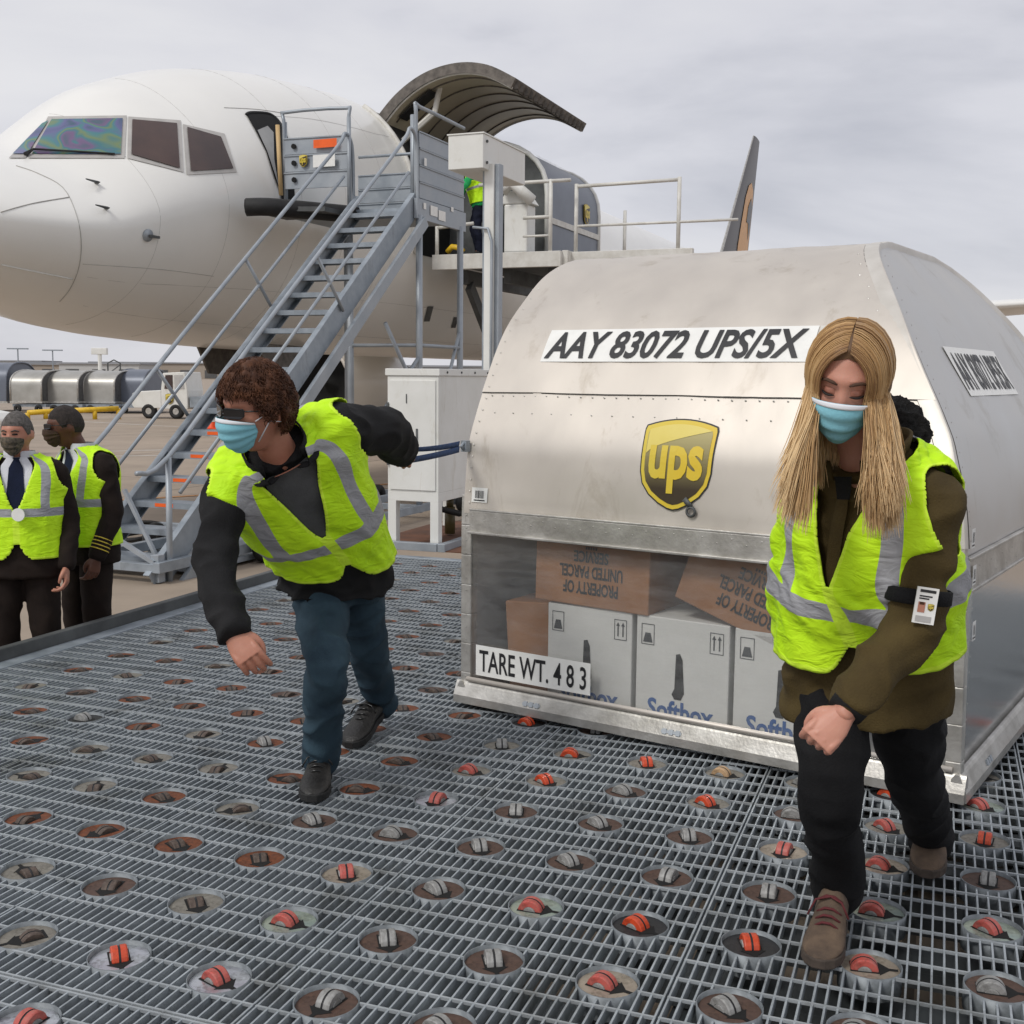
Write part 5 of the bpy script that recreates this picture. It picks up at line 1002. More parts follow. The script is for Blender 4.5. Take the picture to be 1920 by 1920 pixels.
class Loft:
    def __init__(s, rings, n=8):
        """ring: centre, left, front, half width, front depth, back depth"""
        s.a = catmull([list(c) + list(l) + list(f) + [w, df, db] for c, l, f, w, df, db in rings], n); s.n = len(s.a)
    def at(s, v, ang, off=0.0):
        v = np.clip(np.asarray(v, float), 0, 1) * (s.n - 1); i = np.minimum(v.astype(int), s.n - 2); t = (v - i)[..., None]; q = s.a[i] * (1 - t) + s.a[i + 1] * t
        L = q[..., 3:6]; L = L / np.linalg.norm(L, axis=-1, keepdims=True); F = q[..., 6:9]; F = F / np.linalg.norm(F, axis=-1, keepdims=True)
        sn, cs = np.sin(ang), np.cos(ang); e = 0.82; x = np.sign(sn) * np.abs(sn) ** e * (q[..., 9] + off); dep = np.where(cs > 0, q[..., 10], q[..., 11]) + off; y = np.sign(cs) * np.abs(cs) ** e * dep
        return q[..., :3] + L * x[..., None] + F * y[..., None]
    def shell(s, off=0.0, nu=40, nv=40, v0=0.0, v1=1.0):
        vv, uu = np.meshgrid(np.linspace(v0, v1, nv), np.linspace(0, 2 * math.pi, nu, endpoint=False), indexing='ij'); P = s.at(vv, uu, off); b = MB(); b.grid([[tuple(p) for p in r] for r in P], wrap=True); b.poly([tuple(p) for p in P[0]][::-1]); b.poly([tuple(p) for p in P[-1]]); return b.v, b.f
def skin_mat(name, c, c2):
    m = mat(name, c, 0.5, 0, col2=c2, scale=14, bump=0.03, bscale=180); b = nodes(m)[0]['Principled BSDF']; b.inputs['Subsurface Weight'].default_value = 0.12; b.inputs['Subsurface Radius'].default_value = (0.01, 0.004, 0.002); return m
M['skin_f'] = skin_mat('light_skin', (0.60, 0.30, 0.215), (0.53, 0.245, 0.175)); M['skin_m'] = skin_mat('tanned_skin', (0.50, 0.235, 0.16), (0.42, 0.175, 0.115)); M['skin_d'] = skin_mat('dark_brown_skin', (0.14, 0.055, 0.03), (0.095, 0.035, 0.02))
def cloth(name, c, c2, sc=9, bump=0.25, bs=220): return mat(name, c, 0.85, 0, col2=c2, scale=sc, bump=bump, bscale=bs, spec=0.25)
M['jacket_black'] = cloth('black_jacket', (0.016, 0.016, 0.017), (0.008, 0.008, 0.009)); M['olive'] = cloth('olive_canvas_jacket', (0.085, 0.060, 0.020), (0.058, 0.040, 0.014)); M['jeans'] = cloth('dark_blue_jeans', (0.042, 0.078, 0.105), (0.016, 0.032, 0.050), 5)
M['trouser_black'] = cloth('black_trousers', (0.010, 0.010, 0.011), (0.005, 0.005, 0.006)); M['suit'] = cloth('dark_brown_uniform', (0.018, 0.011, 0.008), (0.010, 0.006, 0.005)); M['shirt_grey'] = cloth('charcoal_shirt', (0.095, 0.098, 0.102), (0.06, 0.062, 0.065)); M['shirt_white'] = cloth('white_shirt', (0.70, 0.71, 0.76), (0.62, 0.63, 0.68))
M['tie'] = cloth('navy_tie', (0.008, 0.014, 0.04), (0.005, 0.009, 0.025)); M['green_shirt'] = cloth('green_hooded_top', (0.03, 0.42, 0.13), (0.02, 0.34, 0.10)); M['navy'] = cloth('navy_trousers', (0.010, 0.013, 0.03), (0.006, 0.008, 0.018))
M['fur'] = cloth('black_fur', (0.012, 0.011, 0.010), (0.005, 0.005, 0.005), 30, 0.8, 90); M['mask'] = mat('pale_blue_mask', (0.28, 0.60, 0.70), 0.8, 0, col2=(0.22, 0.53, 0.64), scale=5, bump=0.1, bscale=150, spec=0.2); M['mask_white'] = mat('white_mask_edge', (0.74, 0.76, 0.80), 0.8, 0, var=0.03)
M['hair_brown'] = mat('dark_brown_hair', (0.115, 0.045, 0.020), 0.62, 0, col2=(0.035, 0.014, 0.008), scale=28, spec=0.25); M['hair_dark'] = mat('short_greying_hair', (0.15, 0.135, 0.125), 0.7, 0, col2=(0.05, 0.045, 0.04), scale=60, bump=0.5, bscale=300); M['hair_black'] = mat('cropped_black_hair', (0.025, 0.018, 0.015), 0.8, 0, var=0.4, scale=60, bump=0.5, bscale=300)
def vest_mat():
    m = bpy.data.materials.new('high_visibility_vest'); m.use_nodes = True; nd, lk = nodes(m); b = nd['Principled BSDF']; b.inputs['Roughness'].default_value = 0.6; b.inputs['Specular IOR Level'].default_value = 0.25
    at = nd.new('ShaderNodeAttribute'); at.attribute_name = 'stripe'; gt = nd.new('ShaderNodeMath'); gt.operation = 'GREATER_THAN'; gt.inputs[1].default_value = 0.0; lk.new(at.outputs['Fac'], gt.inputs[0])
    t = nd.new('ShaderNodeTexCoord'); n = nd.new('ShaderNodeTexNoise'); n.inputs['Scale'].default_value = 6; n.inputs['Detail'].default_value = 4; lk.new(t.outputs['Object'], n.inputs['Vector'])
    r = nd.new('ShaderNodeValToRGB'); r.color_ramp.elements[0].position = 0.3; r.color_ramp.elements[0].color = (0.50, 0.86, 0.010, 1); r.color_ramp.elements[1].position = 0.7; r.color_ramp.elements[1].color = (0.62, 0.97, 0.022, 1); lk.new(n.outputs['Fac'], r.inputs[0])
    mx = nd.new('ShaderNodeMix'); mx.data_type = 'RGBA'; lk.new(gt.outputs[0], mx.inputs['Factor']); lk.new(r.outputs[0], mx.inputs[6]); mx.inputs[7].default_value = (0.34, 0.345, 0.365, 1); a2 = nd.new('ShaderNodeAttribute'); a2.attribute_name = 'trim'; r2 = nd.new('ShaderNodeValToRGB'); r2.color_ramp.interpolation = 'CONSTANT'; e2 = r2.color_ramp.elements; e2[0].position = 0; e2[0].color = (1, 1, 1, 1); e2[1].position = 0.0058; e2[1].color = (0, 0, 0, 1); x2 = e2.new(0.005); x2.color = (0.4, 0.4, 0.4, 1); lk.new(a2.outputs['Fac'], r2.inputs[0])
    mt = nd.new('ShaderNodeMix'); mt.data_type = 'RGBA'; lk.new(r2.outputs[0], mt.inputs['Factor']); lk.new(mx.outputs[2], mt.inputs[6]); mt.inputs[7].default_value = (0.66, 0.97, 0.05, 1); lk.new(mt.outputs[2], b.inputs['Base Color'])
    n2 = nd.new('ShaderNodeTexNoise'); n2.inputs['Scale'].default_value = 11; n2.inputs['Detail'].default_value = 3; n2.inputs['Distortion'].default_value = 1.2; mp = nd.new('ShaderNodeMapping'); mp.inputs['Scale'].default_value = (1, 1, 2.2); lk.new(t.outputs['Object'], mp.inputs[0]); lk.new(mp.outputs[0], n2.inputs['Vector'])
    n3 = nd.new('ShaderNodeTexNoise'); n3.inputs['Scale'].default_value = 420; lk.new(t.outputs['Object'], n3.inputs['Vector']); ad = nd.new('ShaderNodeMath'); ad.operation = 'MULTIPLY_ADD'; ad.inputs[1].default_value = 0.04; lk.new(n3.outputs['Fac'], ad.inputs[0]); lk.new(n2.outputs['Fac'], ad.inputs[2])
    bp = nd.new('ShaderNodeBump'); bp.inputs['Strength'].default_value = 0.55; bp.inputs['Distance'].default_value = 0.02; lk.new(ad.outputs[0], bp.inputs['Height']); lk.new(bp.outputs[0], b.inputs['Normal'])
    return m
M['vest'] = vest_mat()
def make_vest(lo, parent, jk, v0, v1, vneck, vbelt, arm, off, nu=190, nv=150, neck_w=0.62, sang=0.68, sw=0.27, bw=0.036, armB=0.17, armA=0.62, armv=None, seed=0.0, amp=0.010, rounded=True, name='safety_vest', reach=0.075):
    """vest cut out of the torso loft; edges snapped to the outline"""
    vv, uu = np.meshgrid(np.linspace(v0, v1, nv), np.linspace(-math.pi, math.pi, nu, endpoint=False), indexing='ij'); vv = vv.copy(); uu = uu.copy(); armv = armv or arm
    def sd(v, u):
        h = (v - v0) / (v1 - v0); d = np.full(v.shape, 9.0)
        nw = np.where(v > vneck, np.minimum(neck_w, 0.012 + neck_w * 1.1 * np.clip((v - vneck) / (v1 - vneck), 0, 1) ** 1.05), 0.012); au = np.abs(u)
        d = np.minimum(d, (au - nw) * 0.2)
        if rounded: d = np.minimum(d, 0.75 * (v - v0 - 0.07 * np.clip(1 - au / 0.30, 0, 1) ** 2))
        da = np.sqrt(((au - math.pi / 2) / armA) ** 2 + ((v - armv) / armB) ** 2) - 1; d = np.minimum(d, da * 0.09)
        return d
    du, dv = 2 * math.pi / nu, (v1 - v0) / nv
    for _ in range(2):
        d = sd(vv, uu); gu = (sd(vv, uu + 1e-3) - d) / 1e-3; gv = (sd(vv + 1e-3, uu) - d) / 1e-3; gn = gu * gu * du * du + gv * gv * dv * dv + 1e-12; near = np.abs(d) < 0.55 * np.sqrt(gn)
        uu = np.where(near, uu - d * gu * du * du / gn, uu); vv = np.where(near, np.clip(vv - d * gv * dv * dv / gn, v0 - .01, v1 + .01), vv)
    d = sd(vv, uu); P = lo.at(vv, uu, 0.012); gu_ = np.roll(P, -1, 1) - np.roll(P, 1, 1); gv_ = np.gradient(P, axis=0); nrm = np.cross(gu_, gv_); nrm /= np.linalg.norm(nrm, axis=-1, keepdims=True) + 1e-9
    rad_ = lo.at(vv, uu, 0.03) - P
    if (nrm * rad_).sum() < 0: nrm = -nrm
    for _ in range(6): nrm = (nrm * 2 + np.roll(nrm, 1, 1) + np.roll(nrm, -1, 1) + np.concatenate([nrm[:1], nrm[:-1]]) + np.concatenate([nrm[1:], nrm[-1:]])) / 6
    nrm /= np.linalg.norm(nrm, axis=-1, keepdims=True) + 1e-9; P = P + nrm * (off - 0.012)
    W = np.array([[noise.noise(V(float(u) * 1.6 + seed, float(v) * 9 + 1.5 * math.sin(u * 2), seed)) + 0.5 * noise.noise(V(float(u) * 5 + seed, float(v) * 14 + 3 * u, 5 + seed)) for u, v in zip(ru, rv)] for ru, rv in zip(uu, vv)]); P = P + nrm * (amp * (W + 0.3))[..., None]
    # lie on the jacket: push out wherever the jacket stands proud, then relax
    jb = BVHTree.FromPolygons([v.co for v in jk.data.vertices], [tuple(f.vertices) for f in jk.data.polygons]); ex = np.zeros(vv.shape)
    for i in range(nv):
        for j in range(nu):
            n_ = Vector(nrm[i, j]).normalized(); hit = jb.ray_cast(Vector(P[i, j]) + n_ * reach, -n_, reach + 0.02)
            if hit[0] is not None: ex[i, j] = max(0.0, (hit[0] - Vector(P[i, j])).dot(n_) + 0.014)
    for _ in range(14):
        sm = (np.roll(ex, 1, 1) + np.roll(ex, -1, 1) + np.vstack([ex[:1], ex[:-1]]) + np.vstack([ex[1:], ex[-1:]])) / 4; ex = np.maximum(ex, sm) * 0.35 + sm * 0.65
    P = P + nrm * ex[..., None]
    au = np.abs(uu); belt = bw - np.abs(vv - vbelt); vert = (sw / 2 - np.abs(au - sang)) * 0.3; vert = np.where(vv > vbelt, vert, -1); vb = (sw / 2 - np.abs(au - (math.pi - sang))) * 0.3; vb = np.where(vv > vbelt, vb, -1); stripe = np.maximum(np.maximum(belt, vert), vb)
    b = MB(); keep = d > -1e-4; fs = []
    for i in range(nv - 1):
        for j in range(nu):
            j2 = (j + 1) % nu
            if keep[i, j] and keep[i, j2] and keep[i + 1, j] and keep[i + 1, j2]: fs.append((i * nu + j, i * nu + j2, (i + 1) * nu + j2, (i + 1) * nu + j))
    me = bpy.data.meshes.new(name); me.from_pydata([tuple(map(float, p)) for p in P.reshape(-1, 3)], [], fs); at = me.attributes.new('stripe', 'FLOAT', 'POINT'); at.data.foreach_set('value', stripe.reshape(-1).astype('f')); at2 = me.attributes.new('trim', 'FLOAT', 'POINT'); at2.data.foreach_set('value', d.reshape(-1).astype('f')); me.update()
    bm = bmesh.new(); bm.from_mesh(me); loose = [v for v in bm.verts if not v.link_faces]; bmesh.ops.delete(bm, geom=loose, context='VERTS'); bmesh.ops.recalc_face_normals(bm, faces=bm.faces); bm.to_mesh(me); bm.free()
    me.materials.append(M['vest']); me.polygons.foreach_set('use_smooth', [True] * len(me.polygons)); o = link(name, me, parent); sdm = o.modifiers.new('thickness', 'SOLIDIFY'); sdm.thickness = 0.004; sdm.offset = 0; return o
class Head:
    def __init__(s, c, fwd, up=(0, 0, 1), k=1.0):
        s.c = Vector(c); s.y = Vector(fwd).normalized(); up = Vector(up); s.z = (up - s.y * up.dot(s.y)).normalized(); s.x = s.y.cross(s.z) * -1; s.x = s.z.cross(s.y) * -1; s.k = k
        # x points to the person's left
        s.x = s.y.cross(s.z) * -1.0
    def w(s, x, y, z): return s.c + (s.x * x + s.y * y + s.z * z) * s.k
    def rad(s, d, feat=True):
        x, y, z = d; ax = 0.076; ay = 0.098 if y > 0 else 0.100; az = 0.118 if z > 0 else 0.120
        if z < 0: ax *= 1 - 0.30 * (-z) ** 1.5; ay *= 1 - (0.06 if y > 0 else 0.32) * (-z) ** 1.3
        r = 1 / math.sqrt((x / ax) ** 2 + (y / ay) ** 2 + (z / az) ** 2)
        if feat and y > 0:
            px, pz = x * r, z * r; g = lambda cx, cz, sx, sz: math.exp(-((px - cx) / sx) ** 2 - ((pz - cz) / sz) ** 2)
            r += 0.022 * g(0, -0.030, 0.011, 0.016) + 0.012 * g(0, -0.006, 0.009, 0.020) + 0.006 * g(0, 0.034, 0.05, 0.010) - 0.011 * (g(0.030, 0.010, 0.017, 0.012) + g(-0.030, 0.010, 0.017, 0.012)) + 0.005 * (g(0.030, 0.009, 0.011, 0.008) + g(-0.030, 0.009, 0.011, 0.008)) + 0.005 * (g(0.042, -0.022, 0.018, 0.016) + g(-0.042, -0.022, 0.018, 0.016)) + 0.008 * g(0, -0.066, 0.022, 0.012) + 0.009 * g(0, -0.10, 0.02, 0.014)
        return r
    def pt(s, az, el, off=0.0, feat=True):
        """az: 0 front, + toward the person's left"""
        d = (math.sin(az) * math.cos(el), math.cos(az) * math.cos(el), math.sin(el)); r = s.rad(d, feat) + off; return s.w(d[0] * r, d[1] * r, d[2] * r)
    def shell(s, n=72, m=56):
        b = MB(); b.grid([[s.pt(2 * math.pi * j / n, -math.pi / 2 + math.pi * (i + 0.02) / (m - 0.96)) for j in range(n)] for i in range(m)], wrap=True); b.poly(b.v[:n][::-1]); b.poly(b.v[n * (m - 1):n * m]); return b.v, b.f
    def ears(s):
        out = []
        for sg in (-1, 1):
            b = MB(); b.grid([[s.w(sg * (0.073 + 0.010 * math.cos(e) * (0.6 + 0.4 * math.sin(a))), -0.012 + 0.019 * math.cos(e) * math.cos(a) - 0.004, -0.008 + 0.031 * math.sin(e)) for a in np.linspace(0, 2 * math.pi, 10, endpoint=False)] for e in np.linspace(-1.5, 1.5, 9)], wrap=True); n = 10; b.poly(b.v[:n]); b.poly(b.v[-n:]); out.append((b.v, b.f))
        return out
def patch(h, f, na, ne, name, m, parent, thick=0.0):
    """sheet over the face: f(a, e) in [-1, 1] -> (az, el, off)"""
    b = MB(); b.grid([[h.pt(*f(-1 + 2 * j / (na - 1), -1 + 2 * i / (ne - 1)), feat=False) for j in range(na)] for i in range(ne)]); o = b.build(name, m, parent, True)
    if thick: sdm = o.modifiers.new('thickness', 'SOLIDIFY'); sdm.thickness = thick
    return o
def face_mask(h, parent, m, edge, loops=True):
    def f(a, e):
        el = -0.50 + e * 0.50 - 0.17 * a * a * max(0, e + 0.2); w = 0.86 - 0.30 * max(0, -e) ** 1.5 - 0.06 * max(0, e); az = a * w
        puff = 0.013 + 0.026 * math.cos(a * 1.45) ** 2 * (1 - (e * 0.9) ** 2) ** 0.6 if abs(a) < 1.08 else 0.01
        puff += 0.006 * (1 - a * a) * max(0, e) + 0.0028 * math.sin(e * 13 + 0.8 * a) * (1 - abs(e)) - 0.006 * abs(a) ** 3
        return az, el, puff
    o = patch(h, f, 41, 41, 'face_mask', m, parent, 0.002)
    def f2(a, e): az, el, pf = f(a, 0.92 + 0.08 * e); return az, el, pf + 0.0016
    if edge: patch(h, f2, 41, 4, 'mask_edge', edge, o, 0.002)
    if loops:
        for sg in (-1, 1):
            for e0 in (0.0, -0.78): MB().tube([h.pt(sg * 0.82, e0 - .14, 0.008), h.pt(sg * 1.3, e0 * 0.4 + 0.06, 0.006), h.w(sg * 0.080, -0.018, 0.022 if e0 == 0.0 else -0.03)], 0.0022, 5).build('ear_loop', M['mask_white'], o, True)
    return o
def hand_shape(wrist, d, dorsal, thumb_side, k=1.0, curl=(0.5, 0.6, 0.4), spread=0.06, thumb=0.5, vox=0.0028):
    """d along the fingers, dorsal out of the back of the hand, thumb_side +1/-1 along X"""
    y = Vector(d).normalized(); z = Vector(dorsal); z = (z - y * z.dot(y)).normalized(); x = y.cross(z) * thumb_side; W = Vector(wrist); f = lambda a, b, c: W + (x * a + y * b + z * c) * k
    parts = []; rg = []
    b = MB()
    for yy, hw, th in ((-0.03, 0.024, 0.018), (0.0, 0.027, 0.019), (0.03, 0.037, 0.016), (0.065, 0.042, 0.0145), (0.088, 0.042, 0.012)):
        rg.append([f(hw * math.cos(a), yy, th * math.sin(a) - 0.002) for a in np.linspace(0, 2 * math.pi, 18, endpoint=False)])
    b.grid(rg, wrap=True); b.poly(rg[0]); b.poly(rg[-1]); parts.append((b.v, b.f))
    for i, (x0, L, r) in enumerate(((0.031, 0.95, 0.0088), (0.0105, 1.05, 0.0092), (-0.0105, 0.98, 0.0088), (-0.031, 0.78, 0.0078))):
        p = V(x0, 0.082, 0.0); an = 0.0; pts = [p - V(0, 0.03, 0), p]; sp = spread * (1.5 - i)
        for ln, c in zip((0.045, 0.028, 0.022), curl): an += c * (1 + 0.08 * i); p = p + V(math.sin(sp) * ln * L * math.cos(an), math.cos(an) * ln * L, -math.sin(an) * ln * L); pts.append(p)
        parts.append(tubeshape([f(*q) for q in pts], [r * 1.05 * k, r * 1.08 * k, r * k, r * 0.92 * k, r * 0.8 * k], 10, 3))
    tp = [V(0.018, 0.012, -0.006), V(0.040, 0.036, -0.014), V(0.050 - 0.012 * thumb, 0.066, -0.020 - 0.016 * thumb), V(0.046 - 0.034 * thumb, 0.090, -0.026 - 0.020 * thumb)]
    parts.append(tubeshape([f(*q) for q in tp], [0.015 * k, 0.0135 * k, 0.0108 * k, 0.0085 * k], 10, 3))
    return rem(parts, vox * k, 1, 'hand')
def shoe(heel, toe, up, parent, m, sole, k=1.0, lace=None, name='shoe', high=0.0):
    heel, toe = Vector(heel), Vector(toe); y = (toe - heel); L = y.length; y.normalize(); z = Vector(up); z = (z - y * z.dot(y)).normalized(); x = y.cross(z); f = lambda a, b, c: heel + x * a * k + y * b * L + z * c * k
    ring = []
    prof = [(0.00, .026, .050 + high, .018), (0.05, .036, .082 + high, .018), (0.14, .039, .095 + high, .018), (0.28, .040, .098 + high * .9, .018), (0.38, .042, .092 + high * .25, .018), (0.52, .047, .072, .018), (0.68, .051, .056, .018), (0.82, .048, .049, .018), (0.93, .036, .040, .018), (1.0, .014, .028, .018)]
    for t, hw, hh, z0 in catmull([list(p) for p in prof], 4):
        rw = []
        for a in np.linspace(0, 2 * math.pi, 20, endpoint=False): rw.append(f(hw * math.copysign(abs(math.cos(a)) ** 0.8, math.cos(a)) * (1 - 0.25 * max(0, math.sin(a))), t, (z0 + hh) / 2 + (hh - z0) / 2 * math.copysign(abs(math.sin(a)) ** 0.75, math.sin(a))))
        ring.append(rw)
    b = MB(); b.grid(ring, wrap=True); b.poly(ring[0]); b.poly(ring[-1]); o = b.build(name, m, parent, True)
    out = []
    for t, hw in ((0.0, .028), (0.04, .036), (0.15, .040), (0.3, .038), (0.5, .047), (0.68, .053), (0.84, .050), (0.95, .037), (1.015, .016)): out.append((t, hw))
    ol = [(hw, t) for t, hw in out] + [(-hw, t) for t, hw in out[::-1]]
    b = MB(); b.prism([f(a, t, 0.0) for a, t in ol], z * 0.026 * k); b.build('sole', sole, o, bevel=0.004)
    if lace:
        for i in range(4):
            t = 0.34 + i * 0.075; zz_ = (.098 - i * .011) + high * (0.5 if i == 0 else 0.1); MB().tube([f(-.03, t, zz_ - .012), f(-.01, t + .02, zz_ + .003), f(.01, t + .02, zz_ + .003), f(.03, t, zz_ - .012)], 0.0035 * k, 5).build('lace', lace, o, True)
        MB().tube([f(-.05, .44, .075), f(-.03, .40, .10 + high * .3), f(0, .36, .104 + high * .4), f(.035, .40, .098 + high * .3), f(.052, .46, .07)], 0.003 * k, 5).build('lace', lace, o, True)
    return o
def hair_strands(name, paths, r, m, parent, tints=None, seg=3):
    b = MB(); tn = []
    for i, p in enumerate(paths):
        n0 = len(b.v); n = len(p); b.tube(p, [r * (1.0 if k < n - 2 else (0.75 if k == n - 2 else 0.25)) for k in range(n)], seg, caps=False)
        if tints: tn += [tints[i][0] + (tints[i][1] - tints[i][0]) * ((k // seg) / max(1, n - 1)) for k in range(len(b.v) - n0)]
    me = b.mesh(name, m, True)
    if tints: a = me.attributes.new('tint', 'FLOAT', 'POINT'); a.data.foreach_set('value', np.array(tn, 'f'))
    return link(name, me, parent)
def short_hair(h, parent, m, line, thick, curl=0.0, n=0, ln=0.03, seed=1, r=0.0016, name='hair', lump=0.006):
    """cap from the hairline up, with locks standing off it"""
    NA, NE = 64, 30; b = MB(); rows = []
    for i in range(NE):
        rw = []
        for j in range(NA):
            az = -math.pi + 2 * math.pi * j / NA; lo = line(az); el = lo + (math.pi / 2 - lo) * (i / (NE - 1)); t = i / (NE - 1); d = V(math.sin(az) * math.cos(el), math.cos(az) * math.cos(el), math.sin(el)); of = thick * min(1, 0.25 + t * 5) + lump * noise.noise(d * 4.5 + V(seed, 0, 0)) * min(1, t * 5) + lump * .6 * noise.noise(d * 11 + V(seed, 3, 0)); rw.append(h.pt(az, el, of, False))
        rows.append(rw)
    b.grid(rows, wrap=True); o = b.build(name, m, parent, True); rr = random.Random(seed)
    if n:
        P = []
        for _ in range(n):
            az = rr.uniform(-math.pi, math.pi); lo = line(az); el = lo + (math.pi / 2 - lo) * rr.random() ** 1.15; az2 = az; q = []; ph = rr.uniform(0, 6.28); L = ln * rr.uniform(0.6, 1.2); g = rr.uniform(0.4, 1.0); sgn = rr.choice((-1, 1))
            for k in range(6): t = k / 5; q.append(h.pt(az + sgn * t * L * 4 * curl + 0.05 * math.sin(ph + t * 5), el - t * L * 7 * g, thick * 0.8 + 0.010 * math.sin(math.pi * min(1, t * 1.1)) * (0.4 + curl) + 0.003 * math.sin(ph + 6 * t), False))
            P.append(q)
        hair_strands('hair_locks', P, r, m, o)
    return o
def glasses(h, parent, m, lens, wl=0.027, hl=0.017, name='sunglasses'):
    t = None; b = MB()
    for sg in (-1, 1):
        c = [h.pt(sg * 0.31 + sgn_a * 0.27, 0.125 + e, 0.018, False) for sgn_a, e in ((-1, -0.08), (-0.82, -0.125), (0.6, -0.13), (0.92, -0.08), (1.0, 0.06), (0.9, 0.10), (-0.9, 0.105), (-1, 0.07))]
        q = MB(); q.prism(c, h.y * 0.003); ob = q.build('lens', lens, parent)
        b.tube(c, 0.0024, 5, closed=True); b.tube([h.pt(sg * 0.60, 0.18, 0.018, False), h.pt(sg * 1.05, 0.15, 0.012, False), h.w(sg * 0.084, -0.01, 0.018), h.w(sg * 0.082, -0.03, 0.005)], 0.0026, 5)
    b.tube([h.pt(-0.05, 0.17, 0.020, False), h.pt(0, 0.19, 0.022, False), h.pt(0.05, 0.17, 0.020, False)], 0.002, 5); return b.build(name, m, parent, True)

def make_person(label, base, J, st):
    """J: joints; st: style. Returns root and useful pieces"""
    root = thing('person', label, 'person', base); k = st.get('k', 1.0); vox = st.get('vox', 0.009)
    up = (J['neck'] - J['pelvis']).normalized(); hl = (J['hipL'] - J['hipR']).normalized(); slv = (J['shL'] - J['shR']); sw_ = slv.length; slv = slv.normalized(); mid = (J['shL'] + J['shR']) / 2; tw = st.get('girth', 1.0)
    hf = hl.cross(V(0, 0, 1) * 0.6 + up * 0.4).normalized(); sf = slv.cross(up).normalized(); bl = lambda a, c, t: (a * (1 - t) + c * t)
    hemd = st.get('hem', 0.16); ch = J.get('chest') or bl(J['pelvis'], mid, 0.66)
    dn = st.get('hemdir', V(0, 0, -1))
    rings = [(J['pelvis'] + dn * hemd, hl, hf, .195 * tw, .125 * tw, .135 * tw), (J['pelvis'] + dn * hemd * 0.4, hl, hf, .195 * tw, .125 * tw, .14 * tw), (bl(J['pelvis'], ch, 0.38), bl(hl, slv, .3), bl(hf, sf, .3), .178 * tw, .122 * tw, .115 * tw), (bl(J['pelvis'], ch, 0.75), bl(hl, slv, .65), bl(hf, sf, .65), .188 * tw, .128 * tw, .118 * tw),
             (ch, slv, sf, sw_ / 2 * 0.99 + 0.012, .125 * tw, .122 * tw), (bl(ch, mid, 0.75) , slv, sf, sw_ / 2 + 0.022, .105 * tw, .112 * tw), (mid + up * 0.035, slv, sf, sw_ / 2 + 0.005, .080 * tw, .092 * tw), (bl(mid + up * 0.06, J['neck'], 0.45), slv, sf, sw_ / 2 * 0.66, .068 * tw, .078 * tw), (J['neck'] + up * 0.012, slv, sf, .074 * tw, .062 * tw, .070 * tw)]
    lo = Loft(rings, 8); h = Head(J['head'], J['face'], J.get('hup', (0, 0, 1)), st.get('hk', 1.0) * k)
    # --- body: one continuous skin
    rl = st.get('limb', 1.0)
    core = [lo.shell(-0.026, 30, 30, 0.1, 0.88), h.shell()] + h.ears()
    nkl = (h.c - J['neck']); core.append(tubeshape([J['neck'] - up * 0.025, J['neck'] + nkl * 0.35, h.w(0, -0.012, -0.04)], [.062 * k, .055 * k, .054 * k], 18))
    for s in 'LR':
        core.append(tubeshape([J['sh' + s], J['el' + s], J['wr' + s]], [.042 * rl, .034 * rl, .025 * rl], 12)); core.append(tubeshape([J['hip' + s], J['kn' + s], J['an' + s]], [.068 * rl, .048 * rl, .034 * rl], 12)); core.append(tubeshape([J['an' + s], J['an' + s].lerp(J['toe' + s], 0.45)], [.028, .018], 10))
    co, fs = rem(core, vox, 1); hv = MB(); hv.add([tuple(c) for c in co], fs)
    for s in 'LR':
        if ('hand' + s) in J:
            hd = J['hand' + s]; hc, hf_ = hand_shape(J['wr' + s], hd['d'], hd['n'], hd.get('side', 1 if s == 'L' else -1), st.get('handk', 1.0) * k, hd.get('curl', (.4, .5, .3)), hd.get('spread', .06), hd.get('thumb', .4), st.get('hvox', 0.003)); hv.add([tuple(c) for c in hc], hf_)
    body = hv.build('body', M[st['skin']], root, True, fix=False)
    # --- trousers
    lr = st.get('leg', (.098, .078, .072)); pelv = Loft([(J['pelvis'] - V(0, 0, 0.10), hl, hf, .155 * tw, .10 * tw, .115 * tw), (J['pelvis'] - V(0, 0, 0.03), hl, hf, .175 * tw, .11 * tw, .13 * tw), (J['pelvis'] + up * 0.12, hl, hf, .165 * tw, .11 * tw, .11 * tw)], 6)
    tp = [pelv.shell()]
    for s in 'LR':
        a, kn, an = J['hip' + s], J['kn' + s], J['an' + s]; sh = (an - kn).normalized(); tp.append(tubeshape([a + V(0, 0, .02), bl(a, kn, .5), kn, bl(kn, an, .45), an + sh * 0.01], [lr[0], lr[0] * .93, lr[1], lr[1] * 0.94, lr[2]], 20))
    co, fs = rem(tp, vox, 2); co, fs = wrinkle(co, fs, st.get('tw', 0.010), 7.0, 2.2, (1, 1, 1.5)); obj_from('trousers', co, fs, M[st['trousers']], root)
    # --- jacket with sleeves
    ar0 = st.get('arm', (.072, .060, .047)); jp = [lo.shell(0.012 * k, 44, 50, 0.0, 1.0)]
    for s in 'LR':
        ar = [x * st.get('arm' + s, 1.0) for x in ar0]; a, e_, w_ = J['sh' + s], J['el' + s], J['wr' + s]; fa = (w_ - e_).normalized(); jp.append(tubeshape([bl(a, mid, 0.22), a, bl(a, e_, .5), e_, bl(e_, w_, .5), w_ - fa * st.get('cuff', 0.015)], [ar[0] * 0.9, ar[0], ar[0] * .93, ar[1], ar[1] * .92, ar[2]], 18))
    co, fs = rem(jp, vox, 3); co, fs = wrinkle(co, fs, st.get('jw', 0.012), 8.5, 5.1, (1, 1, 1.6)); jk = obj_from('jacket', co, fs, M[st['jacket']], root)
    return root, body, lo, h, jk
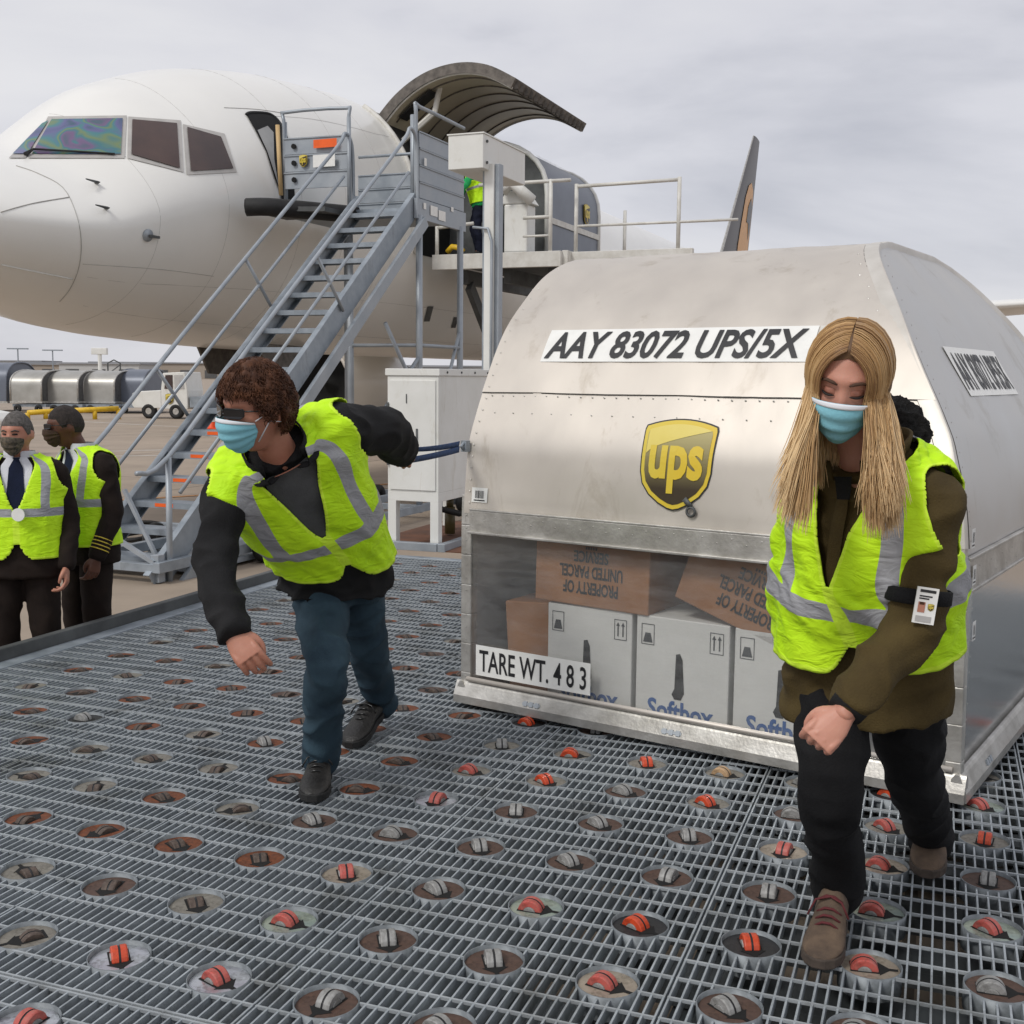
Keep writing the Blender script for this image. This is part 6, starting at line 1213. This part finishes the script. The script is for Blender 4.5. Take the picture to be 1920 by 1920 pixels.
M['lens'] = mat('dark_lens', (0.008, 0.008, 0.01), 0.08, 0, var=0.1); M['specs'] = mat('black_frame', (0.01, 0.01, 0.01), 0.35)
M['shoe_black'] = mat('black_leather', (0.014, 0.013, 0.012), 0.5, 0, var=0.3, scale=20, bump=0.2, bscale=90); M['boot'] = mat('tan_suede_boot', (0.155, 0.105, 0.068), 0.85, 0, col2=(0.07, 0.048, 0.034), scale=16, bump=0.2, bscale=200); M['boot_sole'] = mat('brown_sole', (0.06, 0.045, 0.035), 0.8, 0, var=0.3, scale=30); M['lace_red'] = mat('dark_red_lace', (0.10, 0.015, 0.018), 0.8)
# ---- man leaning forward, pulling the strap
J = dict(pelvis=aty(638, 1068, 4.25), neck=aty(522, 850, 3.74), shR=aty(428, 905, 3.76), shL=aty(622, 808, 3.84), head=aty(482, 766, 3.62), face=V(-0.62, -0.74, -0.20), hup=(0.06, -0.1, 1),
         hipR=aty(598, 1105, 4.20), hipL=aty(668, 1098, 4.30), knR=aty(612, 1245, 3.95), anR=aty(602, 1425, 4.19), knL=aty(690, 1218, 4.48), anL=aty(716, 1318, 4.86),
         elR=aty(402, 1062, 3.60), wrR=aty(437, 1190, 3.42), elL=aty(722, 808, 4.08), wrL=aty(752, 845, 4.38))
J['toeR'] = atz(585, 1492, 0.03); J['toeL'] = atz(655, 1392, 0.03)
J['handR'] = dict(d=V(0.55, -0.30, -0.62), n=V(-0.3, -0.6, 0.7), side=-1, curl=(.65, .8, .5), thumb=0.35, spread=.05); J['handL'] = dict(d=V(-0.12, 1, -0.06), n=V(0, 0, 1), side=1, curl=(1.0, 1.3, 1.0), thumb=0.9)
man, mbody, mlo, mh, mj = make_person('man in sunglasses and black jacket bending forward to pull a blue strap', atz(640, 1440, 0), J, dict(skin='skin_m', trousers='jeans', jacket='jacket_black', vox=0.008, hk=1.07, k=1.04, leg=(.100, .076, .066), arm=(.074, .066, .056), armL=1.22, hem=0.075, hemdir=V(-0.25, -0.45, -0.85), girth=1.06, cuff=0.02, jw=0.016, tw=0.014, handk=1.02))
make_vest(mlo, man, mj, 0.20, 0.985, 0.46, 0.385, 0.68, 0.040, armv=0.66, armB=0.115, armA=0.36, amp=0.012, reach=0.055)
short_hair(mh, man, M['hair_brown'], lambda az: 0.60 if abs(az) < 0.75 else (0.60 - (abs(az) - 0.75) * 1.7 if abs(az) < 1.15 else (-0.08 if abs(az) < 1.5 else (0.25 if abs(az) < 1.75 else -0.62))), 0.022, 0.35, 4600, 0.042, 4, 0.0015, 'hair', 0.012)
face_mask(mh, man, M['mask'], M['mask_white']); glasses(mh, man, M['specs'], M['lens'])
M['lip'] = mat('button_black', (0.01, 0.01, 0.01), 0.3)
# shirt front and collar inside the open jacket
b = MB(); b.grid([[tuple(mlo.at(np.array(v), np.array(a), 0.030 + 0.004 * math.cos(a * 5))) for a in np.linspace(-0.30, 0.42, 9)] for v in np.linspace(0.42, 0.90, 16)]); b.build('shirt_front', M['shirt_grey'], man, True)
b = MB(); b.grid([[tuple(mlo.at(np.array(v), np.array(a), 0.036)) for a in np.linspace(-0.02 - (v - .78) * 1.5, 0.02 + (v - .78) * 1.5, 7)] for v in np.linspace(0.79, 1.0, 10)]); b.build('throat', M['skin_m'], man, True)
for sg in (-1, 1):
    b = MB(); b.grid([[tuple(mlo.at(np.array(min(1.0, v)), np.array(sg * (0.22 + w * 0.40 + (1 - v) * 0.5)), 0.036 + 0.02 * math.sin(w * 3.1))) for w in np.linspace(0, 1, 7)] for v in np.linspace(0.86, 1.0, 8)]); o = b.build('collar', M['jacket_black'], man, True); o.modifiers.new('t', 'SOLIDIFY').thickness = 0.006
b = MB(); nb = J['neck']; b.grid([[tuple(mlo.at(np.array(1.0 - 0.06 * t), np.array(a), 0.018 + 0.018 * (1 - t))) if t > 0 else tuple(mlo.at(np.array(1.0), np.array(a), 0.026) + np.array((J['neck'] - J['pelvis']).normalized()) * 0.045) for a in np.linspace(0.6, 2 * math.pi - 0.6, 24)] for t in np.linspace(0, 1, 5)]); o = b.build('collar', M['jacket_black'], man, True); o.modifiers.new('t', 'SOLIDIFY').thickness = 0.006
for s in 'RL':
    t = J['toe' + s]; a = J['an' + s]; d = V(a.x - t.x, a.y - t.y, 0).normalized(); heel = V(t.x, t.y, 0.006) + d * 0.285
    tz = V(t.x, t.y, 0.006)
    if s == 'L': heel.z = 0.055
    shoe(heel, tz, V(0, 0, 1), man, M['shoe_black'], M['black'], 1.08, M['lip'])
# strap
hp = J['wrL'] + V(0.03, 0.09, -0.02); cpnt = cp(0.0, -0.04, 1.17)
strap = MB(); A = aty(770, 842, 4.42); B_ = aty(764, 862, 4.40)
def ribbon(b, p, q, w, sag, tw0, tw1, n=14):
    rows = []; d = (q - p).normalized(); s0 = d.cross(V(0, 0, 1)).normalized()
    for i in range(n + 1):
        t = i / n; c = p * (1 - t) + q * t - V(0, 0, sag * 4 * t * (1 - t)); a = tw0 * (1 - t) + tw1 * t; u = V(0, 0, 1) * math.cos(a) + s0 * math.sin(a); rows.append([c - u * w / 2, c + u * w / 2])
    b.grid(rows)
ribbon(strap, A - (cpnt - A).normalized() * 0.05, cpnt + V(0, 0, 0.012), 0.026, 0.006, 1.0, 0.2); ribbon(strap, B_ - (cpnt - B_).normalized() * 0.06, cpnt - V(0, 0, 0.012), 0.027, 0.004, 0.5, 0.1)
o = strap.build('pull_strap', M['blue_strap'], None, True); o.modifiers.new('t', 'SOLIDIFY').thickness = 0.003; tag(o, 'blue webbing strap from the container corner to the bending man', 'strap')

# ---- blonde woman
J = dict(pelvis=aty(1628, 1225, 2.95), neck=aty(1622, 868, 2.70), shR=aty(1526, 930, 2.90), shL=aty(1742, 938, 2.64), head=aty(1590, 714, 2.60), face=V(-0.36, -0.85, -0.36), hup=(0.04, -0.25, 1),
         hipR=aty(1572, 1245, 2.99), hipL=aty(1690, 1245, 2.93), knR=aty(1556, 1475, 2.84), anR=aty(1572, 1672, 3.10), knL=aty(1712, 1445, 3.16), anL=aty(1745, 1572, 3.56),
         elL=aty(1716, 1160, 2.62), wrL=aty(1582, 1338, 2.50), elR=aty(1492, 1110, 3.0), wrR=aty(1510, 1250, 3.2))
J['toeR'] = atz(1535, 1800, 0.03); J['toeL'] = atz(1738, 1632, 0.03)
J['handL'] = dict(d=V(-0.62, -0.10, -0.62), n=V(-0.25, -0.85, 0.30), side=1, curl=(1.25, 1.35, 0.9), thumb=0.75, spread=.02); J['handR'] = dict(d=V(0.1, 0.6, -0.5), n=V(0, 0, 1), side=-1, curl=(1.2, 1.3, .9), thumb=.9)
wom, wbody, wlo, wh, wj = make_person('blonde woman in olive jacket and blue mask walking beside the silver container', atz(1640, 1720, 0), J, dict(skin='skin_f', trousers='trouser_black', jacket='olive', vox=0.007, hk=1.06, k=1.0, leg=(.106, .080, .070), arm=(.076, .066, .050), hem=0.15, hemdir=V(0.0, 0.08, -1), girth=1.04, cuff=0.035, jw=0.014, tw=0.012, handk=1.0, hvox=0.0026))
make_vest(wlo, wom, wj, 0.19, 0.985, 0.50, 0.385, 0.68, 0.040, nu=230, nv=190, armv=0.685, armB=0.13, armA=0.46, seed=3.0, amp=0.013, neck_w=0.50, reach=0.035)
face_mask(wh, wom, M['mask'], M['mask_white'])
# eyes cast down: lids, lashes and brows
M['brow'] = mat('brown_brow', (0.07, 0.035, 0.02), 0.8); M['lash'] = mat('dark_lash', (0.012, 0.009, 0.008), 0.7); M['lid'] = skin_mat('eyelid', (0.46, 0.20, 0.14), (0.38, 0.16, 0.11))
for sg in (-1, 1):
    MB().tube([wh.pt(sg * a, e, 0.0035) for a, e in ((0.12, 0.275), (0.22, 0.315), (0.36, 0.335), (0.50, 0.31), (0.58, 0.265))], [.002, .0042, .004, .003, .0012], 6).build('eyebrow', M['brow'], wom, True)
    b = MB(); b.grid([[wh.pt(sg * (0.32 + a * 0.155), 0.115 + e * 0.060 - 0.028 * (1 - a * a) * (1 if e < 0 else -0.4) , 0.0015 + 0.0045 * (1 - a * a) * (1 - e * e)) for a in np.linspace(-1, 1, 13)] for e in np.linspace(-1, 1, 9)]); b.build('eyelid', M['lid'], wom, True)
    MB().tube([wh.pt(sg * (0.32 + a * 0.165), 0.058 - 0.030 * (1 - a * a) + 0.012 * a, 0.0045 + 0.003 * (1 - a * a)) for a in np.linspace(-1, 1, 9)], [.0008, .0018, .0024, .0026, .0027, .0027, .0026, .002, .001], 5).build('eyelashes', M['lash'], wom, True)
def blonde():
    m = bpy.data.materials.new('blonde_hair'); m.use_nodes = True; nd, lk = nodes(m); b = nd['Principled BSDF']; b.inputs['Roughness'].default_value = 0.42; b.inputs['Specular IOR Level'].default_value = 0.4
    a = nd.new('ShaderNodeAttribute'); a.attribute_name = 'tint'; r = nd.new('ShaderNodeValToRGB'); el = r.color_ramp.elements; el[0].position = 0; el[0].color = (0.085, 0.042, 0.018, 1); el[1].position = 1; el[1].color = (0.82, 0.60, 0.33, 1)
    for p_, c in ((0.35, (0.29, 0.16, 0.07)), (0.65, (0.56, 0.355, 0.16))): x = el.new(p_); x.color = (*c, 1)
    lk.new(a.outputs['Fac'], r.inputs[0]); lk.new(r.outputs[0], b.inputs['Base Color']); return m
M['blonde'] = blonde(); M['blonde_base'] = mat('blonde_undercoat', (0.16, 0.085, 0.035), 0.6, 0, col2=(0.09, 0.045, 0.02), scale=40)
hair = short_hair(wh, wom, M['blonde_base'], lambda az: 0.80 - 0.25 * abs(az) if abs(az) < 0.5 else (0.675 - (abs(az) - 0.5) * 1.3 if abs(az) < 0.95 else (0.08 if abs(az) < 1.2 else -0.6)), 0.012, lump=0.003)
rr = random.Random(9); P = []; TN = []
for c in range(120):
    # a lock: strands that run together
    sg = 1 if c % 9 < 5 else -1; y_c = rr.uniform(-0.085, 0.085); fr_t = (0.085 - y_c) / 0.17; az_e = 0.60 + 2.1 * fr_t ** 1.5 + rr.uniform(-0.05, 0.05); front = az_e < 1.45; el_e = (rr.uniform(-0.22, -0.05) if front else rr.uniform(-0.45, -0.15)); lift_c = rr.uniform(0.008, 0.020)
    fall_c = rr.uniform(0.19, 0.27) * (1.0 if front else 0.85) * (0.92 if sg > 0 else 1.0); out_c = wh.x * sg * rr.uniform(-0.012, 0.022) + wh.y * (rr.uniform(-0.01, 0.04) if front else -0.02); ph = rr.uniform(0, 6.28); wv = rr.uniform(0.002, 0.007); b_c = rr.uniform(0.22, 0.66)
    if front: out_c += V(-0.030, -0.02, 0) if sg < 0 else V(-0.008, -0.045, 0)
    for i in range(60):
        yd = rr.uniform(-0.012, 0.012); y0 = y_c + yd; az_end = sg * (az_e - yd * 9 + rr.gauss(0, 0.02)); el_end = el_e + rr.gauss(0, 0.03); az0 = sg * (0.05 if y0 > 0 else math.pi - 0.05); el0 = math.atan2(0.112, abs(y0) + 1e-3) * 0.98
        if y0 > 0: el0 = max(el0, 0.66)
        lift = lift_c + rr.uniform(-0.004, 0.004); q = []; d0 = V(math.sin(az0) * math.cos(el0), math.cos(az0) * math.cos(el0), math.sin(el0)); d1 = V(math.sin(az_end) * math.cos(el_end), math.cos(az_end) * math.cos(el_end), math.sin(el_end))
        for k in range(12):
            t = k / 11; d = d0.lerp(d1, t); d += V(sg * 0.25, 0.0, 0.2) * math.sin(math.pi * t) * 0.5; d.normalize(); r_ = wh.rad(d, False) + lift * (0.45 + 0.55 * math.sin(math.pi * min(1, t + .15))); q.append(wh.w(*(d * r_)))
        p = q[-1]; fall = fall_c * (0.78 + 0.36 * rr.random() ** 0.6); sx, sy = rr.gauss(0, 0.010), rr.gauss(0, 0.008)
        for k in range(1, 11):
            t = k / 10; q.append(p + V(0, 0, -fall * t) + out_c * (t ** 1.15) * 1.2 + V(math.sin(ph + t * 4.5) * wv + sx * t, math.cos(ph + t * 4) * wv + sy * t, 0) + V(0, -0.03, 0) * math.sin(t * 2.2))
        P.append(q); b0 = min(0.75, max(0.08, b_c + rr.gauss(0, 0.08))); TN.append((b0, min(1, b0 + rr.uniform(0.30, 0.62))))
hair_strands('long_hair', P, 0.00105, M['blonde'], hair, TN)
# jacket collar, placket and dark lining at the throat
b = MB(); b.grid([[tuple(wlo.at(np.array(1.0), np.array(a), 0.016 + 0.012 * t) + np.array(((J['neck'] - J['pelvis']).normalized() * (0.055 * t - 0.02)))) for a in np.linspace(0.35, 2 * math.pi - 0.35, 30)] for t in np.linspace(0, 1, 5)]); o = b.build('collar', M['olive'], wom, True); o.modifiers.new('t', 'SOLIDIFY').thickness = 0.008
b = MB(); b.grid([[tuple(wlo.at(np.array(v), np.array(a * 0.055 - 0.02), 0.024 + 0.003 * math.cos(a * 1.5))) for a in np.linspace(-1, 1, 5)] for v in np.linspace(0.36, 0.98, 20)]); b.build('placket', M['olive'], wom, True)
b = MB(); b.grid([[tuple(wlo.at(np.array(v), np.array(a * (0.05 + 0.55 * (v - 0.78))), 0.0275)) for a in np.linspace(-1, 1, 5)] for v in np.linspace(0.80, 1.0, 8)]); b.build('dark_lining', M['jacket_black'], wom, True)
# fur lined hood behind the neck
co, fs = rem([tubeshape([J['neck'] + V(-0.08, 0.12, 0.02), J['neck'] + V(0.03, 0.13, 0.09), J['neck'] + V(0.105, 0.09, 0.075), J['neck'] + V(0.12, 0.03, 0.0)], [.05, .07, .065, .045], 16)], 0.008, 2); co, fs = wrinkle(co, fs, 0.02, 30, 1.0); obj_from('fur_hood', co, fs, M['fur'], wom)
# boots
for s in 'RL':
    t = J['toe' + s]; a = J['an' + s]; d = V(a.x - t.x, a.y - t.y, 0).normalized(); heel = V(t.x, t.y, 0.006) + d * 0.262
    if s == 'L': heel.z = 0.03
    shoe(heel, V(t.x, t.y, 0.006), V(0, 0, 1), wom, M['boot'], M['boot_sole'], 1.04, M['lace_red'], 'boot', 0.035)
# black cuff, arm band and badge
fa = (J['wrL'] - J['elL']).normalized(); MB().tube([J['wrL'] - fa * 0.07, J['wrL'] - fa * 0.035, J['wrL'] - fa * 0.004], [.046, .044, .040], 18).build('cuff', M['jacket_black'], wom, True)
ua_ = (J['elL'] - J['shL']); bc = J['shL'] + ua_ * 0.80; bd = ua_.normalized(); MB().lathe(bc, bd, [(0.070, -0.018), (0.0755, -0.014), (0.0755, 0.014), (0.070, 0.018)], 24).build('arm_band', M['trouser_black'], wom, True)
bo = bc + V(0.0, -0.082, 0) + V(-0.012, 0, -0.008); bx_ = V(0.96, -0.12, -0.12).normalized(); bz = V(0.16, 0.10, 1).normalized(); bn = bx_.cross(bz)
bq = lambda x, y, o: bo + bx_ * x * 0.78 + bz * y * 0.78 - V(0, 1, 0) * o
badge = MB().add([bq(x, y, 0) for x, y in ((-.030, -.052), (.030, -.052), (.030, .052), (-.030, .052))] + [bq(x, y, 0.004) for x, y in ((-.030, -.052), (.030, -.052), (.030, .052), (-.030, .052))], [(0, 1, 2, 3), (4, 5, 6, 7), (0, 1, 5, 4), (1, 2, 6, 5), (2, 3, 7, 6), (3, 0, 4, 7)]).build('badge', M['paper'], wom)
def bdec(nm, pts, m, o=0.0052): vs, fs = polysub(pts, 0); MB().add([bq(x, y, o) for x, y in vs], fs).build(nm, m, badge, fix=False)
rc = lambda x0, y0, x1, y1: [(x0, y0), (x1, y0), (x1, y1), (x0, y1)]
bdec('badge_clip', rc(-.022, .038, .022, .046), M['ink']); bdec('badge_photo', rc(-.022, -.020, -.002, .010), M['skin_m']); bdec('badge_photo_hair', rc(-.019, 0.002, -.005, .010), M['hair_brown'], .0056); bdec('badge_barcode', rc(-.024, -.047, .020, -.030), M['alu_dull']); bdec('badge_name', rc(-.022, .018, .006, .022), M['ink']); bdec('badge_name', rc(-.022, .025, .014, .029), M['ink'])
emblem(lambda x, y, l: bq(0.014 + x, -0.003 + y, 0.0052 + 0.0003 * l), 0.018, 0.021, badge, 0)
st2 = MB(); ribbon(st2, J['wrR'] + V(0.0, 0.10, -0.02), cp(CLEN - 0.10, -0.05, 1.15), 0.034, 0.01, 0.3, 0.1); o = st2.build('pull_strap', M['blue_strap'], None, True); o.modifiers.new('t', 'SOLIDIFY').thickness = 0.003; tag(o, 'blue webbing strap hooked behind the blonde woman shoulder', 'strap')

# ---- two uniformed men beyond the deck rim
def standing(px, D, yaw, H, armsw=0.0):
    """joints of an upright figure at pixel column px; yaw 0 faces the camera, + turns to image left"""
    q = aty(px, 1000, D); B0 = V(q.x, D, GZ); k = H / 1.76; F = V(-math.sin(yaw), -math.cos(yaw), 0); L = V(math.cos(yaw), -math.sin(yaw), 0); g = lambda x, y, z: B0 + L * (x * k) + F * (y * k) + V(0, 0, z * k)
    J = dict(pelvis=g(0, 0, .95), neck=g(0, -.01, 1.48), shL=g(.185, -.01, 1.40), shR=g(-.185, -.01, 1.40), head=g(0, .025, 1.625), face=F + V(0, 0, -0.12), hipL=g(.09, 0, .90), hipR=g(-.09, 0, .90), knL=g(.11, .02, .50), knR=g(-.11, .02, .50), anL=g(.12, -.02, .09), anR=g(-.12, -.02, .09), toeL=g(.13, .14, .03), toeR=g(-.13, .14, .03),
             elL=g(.25, -.02, 1.12), elR=g(-.25, -.02, 1.12), wrL=g(.25, .10, .87), wrR=g(-.25, .10, .87))
    for s, sg in (('L', 1), ('R', -1)): J['hand' + s] = dict(d=V(0, 0, -1) + F * 0.25, n=L * sg, side=1 if s == 'L' else -1, curl=(.5, .6, .4))
    return B0, J
M['cloth_mask'] = mat('dark_patterned_mask', (0.16, 0.13, 0.09), 0.8, 0, col2=(0.02, 0.02, 0.018), scale=45, detail=2); M['brown_mask'] = mat('dark_brown_mask', (0.05, 0.025, 0.014), 0.8, 0, var=0.3, scale=30)
for who in (0, 1):
    if who == 0: B0, J = standing(42, 6.5, R_(-12), 1.745); lab = 'grey haired man in white shirt and navy tie at the left edge'; sk, hr, mk = 'skin_m', 'hair_dark', 'cloth_mask'; J['face'] = V(-0.05, -1, -0.1)
    else: B0, J = standing(163, 6.95, R_(38), 1.77); lab = 'man with gold sleeve stripes facing left in front of the stairs'; sk, hr, mk = 'skin_d', 'hair_black', 'brown_mask'; J['face'] = V(-0.85, -0.5, -0.12); J['head'] += V(-0.07, -0.03, 0); J['neck'] += V(-0.03, -0.01, 0)
    p, bd_, lo, h, jk = make_person(lab, B0, J, dict(skin=sk, trousers='suit', jacket='suit', vox=0.011, leg=(.10, .082, .080), arm=(.072, .062, .050), hem=0.14, hvox=0.004, jw=0.008, tw=0.008, girth=1.05, hk=1.03))
    make_vest(lo, p, jk, 0.15, 0.985, 0.42, 0.40, 0.68, 0.030, nu=130, nv=100, armv=0.70, armB=0.13, armA=0.58, seed=7.0 + who, amp=0.008, reach=0.03)
    short_hair(h, p, M[hr], lambda az: 0.55 if abs(az) < 0.8 else (0.55 - (abs(az) - 0.8) * 1.6 if abs(az) < 1.2 else (0.0 if abs(az) < 1.5 else (0.25 if abs(az) < 1.75 else -0.5))), 0.005, lump=0.002)
    face_mask(h, p, M[mk], None, False)
    if who == 1: glasses(h, p, M['specs'], M['lens'])
    else:
        for sg in (-1, 1): MB().tube([h.pt(sg * a, e, 0.003) for a, e in ((0.14, 0.25), (0.34, 0.31), (0.55, 0.25))], .0035, 5).build('eyebrow', M['hair_dark'], p, True); MB().tube([h.pt(sg * (0.32 + a * 0.14), 0.10, 0.004) for a in (-1, 0, 1)], .0045, 5).build('eye', M['lash'], p, True)
    b = MB(); b.grid([[tuple(lo.at(np.array(v), np.array(a * (0.10 + 0.42 * (v - .42) / .58)), 0.017)) for a in np.linspace(-1, 1, 9)] for v in np.linspace(0.44, 1.0, 14)]); b.build('shirt_front', M['shirt_white'], p, True)
    b = MB(); b.grid([[tuple(lo.at(np.array(v), np.array(a * w), 0.027)) for a in (-1, 0, 1)] for v, w in ((0.44, .10), (0.52, .16), (0.75, .12), (0.93, .07), (0.96, .11), (1.0, .12))]); b.build('tie', M['tie'], p, True)
    b = MB(); b.grid([[tuple(lo.at(np.array(1.0), np.array(a), 0.010 - 0.006 * t) + np.array((0, 0, 0.045 * t - 0.01))) for a in np.linspace(0.16, 2 * math.pi - 0.16, 24)] for t in np.linspace(0, 1, 4)]); b.build('shirt_collar', M['shirt_white'], p, True)
    if who == 1:
        fa = (J['wrL'] - J['elL']).normalized()
        for kk in range(4): MB().lathe(J['wrL'] - fa * (0.05 + 0.022 * kk), fa, [(0.056, -0.003), (0.0585, 0), (0.056, 0.003)], 20).build('sleeve_stripe', M['gold'], p, True)
    else: c = lo.at(np.array(0.42), np.array(0.05), 0.05); MB().cyl(Vector(c) + V(0.0, -0.01, -0.02), (0, 1, 0), 0.036, 0.008, 18).build('badge', M['paper'], p)
    for s in 'LR':
        t = J['toe' + s]; a = J['an' + s]; d = V(a.x - t.x, a.y - t.y, 0).normalized(); tt_ = V(t.x, t.y, GZ + 0.002); shoe(tt_ + d * 0.28, tt_, V(0, 0, 1), p, M['shoe_black'], M['black'], 1.05)

# ---- worker on the loader platform
q = pl(LT + 0.35, 2.90, LZ); F = (-PP * 0.8 - PD * 0.4).normalized(); L = V(-F.y, F.x, 0); g = lambda x, y, z: q + L * x + F * y + V(0, 0, z)
J = dict(pelvis=g(0, -.05, .92), neck=g(0, .12, 1.38), shL=g(.18, .08, 1.31), shR=g(-.18, .08, 1.31), head=g(0, .24, 1.47), face=F + V(0, 0, -.6), hipL=g(.09, -.05, .88), hipR=g(-.09, -.05, .88), knL=g(.1, 0, .48), knR=g(-.1, 0.04, .48), anL=g(.11, -.06, .09), anR=g(-.11, -.06, .09), toeL=g(.12, .1, .03), toeR=g(-.12, .1, .03), elL=g(.26, .25, 1.10), elR=g(-.26, .25, 1.10), wrL=g(.2, .48, 1.06), wrR=g(-.2, .48, 1.06))
for s, sg in (('L', 1), ('R', -1)): J['hand' + s] = dict(d=F, n=V(0, 0, 1), side=1 if s == 'L' else -1, curl=(.8, .8, .5))
p, bd_, lo, h, jk = make_person('worker in bright green top and safety vest on the raised loader platform', q, J, dict(skin='skin_d', trousers='navy', jacket='green_shirt', vox=0.014, hem=0.10, hvox=0.006, jw=0.01, tw=0.01))
make_vest(lo, p, jk, 0.12, 0.985, 0.42, 0.40, 0.68, 0.03, nu=90, nv=70, armv=0.70, armB=0.13, armA=0.58)
short_hair(h, p, M['jacket_black'], lambda az: 0.4 if abs(az) < 0.9 else -0.6, 0.012, name='knit_cap')
for s in 'LR': t = J['toe' + s]; tt_ = V(t.x, t.y, LZ); shoe(tt_ - F * 0.28, tt_, V(0, 0, 1), p, M['shoe_black'], M['black'], 1.05)
